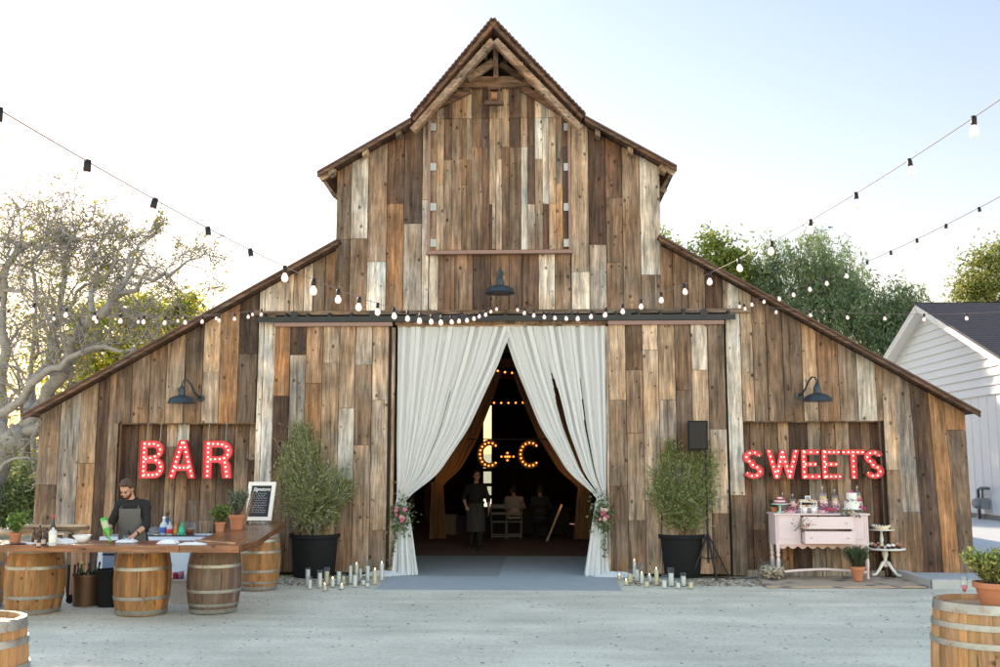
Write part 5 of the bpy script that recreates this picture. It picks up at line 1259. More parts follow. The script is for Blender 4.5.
napkin('thin white cloth strewn beside the herb pot on the bar',con(27,544)+Vector((0,.06,0)),.12,.05,.03)
p=con(79,543); bw_=thing('bowl','white ceramic bowl on the bar left of the bartender','bowl',tuple(p+Vector((0,.08,0)))); MB().lathe([(.05,0),(.06,.01),(.115,.095),(.108,.095),(.05,.02),(.01,.018)],(0,0,0),22).build('bowl_body',M['cwhite'],bw_,True)
p=con(9,545); bw_=thing('plate','small dark plate by the herb pot on the bar','plate',tuple(p+Vector((.02,.10,0)))); MB().lathe([(.05,0),(.13,.012),(.128,.016),(.01,.01)],(0,0,0),22).build('plate_body',simple('dark_glaze',(.05,.05,.06),.2),bw_,True)
GA='small dark bottles grouped on the bar'
for i,(px,py,h) in enumerate([(31,544,.25),(34,546,.20),(37,543,.27),(41,546,.22),(43.5,544,.24),(36,548,.17)]):
    bottle('small dark bitters bottle in the cluster between the napkins and the wine bottle',con(px,py)+Vector((0,.06,0)),h*.8,.027,(.05,.02,.01),(.03,.02,.02),(.45,.35,.3) if i%2 else None,group=GA,neck=.4)
bottle('wine bottle with a red capsule standing on the bar',con(47,545)+Vector((0,.12,0)),.36,.040,(.06,.04,.03),(.45,.05,.06),(.65,.6,.5))
bottle('frosted clear bottle in front of the wine bottle on the bar',con(50.5,546)+Vector((0,.05,0)),.22,.045,(.75,.78,.8),None,(.75,.72,.66),neck=.15)
# reclaimed crate behind the left end
cr0=G(48,531,ZT); T=thing('wooden_tray','long reclaimed wood plank tray lying behind the left end of the bar','tray',(cr0.x,cr0.y+.1,ZT),rz=R(18))
MB().box((0,0,.03),(1.05,.22,.05),0,code('B')).build('plank',M['boardx'],T); MB().box((.0,-.10,.07),(1.0,.02,.05),0,code('T')).build('lip',M['boardx'],T)
st=thing('side_table','rough low table supporting the plank tray behind the bar','table',(cr0.x-.5,cr0.y+.25,0)); MB().box((0,0,ZT-.03),(1.5,.5,.05),0,code('L')).build('tabletop',M['boardx'],st)
for sx in(-.65,.65):
    for sy in(-.18,.18): MB().box((sx,sy,(ZT-.06)/2),(.06,.06,ZT-.06),0,code('B')).build('leg',M['board'],st)
# ---- things under the bar
def bucket(name,label,cat,px,pyb,h,r0,r1,m,group=None):
    x,y=bar_at(px,pyb,r0); T=thing(name,label,cat,(x,y,0),group)
    MB().lathe([(r0,0),(r1,h),(r1+.012,h),(r1+.012,h-.03),(r1+.001,h-.03)],(0,0,0),24).build('tub_wall',m,T,auto=40); MB().lathe([(r0*.9,.02),(r1*.95,h-.06),(.01,h-.05)],(0,0,0),20).build('filling',M['blackpl'],T,True); return T
br=simple('bronze_bucket',(.13,.075,.045),.45,.5,var=.3)
wb=bucket('wine_bucket','bronze bucket full of wine bottles under the bar between the barrels','bucket',86,607,.43,.17,.20,br)
bw0=Vector(wb.location)
for i in range(7):
    a=i*2*PI/6; r=.12 if i<6 else 0; bottle('wine bottle with foil neck sticking out of the bronze bucket',bw0+Vector((r*math.cos(a),r*math.sin(a),.27)),.32,.038,(.03,.035,.02),random.choice([(.6,.4,.08),(.05,.05,.07),(.5,.45,.1),(.1,.03,.04)]),None,group='wine bottles in the bronze bucket',rot=(random.uniform(-.15,.15),random.uniform(-.15,.15),0))
bucket('trash_bin','tall black plastic bin under the bar left of the middle barrel','bin',110,608,.50,.165,.20,M['blackpl'])
wc=simple('off_white_plastic',(.55,.51,.49),.5); v=G(178,604); T=thing('ice_tub','off-white square tub of canned drinks under the bar','tub',(v.x,v.y+.15,0))
mb=MB(); mb.add([(sx*(.125+.0*k),sy*(.125),0) if k==0 else (sx*.16,sy*.15,.34) for k in(0,1) for sx,sy in((-1,-1),(1,-1),(1,1),(-1,1))],[(3,2,1,0),(0,1,5,4),(1,2,6,5),(2,3,7,6),(3,0,4,7)]); mb.box((0,-.155,.325),(.34,.015,.03)); mb.box((0,.155,.325),(.34,.015,.03)); mb.box((-.163,0,.325),(.015,.32,.03)); mb.box((.163,0,.325),(.015,.32,.03)); mb.box((0,0,.26),(.28,.27,.02)); mb.build('tub_body',wc,T)
tubp=Vector(T.location)
for i in range(14):
    c=random.choice([(.6,.62,.66),(.5,.05,.08),(.08,.15,.4),(.7,.7,.72),(.45,.2,.25)]); q=thing('drink_can','can or bottle heaped in the off-white ice tub','can',tuple(tubp+Vector((random.uniform(-.1,.1),random.uniform(-.1,.1),.28+random.uniform(0,.05)))),'drinks heaped in the ice tub'); q.rotation_euler=(random.uniform(-.5,.5),random.uniform(-.5,.5),0)
    MB().lathe([(.026,0),(.032,.01),(.032,.10),(.026,.115)],(0,0,0),12,0,(*c,0)).build('can_body',M['tint'],q,True)
v=G(67,604); hx,hy=v.x,v.y+.1
T=thing('hand_truck','upright hand truck with pale pole and castor under the bar','hand truck',(hx,hy,0)); MB().tube([(0,0,.12),(0,0,.83)],.022,8).build('pole',simple('peach_plastic',(.55,.32,.22),.5),T); MB().box((-.03,.05,.30),(.10,.05,.45)).build('frame',M['black'],T)
MB().lathe([(.05,-.018),(.05,.018)],(0,-.02,.05),14,M=Matrix.Rotation(PI/2,3,'X')).build('wheel',M['blackpl'],T)
T=thing('cooler_box','dusty blue insulated box with black strap behind the bar','cooler',(hx+.33,hy+.75,0)); MB().box((0,0,.40),(.34,.30,.78)).build('box_body',simple('dusty_blue_vinyl',(.16,.21,.30),.6,var=.15),T); MB().box((0,-.156,.62),(.34,.012,.03)).build('strap',M['black'],T)
# ---- right barrel top
zb=1.0-.033
fx=P(961,595,7.05); T=thing('champagne_flute','champagne flute with a raspberry on the nearest right barrel','glass',(fx.x,fx.y-.06,zb))
MB().lathe([(.033,0),(.034,.003),(.006,.008),(.004,.085),(.010,.095),(.024,.14),(.026,.19),(.021,.235),(.0205,.235),(.025,.19),(.0225,.14),(.004,.098)],(0,0,0),20).build('glass_body',M['glass'],T,True)
MB().ball((0,0,.118),.013,8,0,(.6,.05,.10,0)).build('raspberry',M['tint'],T,True)
MB().lathe([(.004,.100),(.018,.128),(.020,.145),(.001,.146)],(0,0,0),12,0,(.75,.45,.42,0)).build('drink',M['pinkglass'],T,True)
px_=P(993,595,7.0); herb('flower_pot','terracotta pot of yellow-green flowering herb on the nearest right barrel',(px_.x,px_.y-.02,zb),.125,.17,.20,.21,[(.42,.44,.10),(.28,.36,.10),(.55,.55,.18),(.18,.24,.08)],2600,.035,.018,.7,.70)
# ================================================================== POTTED OLIVE TREES
def olive(label,px,pyb,blobs,lean=0):
    x,y=bar_at(px,pyb,.35); T=thing('potted_tree',label,'potted tree',(x,y,0),'potted olive trees flanking the doorway',world=True)
    MB().lathe([(.345,0),(.35,.01),(.40,.66),(.435,.665),(.44,.73),(.405,.73),(.39,.64)],(x,y,0),36).build('pot',M['blackpl'],T,auto=40)
    MB().lathe([(.39,.67),(.01,.69)],(x,y,0),24).build('soil',M['soil'],T)
    C_=[];D_=[]; mb=MB(); s=(y-CAM.y)/FL
    bl=[(F(a,b,y-.05+dd),r*s,r2*s,n) for a,b,r,r2,n,dd in blobs]
    for i in range(6):
        a=i*1.05; tip=bl[i%len(bl)][0]; b0=Vector((x+.06*math.cos(a),y+.06*math.sin(a),.66)); m1=b0.lerp(tip,.35)+Vector((.07*math.cos(a),.07*math.sin(a),0)); mb.tube([b0,m1,b0.lerp(tip,.7),tip],[.026,.018,.012,.004],6)
    for c,r,r2,n in bl:
        for i in range(n):
            d=rng.normal(size=3); d/=np.linalg.norm(d); k=rng.uniform(.25,1.0)**.6*(1.28 if i%11==0 else 1); e=np.array(c)+d*np.array([r,r*.9,r2])*k
            base=np.array([x,y,.95+.3*random.random()]); st=e+(base-e)*min(.55,.28/np.linalg.norm(base-e)); up=(e-st); L_=np.linalg.norm(up)
            if i%2==0: mb.tube([tuple(st),tuple(e)],.0028,3,cap=False)
            m_=10; t=rng.random(m_); C_.append(st+np.outer(t,up)+rng.normal(size=(m_,3))*.012); D_.append(np.tile(up/L_*.7,(m_,1))+rng.normal(size=(m_,3))*.6+np.array([0,0,.15]))
    mb.build('trunk',M['bark'],T,True); C_=np.concatenate(C_); C_[:,1]=np.minimum(C_[:,1],-.22-.03*rng.random(len(C_)))
    leaves('foliage',C_,np.concatenate(D_),.066,.015,mixcols(len(C_),[(.27,.32,.12),(.38,.42,.18),(.55,.56,.34),(.13,.17,.06)],[.35,.3,.15,.2]),M['leaf'],T)
olive('bushy potted olive tree in a black tub left of the doorway',314,578.5,[(300,455,24,34,420,0),(316,490,36,36,620,0),(337,488,22,22,200,0),(292,480,22,34,220,0),(348,490,11,14,50,0),(300,428,12,12,70,0),(318,520,26,16,170,0)])
olive('bushy potted olive tree in a black tub right of the doorway',681,578.5,[(676,475,28,32,420,0),(684,500,34,30,560,0),(704,470,16,28,180,0),(662,488,20,26,200,0),(694,455,13,16,90,0),(668,448,11,12,70,0),(684,522,24,12,120,0)])
# speaker on tripod
v=F(696,434,-.35); sx_,sy_=v.x,-.38; T=thing('speaker_stand','black tripod stand rising behind the right potted tree','speaker stand',(sx_,sy_,0))
zsp=FZ(450,696,sy_)
MB().tube([(0,0,.25),(0,0,zsp-.02)],.018,8).build('pole',M['black'],T)
for lx,ly in((-.30,-.04),(.34,-.03),(.06,-.40)): MB().beam((0,0,.75),(lx,ly,.02),.028,.028).beam((0,0,.32),(lx*.5,ly*.5,.36),.016,.016).build('leg',M['black'],T)
T.location.y=-.25
T.location.x+=.17
T=thing('loudspeaker','black loudspeaker box mounted above the right potted tree','speaker',(sx_,sy_,zsp)); mb=MB(); hh=FZ(421,696,sy_)-zsp
mb.add([(-.165,-.16,0),(.165,-.16,0),(.13,.12,0),(-.13,.12,0),(-.175,-.16,hh),(.175,-.16,hh),(.13,.12,hh),(-.13,.12,hh)],[(3,2,1,0),(4,5,6,7),(0,1,5,4),(1,2,6,5),(2,3,7,6),(3,0,4,7)]); mb.build('cabinet',M['blackpl'],T); MB().box((0,-.166,hh/2),(.29,.008,hh-.05)).build('grille',M['black'],T)
T=thing('power_cable','thin black cable lying at the foot of the barn wall','cable',(2.2,-.2,0)); MB().tube([(2.9+i*.1-2.2,-.12-.05*math.sin(i*.7)+.0,.012) for i in range(22)],.008,5).build('cable_run',M['black'],T)
# ================================================================== CANDLES
def candles(lst,ox,oy,sc,side):
    lst=sorted(lst,key=lambda c:c[0]); cnt=[0,0,0]; ORD=['leftmost','second','third','fourth','fifth','sixth','seventh','eighth','ninth','tenth','eleventh','twelfth','thirteenth']
    for x_,yb_,yt,yg,w_,k in lst:
        px,pb,pt_,pg=ox+x_/sc,oy+yb_/sc,oy+yt/sc,oy+yg/sc
        v=G(px,pb); d=v.y-CAM.y; h=F(px,pt_,v.y).z; hg=max(h+.02,F(px,pg,v.y).z); r=w_/sc*d/FL/2*.92; r=max(.028,r); h=max(.05,h)
        small=h<.16; kind=2 if small else (1 if k=='C' else 0); kn=['tall white pillar candle in a clear cylinder','tall cream pillar candle in a clear cylinder','short candle in a small clear glass'][kind]
        o=ORD[cnt[kind]]; cnt[kind]+=1
        lab=f"{kn}, {o}{' of its kind' if o=='leftmost' else ' from left'} beside {side}"
        T=thing('candle_holder',lab,'candle',(v.x,v.y,0),f'candles on the ground by {side}')
        MB().lathe([(r*1.0,0),(r*1.02,.004),(r*1.02,hg),(r*.98,hg),(r*.97,.012),(.002,.010)],(0,0,0),16).build('glass',M['glass'],T,True)
        MB().lathe([(r*.80,.012),(r*.82,.014),(r*.82,h-.006),(r*.76,h),(r*.4,h-.008),(.003,h-.010)],(0,0,0),14).build('candle',M['cream' if k=='C' else 'wax'],T,auto=40)
        MB().tube([(0,0,h-.01),(0,0,h+.012)],.0016,4).build('wick',M['black'],T)
        if random.random()<.30: MB().lathe([(.001,h+.008),(.007,h+.016),(.005,h+.028),(.0005,h+.042)],(0,0,0),8).build('flame',M['flame'],T,True)
candles([(160,418,270,250,50,'W'),(180,447,362,330,45,'W'),(270,435,300,270,50,'W'),(333,410,285,245,55,'C'),(315,462,410,395,45,'C'),(386,428,355,320,50,'W'),(443,412,288,280,50,'W'),(485,410,330,300,45,'C'),(468,447,415,350,55,'W'),
 (548,400,235,215,38,'W'),(603,385,225,200,45,'C'),(590,428,320,300,52,'W'),(640,360,260,240,35,'W'),(663,410,365,340,50,'W'),(705,385,235,185,45,'W'),(703,428,390,365,45,'W'),(770,405,275,250,50,'C'),(832,372,215,170,50,'W')],290,540,9.09,'the left drape')
candles([(142,385,295,250,40,'W'),(163,415,380,345,38,'C'),(212,372,250,235,38,'C'),(218,460,425,370,45,'C'),(253,440,365,325,45,'C'),(288,392,260,240,34,'W'),(308,428,330,300,45,'W'),(350,450,365,270,42,'W'),(390,475,430,400,50,'C'),
 (403,380,255,240,38,'C'),(412,435,380,350,45,'W'),(472,460,330,305,45,'C'),(535,487,420,370,50,'W'),(593,468,360,310,55,'W'),(650,488,440,400,45,'W'),(695,468,385,355,50,'W'),(757,490,435,425,48,'C')],600,530,8.333,'the right drape')
# ================================================================== SWEETS TABLE
r0,r1q,r2,r3=G(766,588),G(926,588),G(901,573.5),G(748,573.5)
m,nt,b=mat('faded_persian_rug'); L=nt.links.new; mp=coords(nt,(1,1,1)); 
bk=N(nt,'ShaderNodeTexVoronoi',i_Scale=3.2,distance='MANHATTAN'); n=N(nt,'ShaderNodeTexNoise',i_Scale=3.0,i_Detail=8.0,i_Roughness=.75); L(mp.outputs[0],bk.inputs[0]); L(mp.outputs[0],n.inputs[0])
cr=N(nt,'ShaderNodeValToRGB'); e=cr.color_ramp.elements; e[0].position=.32; e[0].color=(.04,.045,.065,1); e[1].position=.72; e[1].color=(.44,.33,.24,1); e.new(.45).color=(.22,.11,.08,1); e.new(.58).color=(.16,.16,.17,1)
ml=N(nt,'ShaderNodeMath',operation='MULTIPLY_ADD',n1=.55,n2=-.12); L(bk.outputs['Distance'],ml.inputs[0]); ad=N(nt,'ShaderNodeMath',operation='ADD'); L(ml.outputs[0],ad.inputs[0]); L(n.outputs[0],ad.inputs[1]); L(ad.outputs[0],cr.inputs[0]); L(cr.outputs[0],b.inputs['Base Color']); b.inputs['Roughness'].default_value=1
mb=MB(); nx_=44; ny_=16; vs=[]
for j in range(ny_+1):
    for i in range(nx_+1):
        u,v_=i/nx_,j/ny_; a=Vector((r0.x,r0.y,0)).lerp(Vector((r1q.x,r1q.y,0)),u); c=Vector((r3.x,-.22,0)).lerp(Vector((r2.x-.02,-.22,0)),u); p=a.lerp(c,v_); vs.append((p.x+.02*math.sin(j*.9),p.y+.02*math.sin(i*.5),.024+.010*math.sin(i*.8+j)*math.sin(j*1.1)))
W=nx_+1; mb.add(vs,[(j*W+i,j*W+i+1,(j+1)*W+i+1,(j+1)*W+i) for j in range(ny_) for i in range(nx_)]); 
ed=[i for i in range(W)]+[j*W+nx_ for j in range(1,ny_+1)]+[ny_*W+i for i in range(nx_-1,-1,-1)]+[j*W for j in range(ny_-1,0,-1)]
lo=[(vs[i][0],vs[i][1],.003) for i in ed]; up=[vs[i] for i in ed]; k=len(ed); mb.add(lo+up,[(i,(i+1)%k,(i+1)%k+k,i+k) for i in range(k)])
tag(mb.build('rug',M.setdefault('rug',m),None,True),'faded brown patterned rug under the pink dresser','rug')
# dresser
yF=-.62; yBk=-.12
dl,dr=F(776,540,yF).x,F(869,540,yF).x; zb0=F(820,545,yF).z; zt0=F(820,513.5,yF).z; ZD=.03
DR=thing('dresser','pale pink painted sideboard with two drawers pulled open, on the rug','dresser',((dl+dr)/2,yF,ZD),world=True)
xc=(dl+dr)/2; Wd=dr-dl
mb=MB(); mb.box((xc,(yF+yBk)/2,zt0-.012),(Wd+.05,yBk-yF+.05,.026)); mb.box((xc,yBk-.01,zt0+.05),(Wd*.5,.02,.08)); mb.build('top',M['pink'],DR)
mb=MB()
mb.box((dl+.012,(yF+yBk)/2,(zb0+zt0-.03)/2),(.024,yBk-yF-.01,zt0-.03-zb0)); mb.box((dr-.012,(yF+yBk)/2,(zb0+zt0-.03)/2),(.024,yBk-yF-.01,zt0-.03-zb0)); mb.box((xc,yBk-.01,(zb0+zt0-.03)/2),(Wd-.06,.015,zt0-.03-zb0)); mb.box((xc,(yF+yBk)/2,zb0+.02),(Wd-.06,yBk-yF-.03,.02))
xa,xb=F(801,530,yF).x,F(851,530,yF).x
for a,b in((dl+.03,xa-.004),(xb+.004,dr-.03)):
    mb.box(((a+b)/2,yF+.012,(zb0+zt0)/2-.01),(b-a,.02,zt0-zb0-.04))
mb.build('carcass',M['pink'],DR)
for a,b in((dl+.05,xa-.02),(xb+.02,dr-.05)):
    m_=MB(); z0_,z1_=zb0+.10,zt0-.05
    for q in((a,b,z0_,z0_+.012),(a,b,z1_-.012,z1_),(a,a+.012,z0_+.014,z1_-.014),(b-.012,b,z0_+.014,z1_-.014)): m_.box(((q[0]+q[1])/2,yF-.004,(q[2]+q[3])/2),(q[1]-q[0],.010,q[3]-q[2]))
    d_=m_.build('door_panel',M['pink'],DR)
hD=(zt0-.035-zb0-.03)/2
for i,(out) in enumerate((.16,.22)):
    z1_=zt0-.045-i*(hD+.01); z0_=z1_-hD+.028; mb=MB(); y0_=yF-out
    mb.box(((xa+xb)/2,y0_+.01,(z0_+z1_)/2),(xb-xa-.01,.02,z1_-z0_)); mb.box((xa+.02,y0_+.02+.2,(z0_+z1_)/2-.01),(.015,.40,z1_-z0_-.03)); mb.box((xb-.02,y0_+.02+.2,(z0_+z1_)/2-.01),(.015,.40,z1_-z0_-.03)); mb.box(((xa+xb)/2,y0_+.22,z0_+.01),(xb-xa-.07,.38,.01))
    d_=mb.build('drawer',M['pink'],DR)
    for k in(.14,.86): MB().ball((xa+(xb-xa)*k,y0_-.012,(z0_+z1_)/2),.017,8).lathe([(.007,0),(.007,.02)],(xa+(xb-xa)*k,y0_-.0,(z0_+z1_)/2),8,M=Matrix.Rotation(PI/2,3,'X')).build('knob',M['pink'],d_,True)
# scalloped apron
mb=MB(); n=80; pts=[]
for i in range(n+1):
    u=i/n; s=abs(math.sin(u*PI*9)); pts.append((dl+.03+(Wd-.06)*u,zb0-.015-.05*s))
mb.prism([(dl+.03,zb0+.03)]+pts+[(dr-.03,zb0+.03)],yF+.004,yF+.022); mb.build('apron',simple('bare_wood_edge_pink',(.60,.42,.40),.55,var=.15),DR)
lp=[(.022,0),(.026,.02),(.018,.05),(.024,.12),(.034,.2),(.030,.26),(.018,.29),(.032,.31),(.032,.33),(.02,.35),(.034,.37),(.034,.48)]
hL=zb0+.03-ZD
for x_ in(dl+.035,dr-.035):
    for y_ in(yF+.035,yBk-.035): MB().lathe([(r,z/.48*hL) for r,z in lp],(x_,y_,ZD),14).build('leg',M['pink'],DR,True)
pts=[(dl+.035+(Wd-.07)*i/24, .0, ZD+.13+.045*math.exp(-((i-12)/4)**2)-.012*math.cos(i/24*PI*4)) for i in range(25)]
m_=MB()
for i in range(24): m_.beam((pts[i][0],yF+.04,pts[i][2]),(pts[i+1][0],yF+.04,pts[i+1][2]),.03,.035)
m_.build('stretcher',M['pink'],DR)
# items on the dresser
def DT(px,y=yF+.22): return Vector((F(px,510,y).x,y,zt0+.002))
mint=simple('mint_glass',(.40,.62,.54),.25)
def cakestand(name,label,p,r,h,m): 
    T=thing(name,label,'cake stand',tuple(p)); MB().lathe([(.07,0),(.065,.01),(.02,.04),(.018,h*.6),(.03,h-.02),(r*.9,h-.012),(r,h),(r*.98,h+.012),(r*.9,h+.003),(.002,h+.002)],(0,0,0),28).build('stand_body',m,T,True); return T
p=DT(780,yF+.14); cakestand('cake_stand','mint green cake stand on the left of the dresser',p,.15,.15,mint)
T=thing('cake','small layered berry cake on the mint stand','cake',tuple(p+Vector((0,0,.156)))); z=0
for i,r in enumerate((.12,.095,.07,.045)): MB().lathe([(r,z),(r,z+.022),(r*.95,z+.026),(.01,z+.027)],(0,0,0),20,0,((.75,.68,.66,0) if i%2 else (.38,.06,.12,0))).build('layer',M['tint'],T,True); z+=.027
MB().ball((0,0,z+.01),.016,8,0,(.5,.05,.08,0)).build('berry',M['tint'],T,True)
def jar(label,p,r,h,fill=None,fh=.4,pinkish=False):
    T=thing('candy_jar',label,'jar',tuple(p),'glass candy jars on the dresser')
    gm=M['jarglass']; b_=h*.62
    MB().lathe([(r*.6,0),(r*.62,.008),(r*.3,.02),(r*.35,.035),(r*.95,b_*.3),(r,b_*.6),(r*.72,b_*.95),(r*.75,b_)],(0,0,0),22).build('jar_body',gm,T,True)
    MB().lathe([(r*.78,b_),(r*.8,b_+.008),(r*.5,b_+h*.1),(r*.15,b_+h*.17),(r*.12,b_+h*.2),(r*.25,b_+h*.25),(r*.2,b_+h*.31),(.003,h)],(0,0,0),20).build('lid',M['jarglass'],T,True)
    if fill:
        mb=MB(); n=130
        for i in range(n):
            a=random.uniform(0,6.28); z=random.uniform(.05,b_*fh+.04); rr=r*.85*math.sqrt(random.random())*(.6+.4*min(1,z/(b_*.4))); c=random.choice(fill); mb.ball((rr*math.cos(a),rr*math.sin(a),z),.014,5,0,(*c,0))
        mb.build('candy',M['tint'],T,True)
PK=[(.65,.08,.18),(.7,.25,.35),(.75,.5,.55)]
jar('round apothecary jar of pink sweets right of the mint cake stand',DT(793,yF+.2),.10,.34,PK,.6)
jar('slim clear jar behind the mint cake stand',DT(783,yF+.38),.07,.36,[(.7,.6,.6)],.5)
jar('tallest apothecary jar of pink and white sweets in the middle of the dresser',DT(823,yF+.2),.105,.48,[(.75,.15,.3),(.8,.75,.75),(.5,.3,.5)],.6)
jar('clear apothecary jar of pale sweets beside the tallest jar',DT(835,yF+.26),.10,.42,[(.8,.7,.7),(.7,.3,.4)],.6)
jar('tall clear jar behind the white two-tier cake',DT(858,yF+.38),.09,.48,[(.7,.65,.6)],.5)
p=DT(830.5,yF+.06); T=thing('candy_bowl','low glass bowl of red sweets in front of the jars','bowl',tuple(p)); MB().lathe([(.05,0),(.09,.02),(.11,.075),(.105,.075),(.08,.025),(.01,.01)],(0,0,0),20).build('bowl_body',M['glass'],T,True)
mb=MB(); [mb.ball((random.gauss(0,.045),random.gauss(0,.045),.045+random.uniform(0,.03)),.015,5,0,(*random.choice([(.6,.04,.08),(.65,.1,.2)]),0)) for i in range(60)]; mb.build('candy',M['tint'],T,True)
# pastry tray
p=DT(807.5,yF+.12); T=thing('pastry_tray','two-tier tray of small pastries beside the mint cake stand','tray',tuple(p)); 
for z,r in((.10,.15),(.19,.14)):
    MB().box((0,0,z),(r*2,.20,.012)).build('tier',M['cwhite'],T)
    mb=MB()
    for i in range(6):
        for j in range(3): c=random.choice([(.65,.45,.2),(.75,.6,.4),(.75,.7,.65),(.5,.2,.12)]); mb.lathe([(.018,0),(.022,.018),(.010,.03)],(-r+.03+i*(2*r-.06)/5,-.06+j*.06,z+.008),8,0,(*c,0))
    mb.build('pastries',M['tint'],T,True)
mb=MB(); [mb.box((sx*.13,sy*.08,.10),(.012,.012,.20)) for sx in(-1,1) for sy in(-1,1)]; mb.build('frame',M['cwhite'],T)
T2=thing('menu_card','small white-framed card standing on top of the pastry tray','card',tuple(p+Vector((.01,.0,.20)))); MB().box((0,0,.045),(.09,.012,.085)).build('frame',M['cwhite'],T2); MB().box((0,-.008,.045),(.065,.004,.058),0,(.22,.30,.40,0)).build('card_face',M['tint'],T2)
for px in(804.5,813.5):
    T=thing('white_cup',('left' if px<808 else 'right')+' white cup of treats at the front edge of the dresser','cup',tuple(DT(px,yF+.035))); MB().lathe([(.035,0),(.048,.10),(.045,.10),(.03,.01),(.005,.01)],(0,0,0),16).build('cup_body',M['cwhite'],T,True); mb=MB(); [mb.ball((random.gauss(0,.018),random.gauss(0,.018),.10),.012,5,0,(.75,.6,.5,0)) for i in range(14)]; mb.build('treats',M['tint'],T,True)
p=DT(852,yF+.18); cakestand('cake_stand','white cake stand under the two-tier wedding cake',p,.16,.07,M['cwhite'])
T=thing('wedding_cake','white two-tier wedding cake with magenta flowers','cake',tuple(p+Vector((0,0,.078)))); MB().lathe([(.13,0),(.13,.125),(.125,.13),(.01,.132)],(0,0,0),28).build('bottom_tier',M['white'],T,auto=40); MB().lathe([(.09,.131),(.09,.255),(.085,.26),(.01,.262)],(0,0,0),28).build('top_tier',M['white'],T,auto=40)
def flora2(T,c,n,rad,cols,r): flowers(T,c,n,rad,cols,r)
MG=[(.6,.05,.25),(.7,.12,.35)]
flowers(T,Vector((0,0,.275)),3,(.03,.03,.01),MG,(.02,.03)); flowers(T,Vector((.10,-.09,.15)),3,(.03,.03,.03),MG,(.02,.03)); flowers(T,Vector((.14,-.09,.01)),4,(.05,.03,.015),MG,(.02,.035)); flowers(T,Vector((-.09,-.09,.135)),2,(.03,.03,.01),MG,(.015,.02))
C_=rng.normal(size=(50,3))*np.array([.08,.02,.012])+np.array([0,-.10,.132]); leaves('leaves',C_,rng.normal(size=(50,3)),.035,.014,mixcols(50,[(.15,.2,.1)]),M['leaf'],T)
# scattered petals & plates of sweets on the top
for i,(px,lb) in enumerate([(789,'low dish of pink sweets between the mint stand and the pastry tray'),(822,'low dish of pink sweets right of the white cups')]):
    T=thing('sweets_dish',lb,'dish',tuple(DT(px,yF+.05))); MB().lathe([(.05,0),(.10,.015),(.098,.018),(.01,.008)],(0,0,0),18).build('dish_body',M['cwhite'],T,True); mb=MB(); [mb.ball((random.gauss(0,.045),random.gauss(0,.04),.02+random.uniform(0,.02)),.014,5,0,(*random.choice([(.75,.35,.42),(.8,.6,.65),(.65,.15,.25)]),0)) for i in range(45)]; mb.build('candy',M['tint'],T,True)
def posy(label,c,n=90,pinks=3,spread=(.10,.05,.06)):
    T=thing('flower_posy',label,'flowers',tuple(c)); C_=rng.normal(size=(n,3))*np.array(spread); leaves('leaves',C_,rng.normal(size=(n,3))+np.array([0,-.4,-.2]),.06,.022,mixcols(n,[(.20,.25,.14),(.32,.34,.22),(.12,.17,.08)]),M['leaf'],T)
    flowers(T,Vector((0,-.05,0)),pinks+4,(.08,.03,.05),[(.7,.35,.3),(.7,.6,.45),(.65,.3,.35)],(.015,.026)); 
posy('greenery and peach flowers spilling from the open upper drawer on the left',(F(804,527,yF-.15).x,yF-.12,F(804,526,yF-.15).z))
posy('greenery and white flowers hanging over the front edge under the wedding cake',(F(850,514,yF-.05).x,yF-.06,zt0-.01),80,2,(.09,.04,.04))
herb('herb_pot','terracotta pot of dark green herb on the back left corner of the dresser',DT(773,yF+.36)+Vector((.02,0,0)),.06,.09,.08,.12,[(.06,.10,.04),(.09,.14,.05)],400,.04,.015)
pr=F(856.5,573.5,-.95); vv=G(857,575.5); herb('lavender_pot','terracotta pot of lavender standing on the rug under the dresser edge',(F(857,560,-.86).x,-.86,.035),.115,.235,.22,.30,[(.08,.13,.05),(.13,.19,.09),(.05,.09,.04)],2200,.055,.011,1.1,.55)
# basket of corks
v=G(764,575.8); T=thing('cork_basket','low glass cylinder filled with wine corks on the rug corner','basket',(v.x,-.47,.034)); R_=.235
MB().lathe([(R_,0),(R_+.004,.004),(R_+.004,.30),(R_-.004,.30),(R_-.006,.01),(.01,.01)],(0,0,0),32).build('glass_body',M['glass'],T,True)
mb=MB()
for i in range(420):
    a=random.uniform(0,6.28); r=(R_-.03)*math.sqrt(random.random()); z=random.uniform(.025,.185); c=random.choice([(.55,.42,.28),(.62,.52,.38),(.16,.06,.06),(.42,.30,.2),(.65,.6,.5)])
    Rm=Matrix.Rotation(random.uniform(0,3.1),3,'X')@Matrix.Rotation(random.uniform(0,3.1),3,'Y'); mb.lathe([(.012,-.02),(.012,.02)],(r*math.cos(a),r*math.sin(a),z),6,0,(*c,0),M=Rm)
tag(mb.build('corks',M['matte'],T),kind='stuff')
# pedestal table with desserts
v=G(886,577.3); T=thing('pedestal_table','small round white pedestal table with three curved legs at the rug edge','table',(v.x,v.y+.0,.034)); PT=T
z1=F(886,548.5,v.y).z-.034
MB().lathe([(.03,.14),(.05,.17),(.035,.22),(.028,.28),(.055,.36),(.045,.42),(.025,.46),(.03,z1-.03),(.06,z1-.005)],(0,0,0),20).build('pedestal',M['white'],T,True)
MB().lathe([(.05,z1-.02),(.33,z1-.015),(.345,z1),(.34,z1+.015),(.01,z1+.016)],(0,0,0),40).build('tabletop',M['white'],T,auto=30)
for a in(-60,-150,70):
    ca,sa_=math.cos(R(a)),math.sin(R(a)); MB().tube([(0.01*ca,.01*sa_,.22),(.07*ca,.07*sa_,.21),(.15*ca,.15*sa_,.11),(.24*ca,.24*sa_,.03),(.32*ca,.32*sa_,.022)],[.035,.032,.026,.024,.02],8).build('leg',M['white'],T,True)
z2=F(886,530,v.y).z-.034
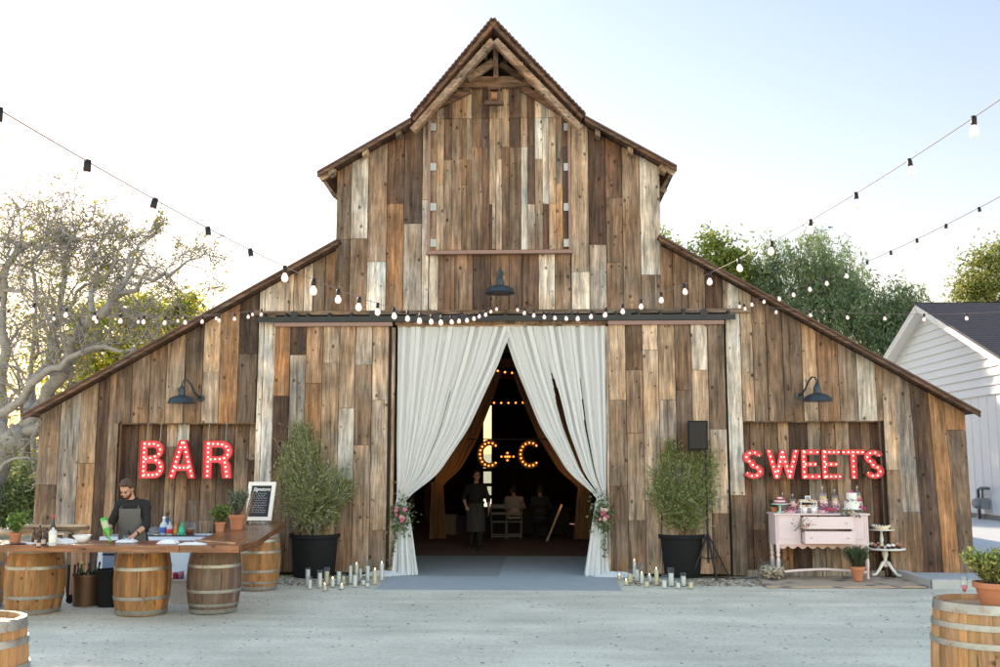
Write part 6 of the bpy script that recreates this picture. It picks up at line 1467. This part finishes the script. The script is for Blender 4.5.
p0=Vector(T.location)+Vector((-.03,.04,z1+.018))
T=thing('dessert_stand','white upper dessert stand on the pedestal table','cake stand',tuple(p0)); hh=z2-z1-.018
MB().lathe([(.09,0),(.085,.015),(.03,.03),(.022,.08),(.035,.12),(.02,hh-.03),(.05,hh-.01),(.215,hh-.005),(.225,hh+.006),(.01,hh+.01)],(0,0,0),30).build('stand_body',M['white'],T,True)
T=thing('pie','pale fluted pie on the top dessert stand','pie',tuple(p0+Vector((0,0,hh+.012)))); MB().lathe([(.12,0),(.15,.055),(.145,.058),(.01,.045)],(0,0,0),30,0,(.75,.62,.42,0)).build('crust',M['tint'],T,True); mb=MB(); [mb.ball((.145*math.cos(i*.35),.145*math.sin(i*.35),.06),.018,6,0,(.8,.76,.7,0)) for i in range(18)]; mb.build('cream_edge',M['tint'],T,True)
for i in range(15):
    a=i*2*PI/15; r=.27 if i%2 else .22; q=Vector(PT.location)+Vector((r*math.cos(a),r*math.sin(a),z1+.017)); c=[(.78,.74,.68),(.35,.14,.08),(.7,.55,.28),(.75,.70,.72)][i%4]
    T=thing('pastry','small pastry in a dark wrapper ringed on the pedestal table','pastry',tuple(q),'pastries around the pedestal table top'); MB().lathe([(.028,0),(.040,.04),(.038,.04)],(0,0,0),10,0,(.07,.03,.02,0)).build('wrapper',M['tint'],T); MB().lathe([(.037,.038),(.043,.052),(.030,.075),(.004,.085)],(0,0,0),10,0,(*c,0)).build('topping',M['tint'],T,True)
# ================================================================== PEOPLE
def remesh(mb, name, vox, it=2):
    me=mb.mesh('tmp'); ob=bpy.data.objects.new('tmp',me); COL.objects.link(ob)
    r=ob.modifiers.new('r','REMESH'); r.mode='VOXEL'; r.voxel_size=vox; s=ob.modifiers.new('s','SMOOTH'); s.iterations=it; s.factor=.5
    bpy.context.view_layer.update(); dg=bpy.context.evaluated_depsgraph_get(); out=bpy.data.meshes.new_from_object(ob.evaluated_get(dg)); out.name=name
    bpy.data.objects.remove(ob); out.materials.clear(); out.polygons.foreach_set('use_smooth',[True]*len(out.polygons)); return out
V=Vector
def wrinkle(me,a=.007):
    nn=[v.normal.copy() for v in me.vertices]
    for v,nv in zip(me.vertices,nn):
        p=v.co.copy(); v.co=p+nv*a*(NZ.noise(V((p.x*9,p.y*9,p.z*22)))+.6*NZ.noise(V((p.x*20+5,p.y*20,p.z*30))))
    return me
def cap(mb,a,b,ra,rb,n=12,sc=(1,1)):
    a=V(a);b=V(b); mb.tube([a.lerp(b,i/4) for i in range(5)],[ra+(rb-ra)*i/4 for i in range(5)],n,sc=sc); mb.ball(a,ra*.99,n); mb.ball(b,rb*.99,n)
def mid(a,b,t=.5): return V(a).lerp(V(b),t)
def torso(mb,J,g=0,top=True):
    p,c,n=V(J['pelvis']),V(J['chest']),V(J['neck']); w=J.get('w',1)
    sec=[(p+V((0,0,-.10)),.085,.135),(p,.105,.165),(mid(p,c,.45),.100,.145),(mid(p,c,.8),.112,.158),(c,.118,.172),(mid(c,n,.5),.100,.150),(mid(c,n,.85),.072,.088),(n,.055,.06)]
    pts=[s[0] for s in sec]; vs=[]; N_=20
    for q,dy,dx in sec:
        for j in range(N_):
            a=2*PI*j/N_; vs.append((q.x+math.cos(a)*(dx*w+g),q.y+math.sin(a)*(dy*w+g),q.z))
    k=len(sec); mb.add(vs,[(i*N_+j,i*N_+(j+1)%N_,(i+1)*N_+(j+1)%N_,(i+1)*N_+j) for i in range(k-1) for j in range(N_)]+[tuple(range(N_-1,-1,-1)),tuple((k-1)*N_+j for j in range(N_))])
    for s in('L','R'): 
        sh=V(J['sh'+s]); cap(mb,mid(c,n,.72),sh,.056+g,.050+g); mb.ball(sh+V((0,0,-.03)),.058+g,12)
def hand(mb,wr,dirv,palm,curl=.5,s=1):
    """wrist, direction of the hand, palm normal; four bent fingers and a thumb"""
    wr=V(wr); d=V(dirv).normalized(); pn=V(palm); pn=(pn-d*pn.dot(d)).normalized(); sd=d.cross(pn)
    base=wr+d*.02; kn=wr+d*.095*s
    for k in range(4):
        o=sd*((k-1.5)*.020*s); cap(mb,base+o*.55,kn+o,.0135,.0105,8)
        L=[.072,.082,.076,.060][k]*s; q=kn+o; dd=d.copy()
        for seg in range(3):
            dd=(dd+pn*curl*.75).normalized(); q2=q+dd*L*[.45,.32,.25][seg]; cap(mb,q,q2,.0092-.0008*seg,.0086-.0008*seg,8); q=q2
    a=base+sd*(-.026)*s; b=a+(d*.6-sd*.75+pn*.25).normalized()*.042*s; c=b+(d*.95-sd*.15+pn*.5*curl).normalized()*.034*s
    cap(mb,wr+d*.02,a,.013,.013,8); cap(mb,a,b,.0125,.0105,8); cap(mb,b,c,.0100,.0085,8)
def head_basis(fwd):
    f=V(fwd).normalized(); x=V((0,0,1)).cross(f)*-1; x.normalize(); z=x.cross(f)*-1
    if z.z<0: z=-z
    y=-f  # local -y is the face
    return Matrix(((x.x,y.x,z.x),(x.y,y.y,z.y),(x.z,y.z,z.z)))
def person(label,loc,J,rz=0,shirt='blackc',trousers='blackc',sleeve=.55,hair='hair',beard=False,group=None,vox=.0085,apron=None,legs=True,detail=True,sex='m'):
    T=thing('person',label,'person',loc,group,rz)
    B=MB(); hc=V(J['head']); Mh=head_basis(J['face'])
    def hp_(x,y,z): return hc+Mh@V((x,y,z))
    # head: skull, jaw, nose, ears
    B.ball(hp_(0,.012,.030),.092,16,sc=(.84,1.02,1.0),M=Mh); B.ball(hp_(0,-.022,-.045),.066,14,sc=(.88,.95,1.05),M=Mh); B.ball(hp_(0,-.045,-.092),.030,10,sc=(1.1,.9,.7),M=Mh)
    B.lathe([(.004,.028),(.012,.005),(.018,-.018),(.010,-.026)],hp_(0,-.090,-.012),8,M=Mh)
    for s in(-1,1): B.ball(hp_(s*.078,.012,-.008),.026,8,sc=(.35,.8,1.2),M=Mh); B.ball(hp_(s*.036,-.062,-.030),.026,8,M=Mh)
    B.ball(hp_(0,-.076,.030),.022,8,sc=(2.2,.6,.5),M=Mh); B.ball(hp_(0,-.080,-.062),.018,8,sc=(1.5,.7,.7),M=Mh)
    cap(B,V(J['neck'])+V((0,.0,-.04)),hp_(0,.025,-.065),.058,.052)
    torso(B,J)
    for s in('L','R'):
        sh,el,wr=V(J['sh'+s]),V(J['el'+s]),V(J['wr'+s]); cap(B,sh,el,.046,.040); cap(B,el,mid(el,wr,.3),.040,.041); cap(B,mid(el,wr,.3),wr,.041,.026)
        if detail: hand(B,wr,J['hd'+s],J['pn'+s],J.get('curl'+s,.45))
        else: hand(B,wr,J['hd'+s],J['pn'+s],.4)
        if legs:
            hi,kn,an=V(J['hi'+s]),V(J['kn'+s]),V(J['an'+s]); cap(B,hi,kn,.083,.056); cap(B,kn,mid(kn,an,.3),.054,.056); cap(B,mid(kn,an,.3),an,.056,.038)
            ft=V(J.get('ft'+s,(0,-1,0))).normalized(); cap(B,an+V((0,0,-.045)),an+ft*.15+V((0,0,-.055)),.036,.030)
    me=remesh(B,'body',vox); me.materials.append(M['skin']); body=link('body',me,T)
    # face
    fm=MB(); 
    for s in(-1,1): fm.ball(hp_(s*.031,-.074,.002),.012,8,sc=(1.2,.6,.6),M=Mh)
    fm.build('eye',M['eye'],body,True) if False else None
    for s in(-1,1):
        e=MB(); e.ball(hp_(s*.031,-.083,.000),.011,8,sc=(1.3,.5,.65),M=Mh); e.build('eye',M['eye'],T,True)
        e=MB(); e.ball(hp_(s*.032,-.088,.021),.014,8,sc=(1.5,.4,.30),M=Mh); e.build('eyebrow',M['hair'],T,True)
    MB().ball(hp_(0,-.092,-.062),.016,8,sc=(1.6,.4,.40),M=Mh).build('mouth',M['lip'],T,True)
    # hair
    Hh=MB(); Hh.ball(hp_(0,.028,.046),.097,18,sc=(.89,1.0,.98),M=Mh); Hh.ball(hp_(0,-.035,.108),.045,12,sc=(1.35,.95,.55),M=Mh); Hh.ball(hp_(0,.07,-.01),.055,12,sc=(1.1,.7,1.3),M=Mh)
    for s in(-1,1): Hh.ball(hp_(s*.070,.015,.035),.026,8,sc=(.6,1.3,1.3),M=Mh)
    me=remesh(Hh,'hair',.008,1)
    # keep the face free: drop hair in front of and below the hairline
    bm_=bmesh.new(); bm_.from_mesh(me); inv=Mh.inverted()
    kill=[v for v in bm_.verts if (lambda q:(q.y<-.045 and q.z<.072) or (q.z<-.03 and q.y<.03))(inv@(v.co-hc))]
    bmesh.ops.delete(bm_,geom=kill,context='VERTS'); bm_.to_mesh(me); bm_.free(); me.materials.append(M[hair]); link('hair',me,T)
    if beard:
        Bd=MB(); Bd.ball(hp_(0,-.030,-.058),.067,14,sc=(.93,.98,.95),M=Mh); Bd.ball(hp_(0,-.050,-.095),.034,10,sc=(1.1,1,.8),M=Mh); me=remesh(Bd,'beard',.007,1); bm_=bmesh.new(); bm_.from_mesh(me)
        kill=[v for v in bm_.verts if (lambda q:q.z>-.030-(.028 if abs(q.x)<.05 and q.y<-.06 else 0) or q.y>.03 or (abs(q.x)<.026 and -.075<q.z<-.052 and q.y<-.05))(inv@(v.co-hc))]
        bmesh.ops.delete(bm_,geom=kill,context='VERTS'); bm_.to_mesh(me); bm_.free(); me.materials.append(M['beard']); link('beard',me,T)
    # shirt
    Sh=MB(); torso(Sh,J,.018)
    for s in('L','R'):
        sh,el,wr=V(J['sh'+s]),V(J['el'+s]),V(J['wr'+s]); cap(Sh,sh+V((0,0,-.02)),el,.064,.054)
        if sleeve>0: cap(Sh,el,mid(el,wr,sleeve*.5),.056,.050); Sh.tube([mid(el,wr,sleeve*.5-.06),mid(el,wr,sleeve*.5+.02)],.054,12)
    me=wrinkle(remesh(Sh,'shirt',vox,2)); me.materials.append(M[shirt]); link('shirt',me,T)
    co=MB(); nk=V(J['neck']); 
    for s in(-1,1): co.beam(nk+V((s*.062,.03,.012)),nk+V((s*.022,-.075,-.035)),.014,.050)
    co.build('collar',M[shirt],T)
    if legs:
        Tr=MB(); 
        for s in('L','R'):
            hi,kn,an=V(J['hi'+s]),V(J['kn'+s]),V(J['an'+s]); cap(Tr,hi,kn,.100,.075); cap(Tr,kn,an+V((0,0,.02)),.074,.060)
        p=V(J['pelvis']); Tr.tube([p+V((0,0,-.09)),p+V((0,0,.07))],.12,16,sc=(1,1.45)); me=wrinkle(remesh(Tr,'trousers',vox,2)); me.materials.append(M[trousers]); link('trousers',me,T)
        for s in('L','R'):
            an=V(J['an'+s]); ft=V(J.get('ft'+s,(0,-1,0))).normalized(); x=MB(); cap(x,an+V((0,0,-.035)),an+V((0,0,-.05))+ft*.15,.050,.044); x.ball(an+V((0,0,-.045))-ft*.03,.048,10); me=remesh(x,'shoe',.01,1)
            for v in me.vertices: v.co.z=max(v.co.z,an.z-.10)
            me.materials.append(M['shoe']); link('shoe',me,T)
    if apron:
        kind,z0,z1,hw=apron; p,c=V(J['pelvis']),V(J['chest']); mb=MB(); n=22; m_=20; vs=[]
        for j in range(m_+1):
            z=z0+(z1-z0)*j/m_
            t=min(1,max(0,(z-p.z)/(c.z-p.z))); cy=p.y+(c.y-p.y)*t
            w_=hw if z<p.z+.12 else hw+( .135-hw)*min(1,(z-p.z-.12)/(.16)); 
            for i in range(n+1):
                u=-1+2*i/n; a=u*(1.25 if z<p.z+.12 else 1.25+(.82-1.25)*min(1,(z-p.z-.12)/.16)); fl=.03 if z<p.z-.1 else 0
                rx=.195+fl+.0; ry=(.128+.028)+fl*1.4+ (.012*math.sin(u*9+z*4) if z<p.z else .003*math.sin(u*7))
                vs.append((p.x+(c.x-p.x)*t+rx*math.sin(a),cy-ry*math.cos(a)-.012,z))
        W=n+1; vs2=[(x,y-.006,z) for x,y,z in vs]; k=len(vs); fs=[(j*W+i,(j+1)*W+i,(j+1)*W+i+1,j*W+i+1) for j in range(m_) for i in range(n)]; mb.add(vs2,[tuple(reversed(f)) for f in fs]); mb.add(vs,fs); mb.build('apron',M[kind],T,True)
        mb=MB(); zz=p.z+.10; mb.lathe([(.128,zz-.022),(.133,zz-.022),(.133,zz+.022),(.128,zz+.022)],(p.x,mid(p,c,.3).y,0),28,sx=1.47,sy=1.27); 
        mb.tube([(p.x,mid(p,c,.3).y-.175,zz),(p.x+.05,mid(p,c,.3).y-.185,zz-.12),(p.x+.04,mid(p,c,.3).y-.18,zz-.22)],.010,6); mb.build('apron_tie',M['blackc'],T,True)
        if z1>c.z-.1:
            for s in(-1,1): MB().tube([(c.x+s*.12,c.y-.14,z1-.01),(c.x+s*.10,c.y-.10,c.z+.12),(nk.x+s*.075,nk.y+.0,nk.z-.01),(nk.x+s*.05,nk.y+.06,nk.z+.0)],.009,6).build('apron_strap',M['greyc'],T,True)
    return T
M['beard']=simple('short_beard',(.085,.045,.028),.8,var=.5,vscale=90)
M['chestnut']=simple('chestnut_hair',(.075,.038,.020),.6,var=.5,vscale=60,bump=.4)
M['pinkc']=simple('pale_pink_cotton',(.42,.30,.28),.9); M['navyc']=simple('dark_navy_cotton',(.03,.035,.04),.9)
# ---- bartender
v=P(131,540,13.15); bl=V((v.x,v.y,0))
J=dict(pelvis=(0,.10,.97),chest=(0,.035,1.29),neck=(0,-.03,1.475),head=(-.045,-.115,1.610),face=(-.10,-.72,-.50),
 shL=(.180,.0,1.400),elL=(.225,-.06,1.14),wrL=(.15,-.27,1.035),hdL=(-.35,-.9,-.55),pnL=(0,.2,-1),curlL=.35,
 shR=(-.180,.0,1.400),elR=(-.265,-.02,1.15),wrR=(-.225,-.23,1.085),hdR=(.10,-.8,-.35),pnR=(.9,0,-.2),curlR=.95,
 hiL=(.10,.10,.92),hiR=(-.10,.10,.92),knL=(.11,.06,.50),knR=(-.11,.06,.50),anL=(.12,.12,.09),anR=(-.12,.12,.09))
bt=person('bearded bartender in black shirt and grey apron pouring from a green bottle behind the bar',tuple(bl),J,rz=R(2),hair='chestnut',beard=True,apron=('greyc',.62,1.36,.30))
MB().box((.055,-.098,1.24),(.065,.004,.035)).build('apron_badge',simple('faded_red_badge',(.22,.08,.07),.9),bt)
MB().lathe([(.030,-.012),(.033,0),(.030,.012)],(.165,-.24,1.045),16,M=V((-.35,-.9,-.4)).to_track_quat('Z','Y').to_matrix()).build('wristwatch',M['black'],bt,True)
Rm=Matrix.Rotation(R(2),3,'Z'); gb=bottle('green glass bottle held tilted in the bartender\'s hand',bl+Rm@V((-.165,-.335,1.19)),.33,.042,(.08,.45,.06),(.2,.4,.1),(.45,.50,.30),rot=(R(168),R(14),0))
gb.location=bl+Rm@V((-.245,-.335,1.245)); gb.rotation_euler=(R(12),R(155),0)
cg=con(143,545)+V((0,.07,.0)); cg=bl+Rm@V((.09,-.38,0)); cg.z=ZT+.001; T=thing('ice_glass','glass wrapped in white cloth under the bartender\'s left hand','glass',tuple(cg)); MB().lathe([(.034,0),(.042,.085),(.039,.085),(.030,.01),(.005,.01)],(0,0,0),14).build('glass_body',M['glass'],T,True)
napkin('white bar cloth under the bartender\'s left hand',cg+V((0,0,.0)),.12,.09,.06)
# ---- man in the doorway
v=G(476,550); J=dict(pelvis=(0,.02,.96),chest=(0,.0,1.30),neck=(.0,-.01,1.49),head=(.02,-.035,1.655),face=(.28,-.95,.02),
 shL=(.185,0,1.405),elL=(.27,.02,1.14),wrL=(.30,-.08,.92),hdL=(.05,-.15,-1),pnL=(-1,0,0),curlL=.4,
 shR=(-.185,0,1.405),elR=(-.30,.08,1.17),wrR=(-.225,-.06,.985),hdR=(.55,-.25,-.8),pnR=(.3,.6,0),curlR=.5,
 hiL=(.10,.02,.92),hiR=(-.10,.02,.92),knL=(.10,-.08,.50),knR=(-.11,.03,.50),anL=(.10,-.10,.10),anR=(-.13,.16,.12),ftL=(.1,-1,-.0),ftR=(-.15,-1,-.15))
person('man in black shirt and long dark apron walking out of the barn doorway',(v.x,v.y,.0),J,rz=R(-3),hair='hair',apron=('dgreyc',.42,1.04,.30),sleeve=.5)
# ---- guests seated inside
YG_=8.2
def seated(label,px,sh,rz,Yg=YG_):
    x=F(px,505,Yg).x
    J=dict(pelvis=(0,0,.54),chest=(0,-.05,.88),neck=(0,-.09,1.07),head=(.02,-.12,1.235),face=(.2,-.95,-.2),
     shL=(.185,-.07,1.02),elL=(.26,-.20,.80),wrL=(.18,-.42,.79),hdL=(-.3,-1,0),pnL=(0,0,-1),shR=(-.185,-.07,1.02),elR=(-.26,-.20,.80),wrR=(-.18,-.42,.79),hdR=(.3,-1,0),pnR=(0,0,-1),
     hiL=(.10,-.02,.52),hiR=(-.10,-.02,.52),knL=(.13,-.43,.52),knR=(-.13,-.43,.52),anL=(.13,-.40,.10),anR=(-.13,-.40,.10))
    return person(label,(x,Yg,0),J,rz=rz,shirt=sh,hair='hair',vox=.013,detail=False,sleeve=1.2)
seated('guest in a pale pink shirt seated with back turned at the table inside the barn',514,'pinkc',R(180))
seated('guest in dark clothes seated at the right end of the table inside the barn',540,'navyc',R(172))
# chairs and table
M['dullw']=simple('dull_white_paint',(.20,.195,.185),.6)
def chair(label,x,y,rz,m='dullw'):
    T=thing('folding_chair',label,'chair',(x,y,0),'folding chairs inside the barn',rz)
    MB().box((0,0,.44),(.40,.40,.03)).build('seat',M[m],T); 
    mb=MB(); mb.box((0,.20,.84),(.36,.02,.10)); mb.box((0,.20,.66),(.36,.02,.06)); mb.build('backrest',M[m],T)
    for s in(-1,1):
        MB().beam((s*.20,.20,.90),(s*.20,-.22,.0),.028,.028).build('leg',M[m],T); MB().beam((s*.175,-.16,.44),(s*.175,.24,.0),.028,.028).build('leg',M[m],T)
    mb=MB(); mb.box((0,-.19,.10),(.36,.02,.03)); mb.box((0,.20,.08),(.32,.02,.03)); mb.build('stretcher',M[m],T); return T
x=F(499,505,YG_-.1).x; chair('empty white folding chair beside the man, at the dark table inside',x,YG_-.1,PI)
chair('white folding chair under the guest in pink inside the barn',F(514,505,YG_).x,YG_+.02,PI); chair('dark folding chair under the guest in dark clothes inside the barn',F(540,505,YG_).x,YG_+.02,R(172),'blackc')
T=thing('dining_table','long dark-clothed table inside the barn where the guests sit','table',(F(520,505,YG_).x,YG_+.85,0)); MB().box((0,0,.74),(2.7,.9,.04)).build('tabletop',M['blackc'],T); MB().box((0,0,.40),(2.6,.82,.62)).build('table_skirt',M['blackc'],T)
for i in range(7): 
    px=496+i*9; T=thing('wine_glass','small wine glass in the dim row on the table inside','glass',(F(px,500,YG_+.7).x,YG_+.55+.1*(i%3),.762),'wine glasses on the dark table'); MB().lathe([(.03,0),(.004,.006),(.004,.08),(.03,.12),(.032,.17),(.003,.10)],(0,0,0),12).build('glass_body',M['glass'],T,True)
x=F(553,515,YG_-1).x; T=thing('leaning_chair','folded pale wooden chair leaning at an angle at the right inside the barn','chair',(x,YG_-1,0)); mb=MB(); mb.beam((-.16,0,.02),(.22,0,.92),.05,.05); mb.build('frame',simple('pale_wood',(.50,.36,.22),.6),T); mb=MB(); mb.beam((.18,.05,.45),(.30,.12,.0),.03,.03); mb.beam((-.02,.02,.40),(.18,.05,.45),.03,.03); mb.build('leg',M['blackpl'],T)
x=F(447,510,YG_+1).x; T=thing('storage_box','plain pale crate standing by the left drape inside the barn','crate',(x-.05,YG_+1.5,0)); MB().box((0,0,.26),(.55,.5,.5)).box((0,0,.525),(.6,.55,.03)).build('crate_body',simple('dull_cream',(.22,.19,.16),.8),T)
S.render.film_transparent=False
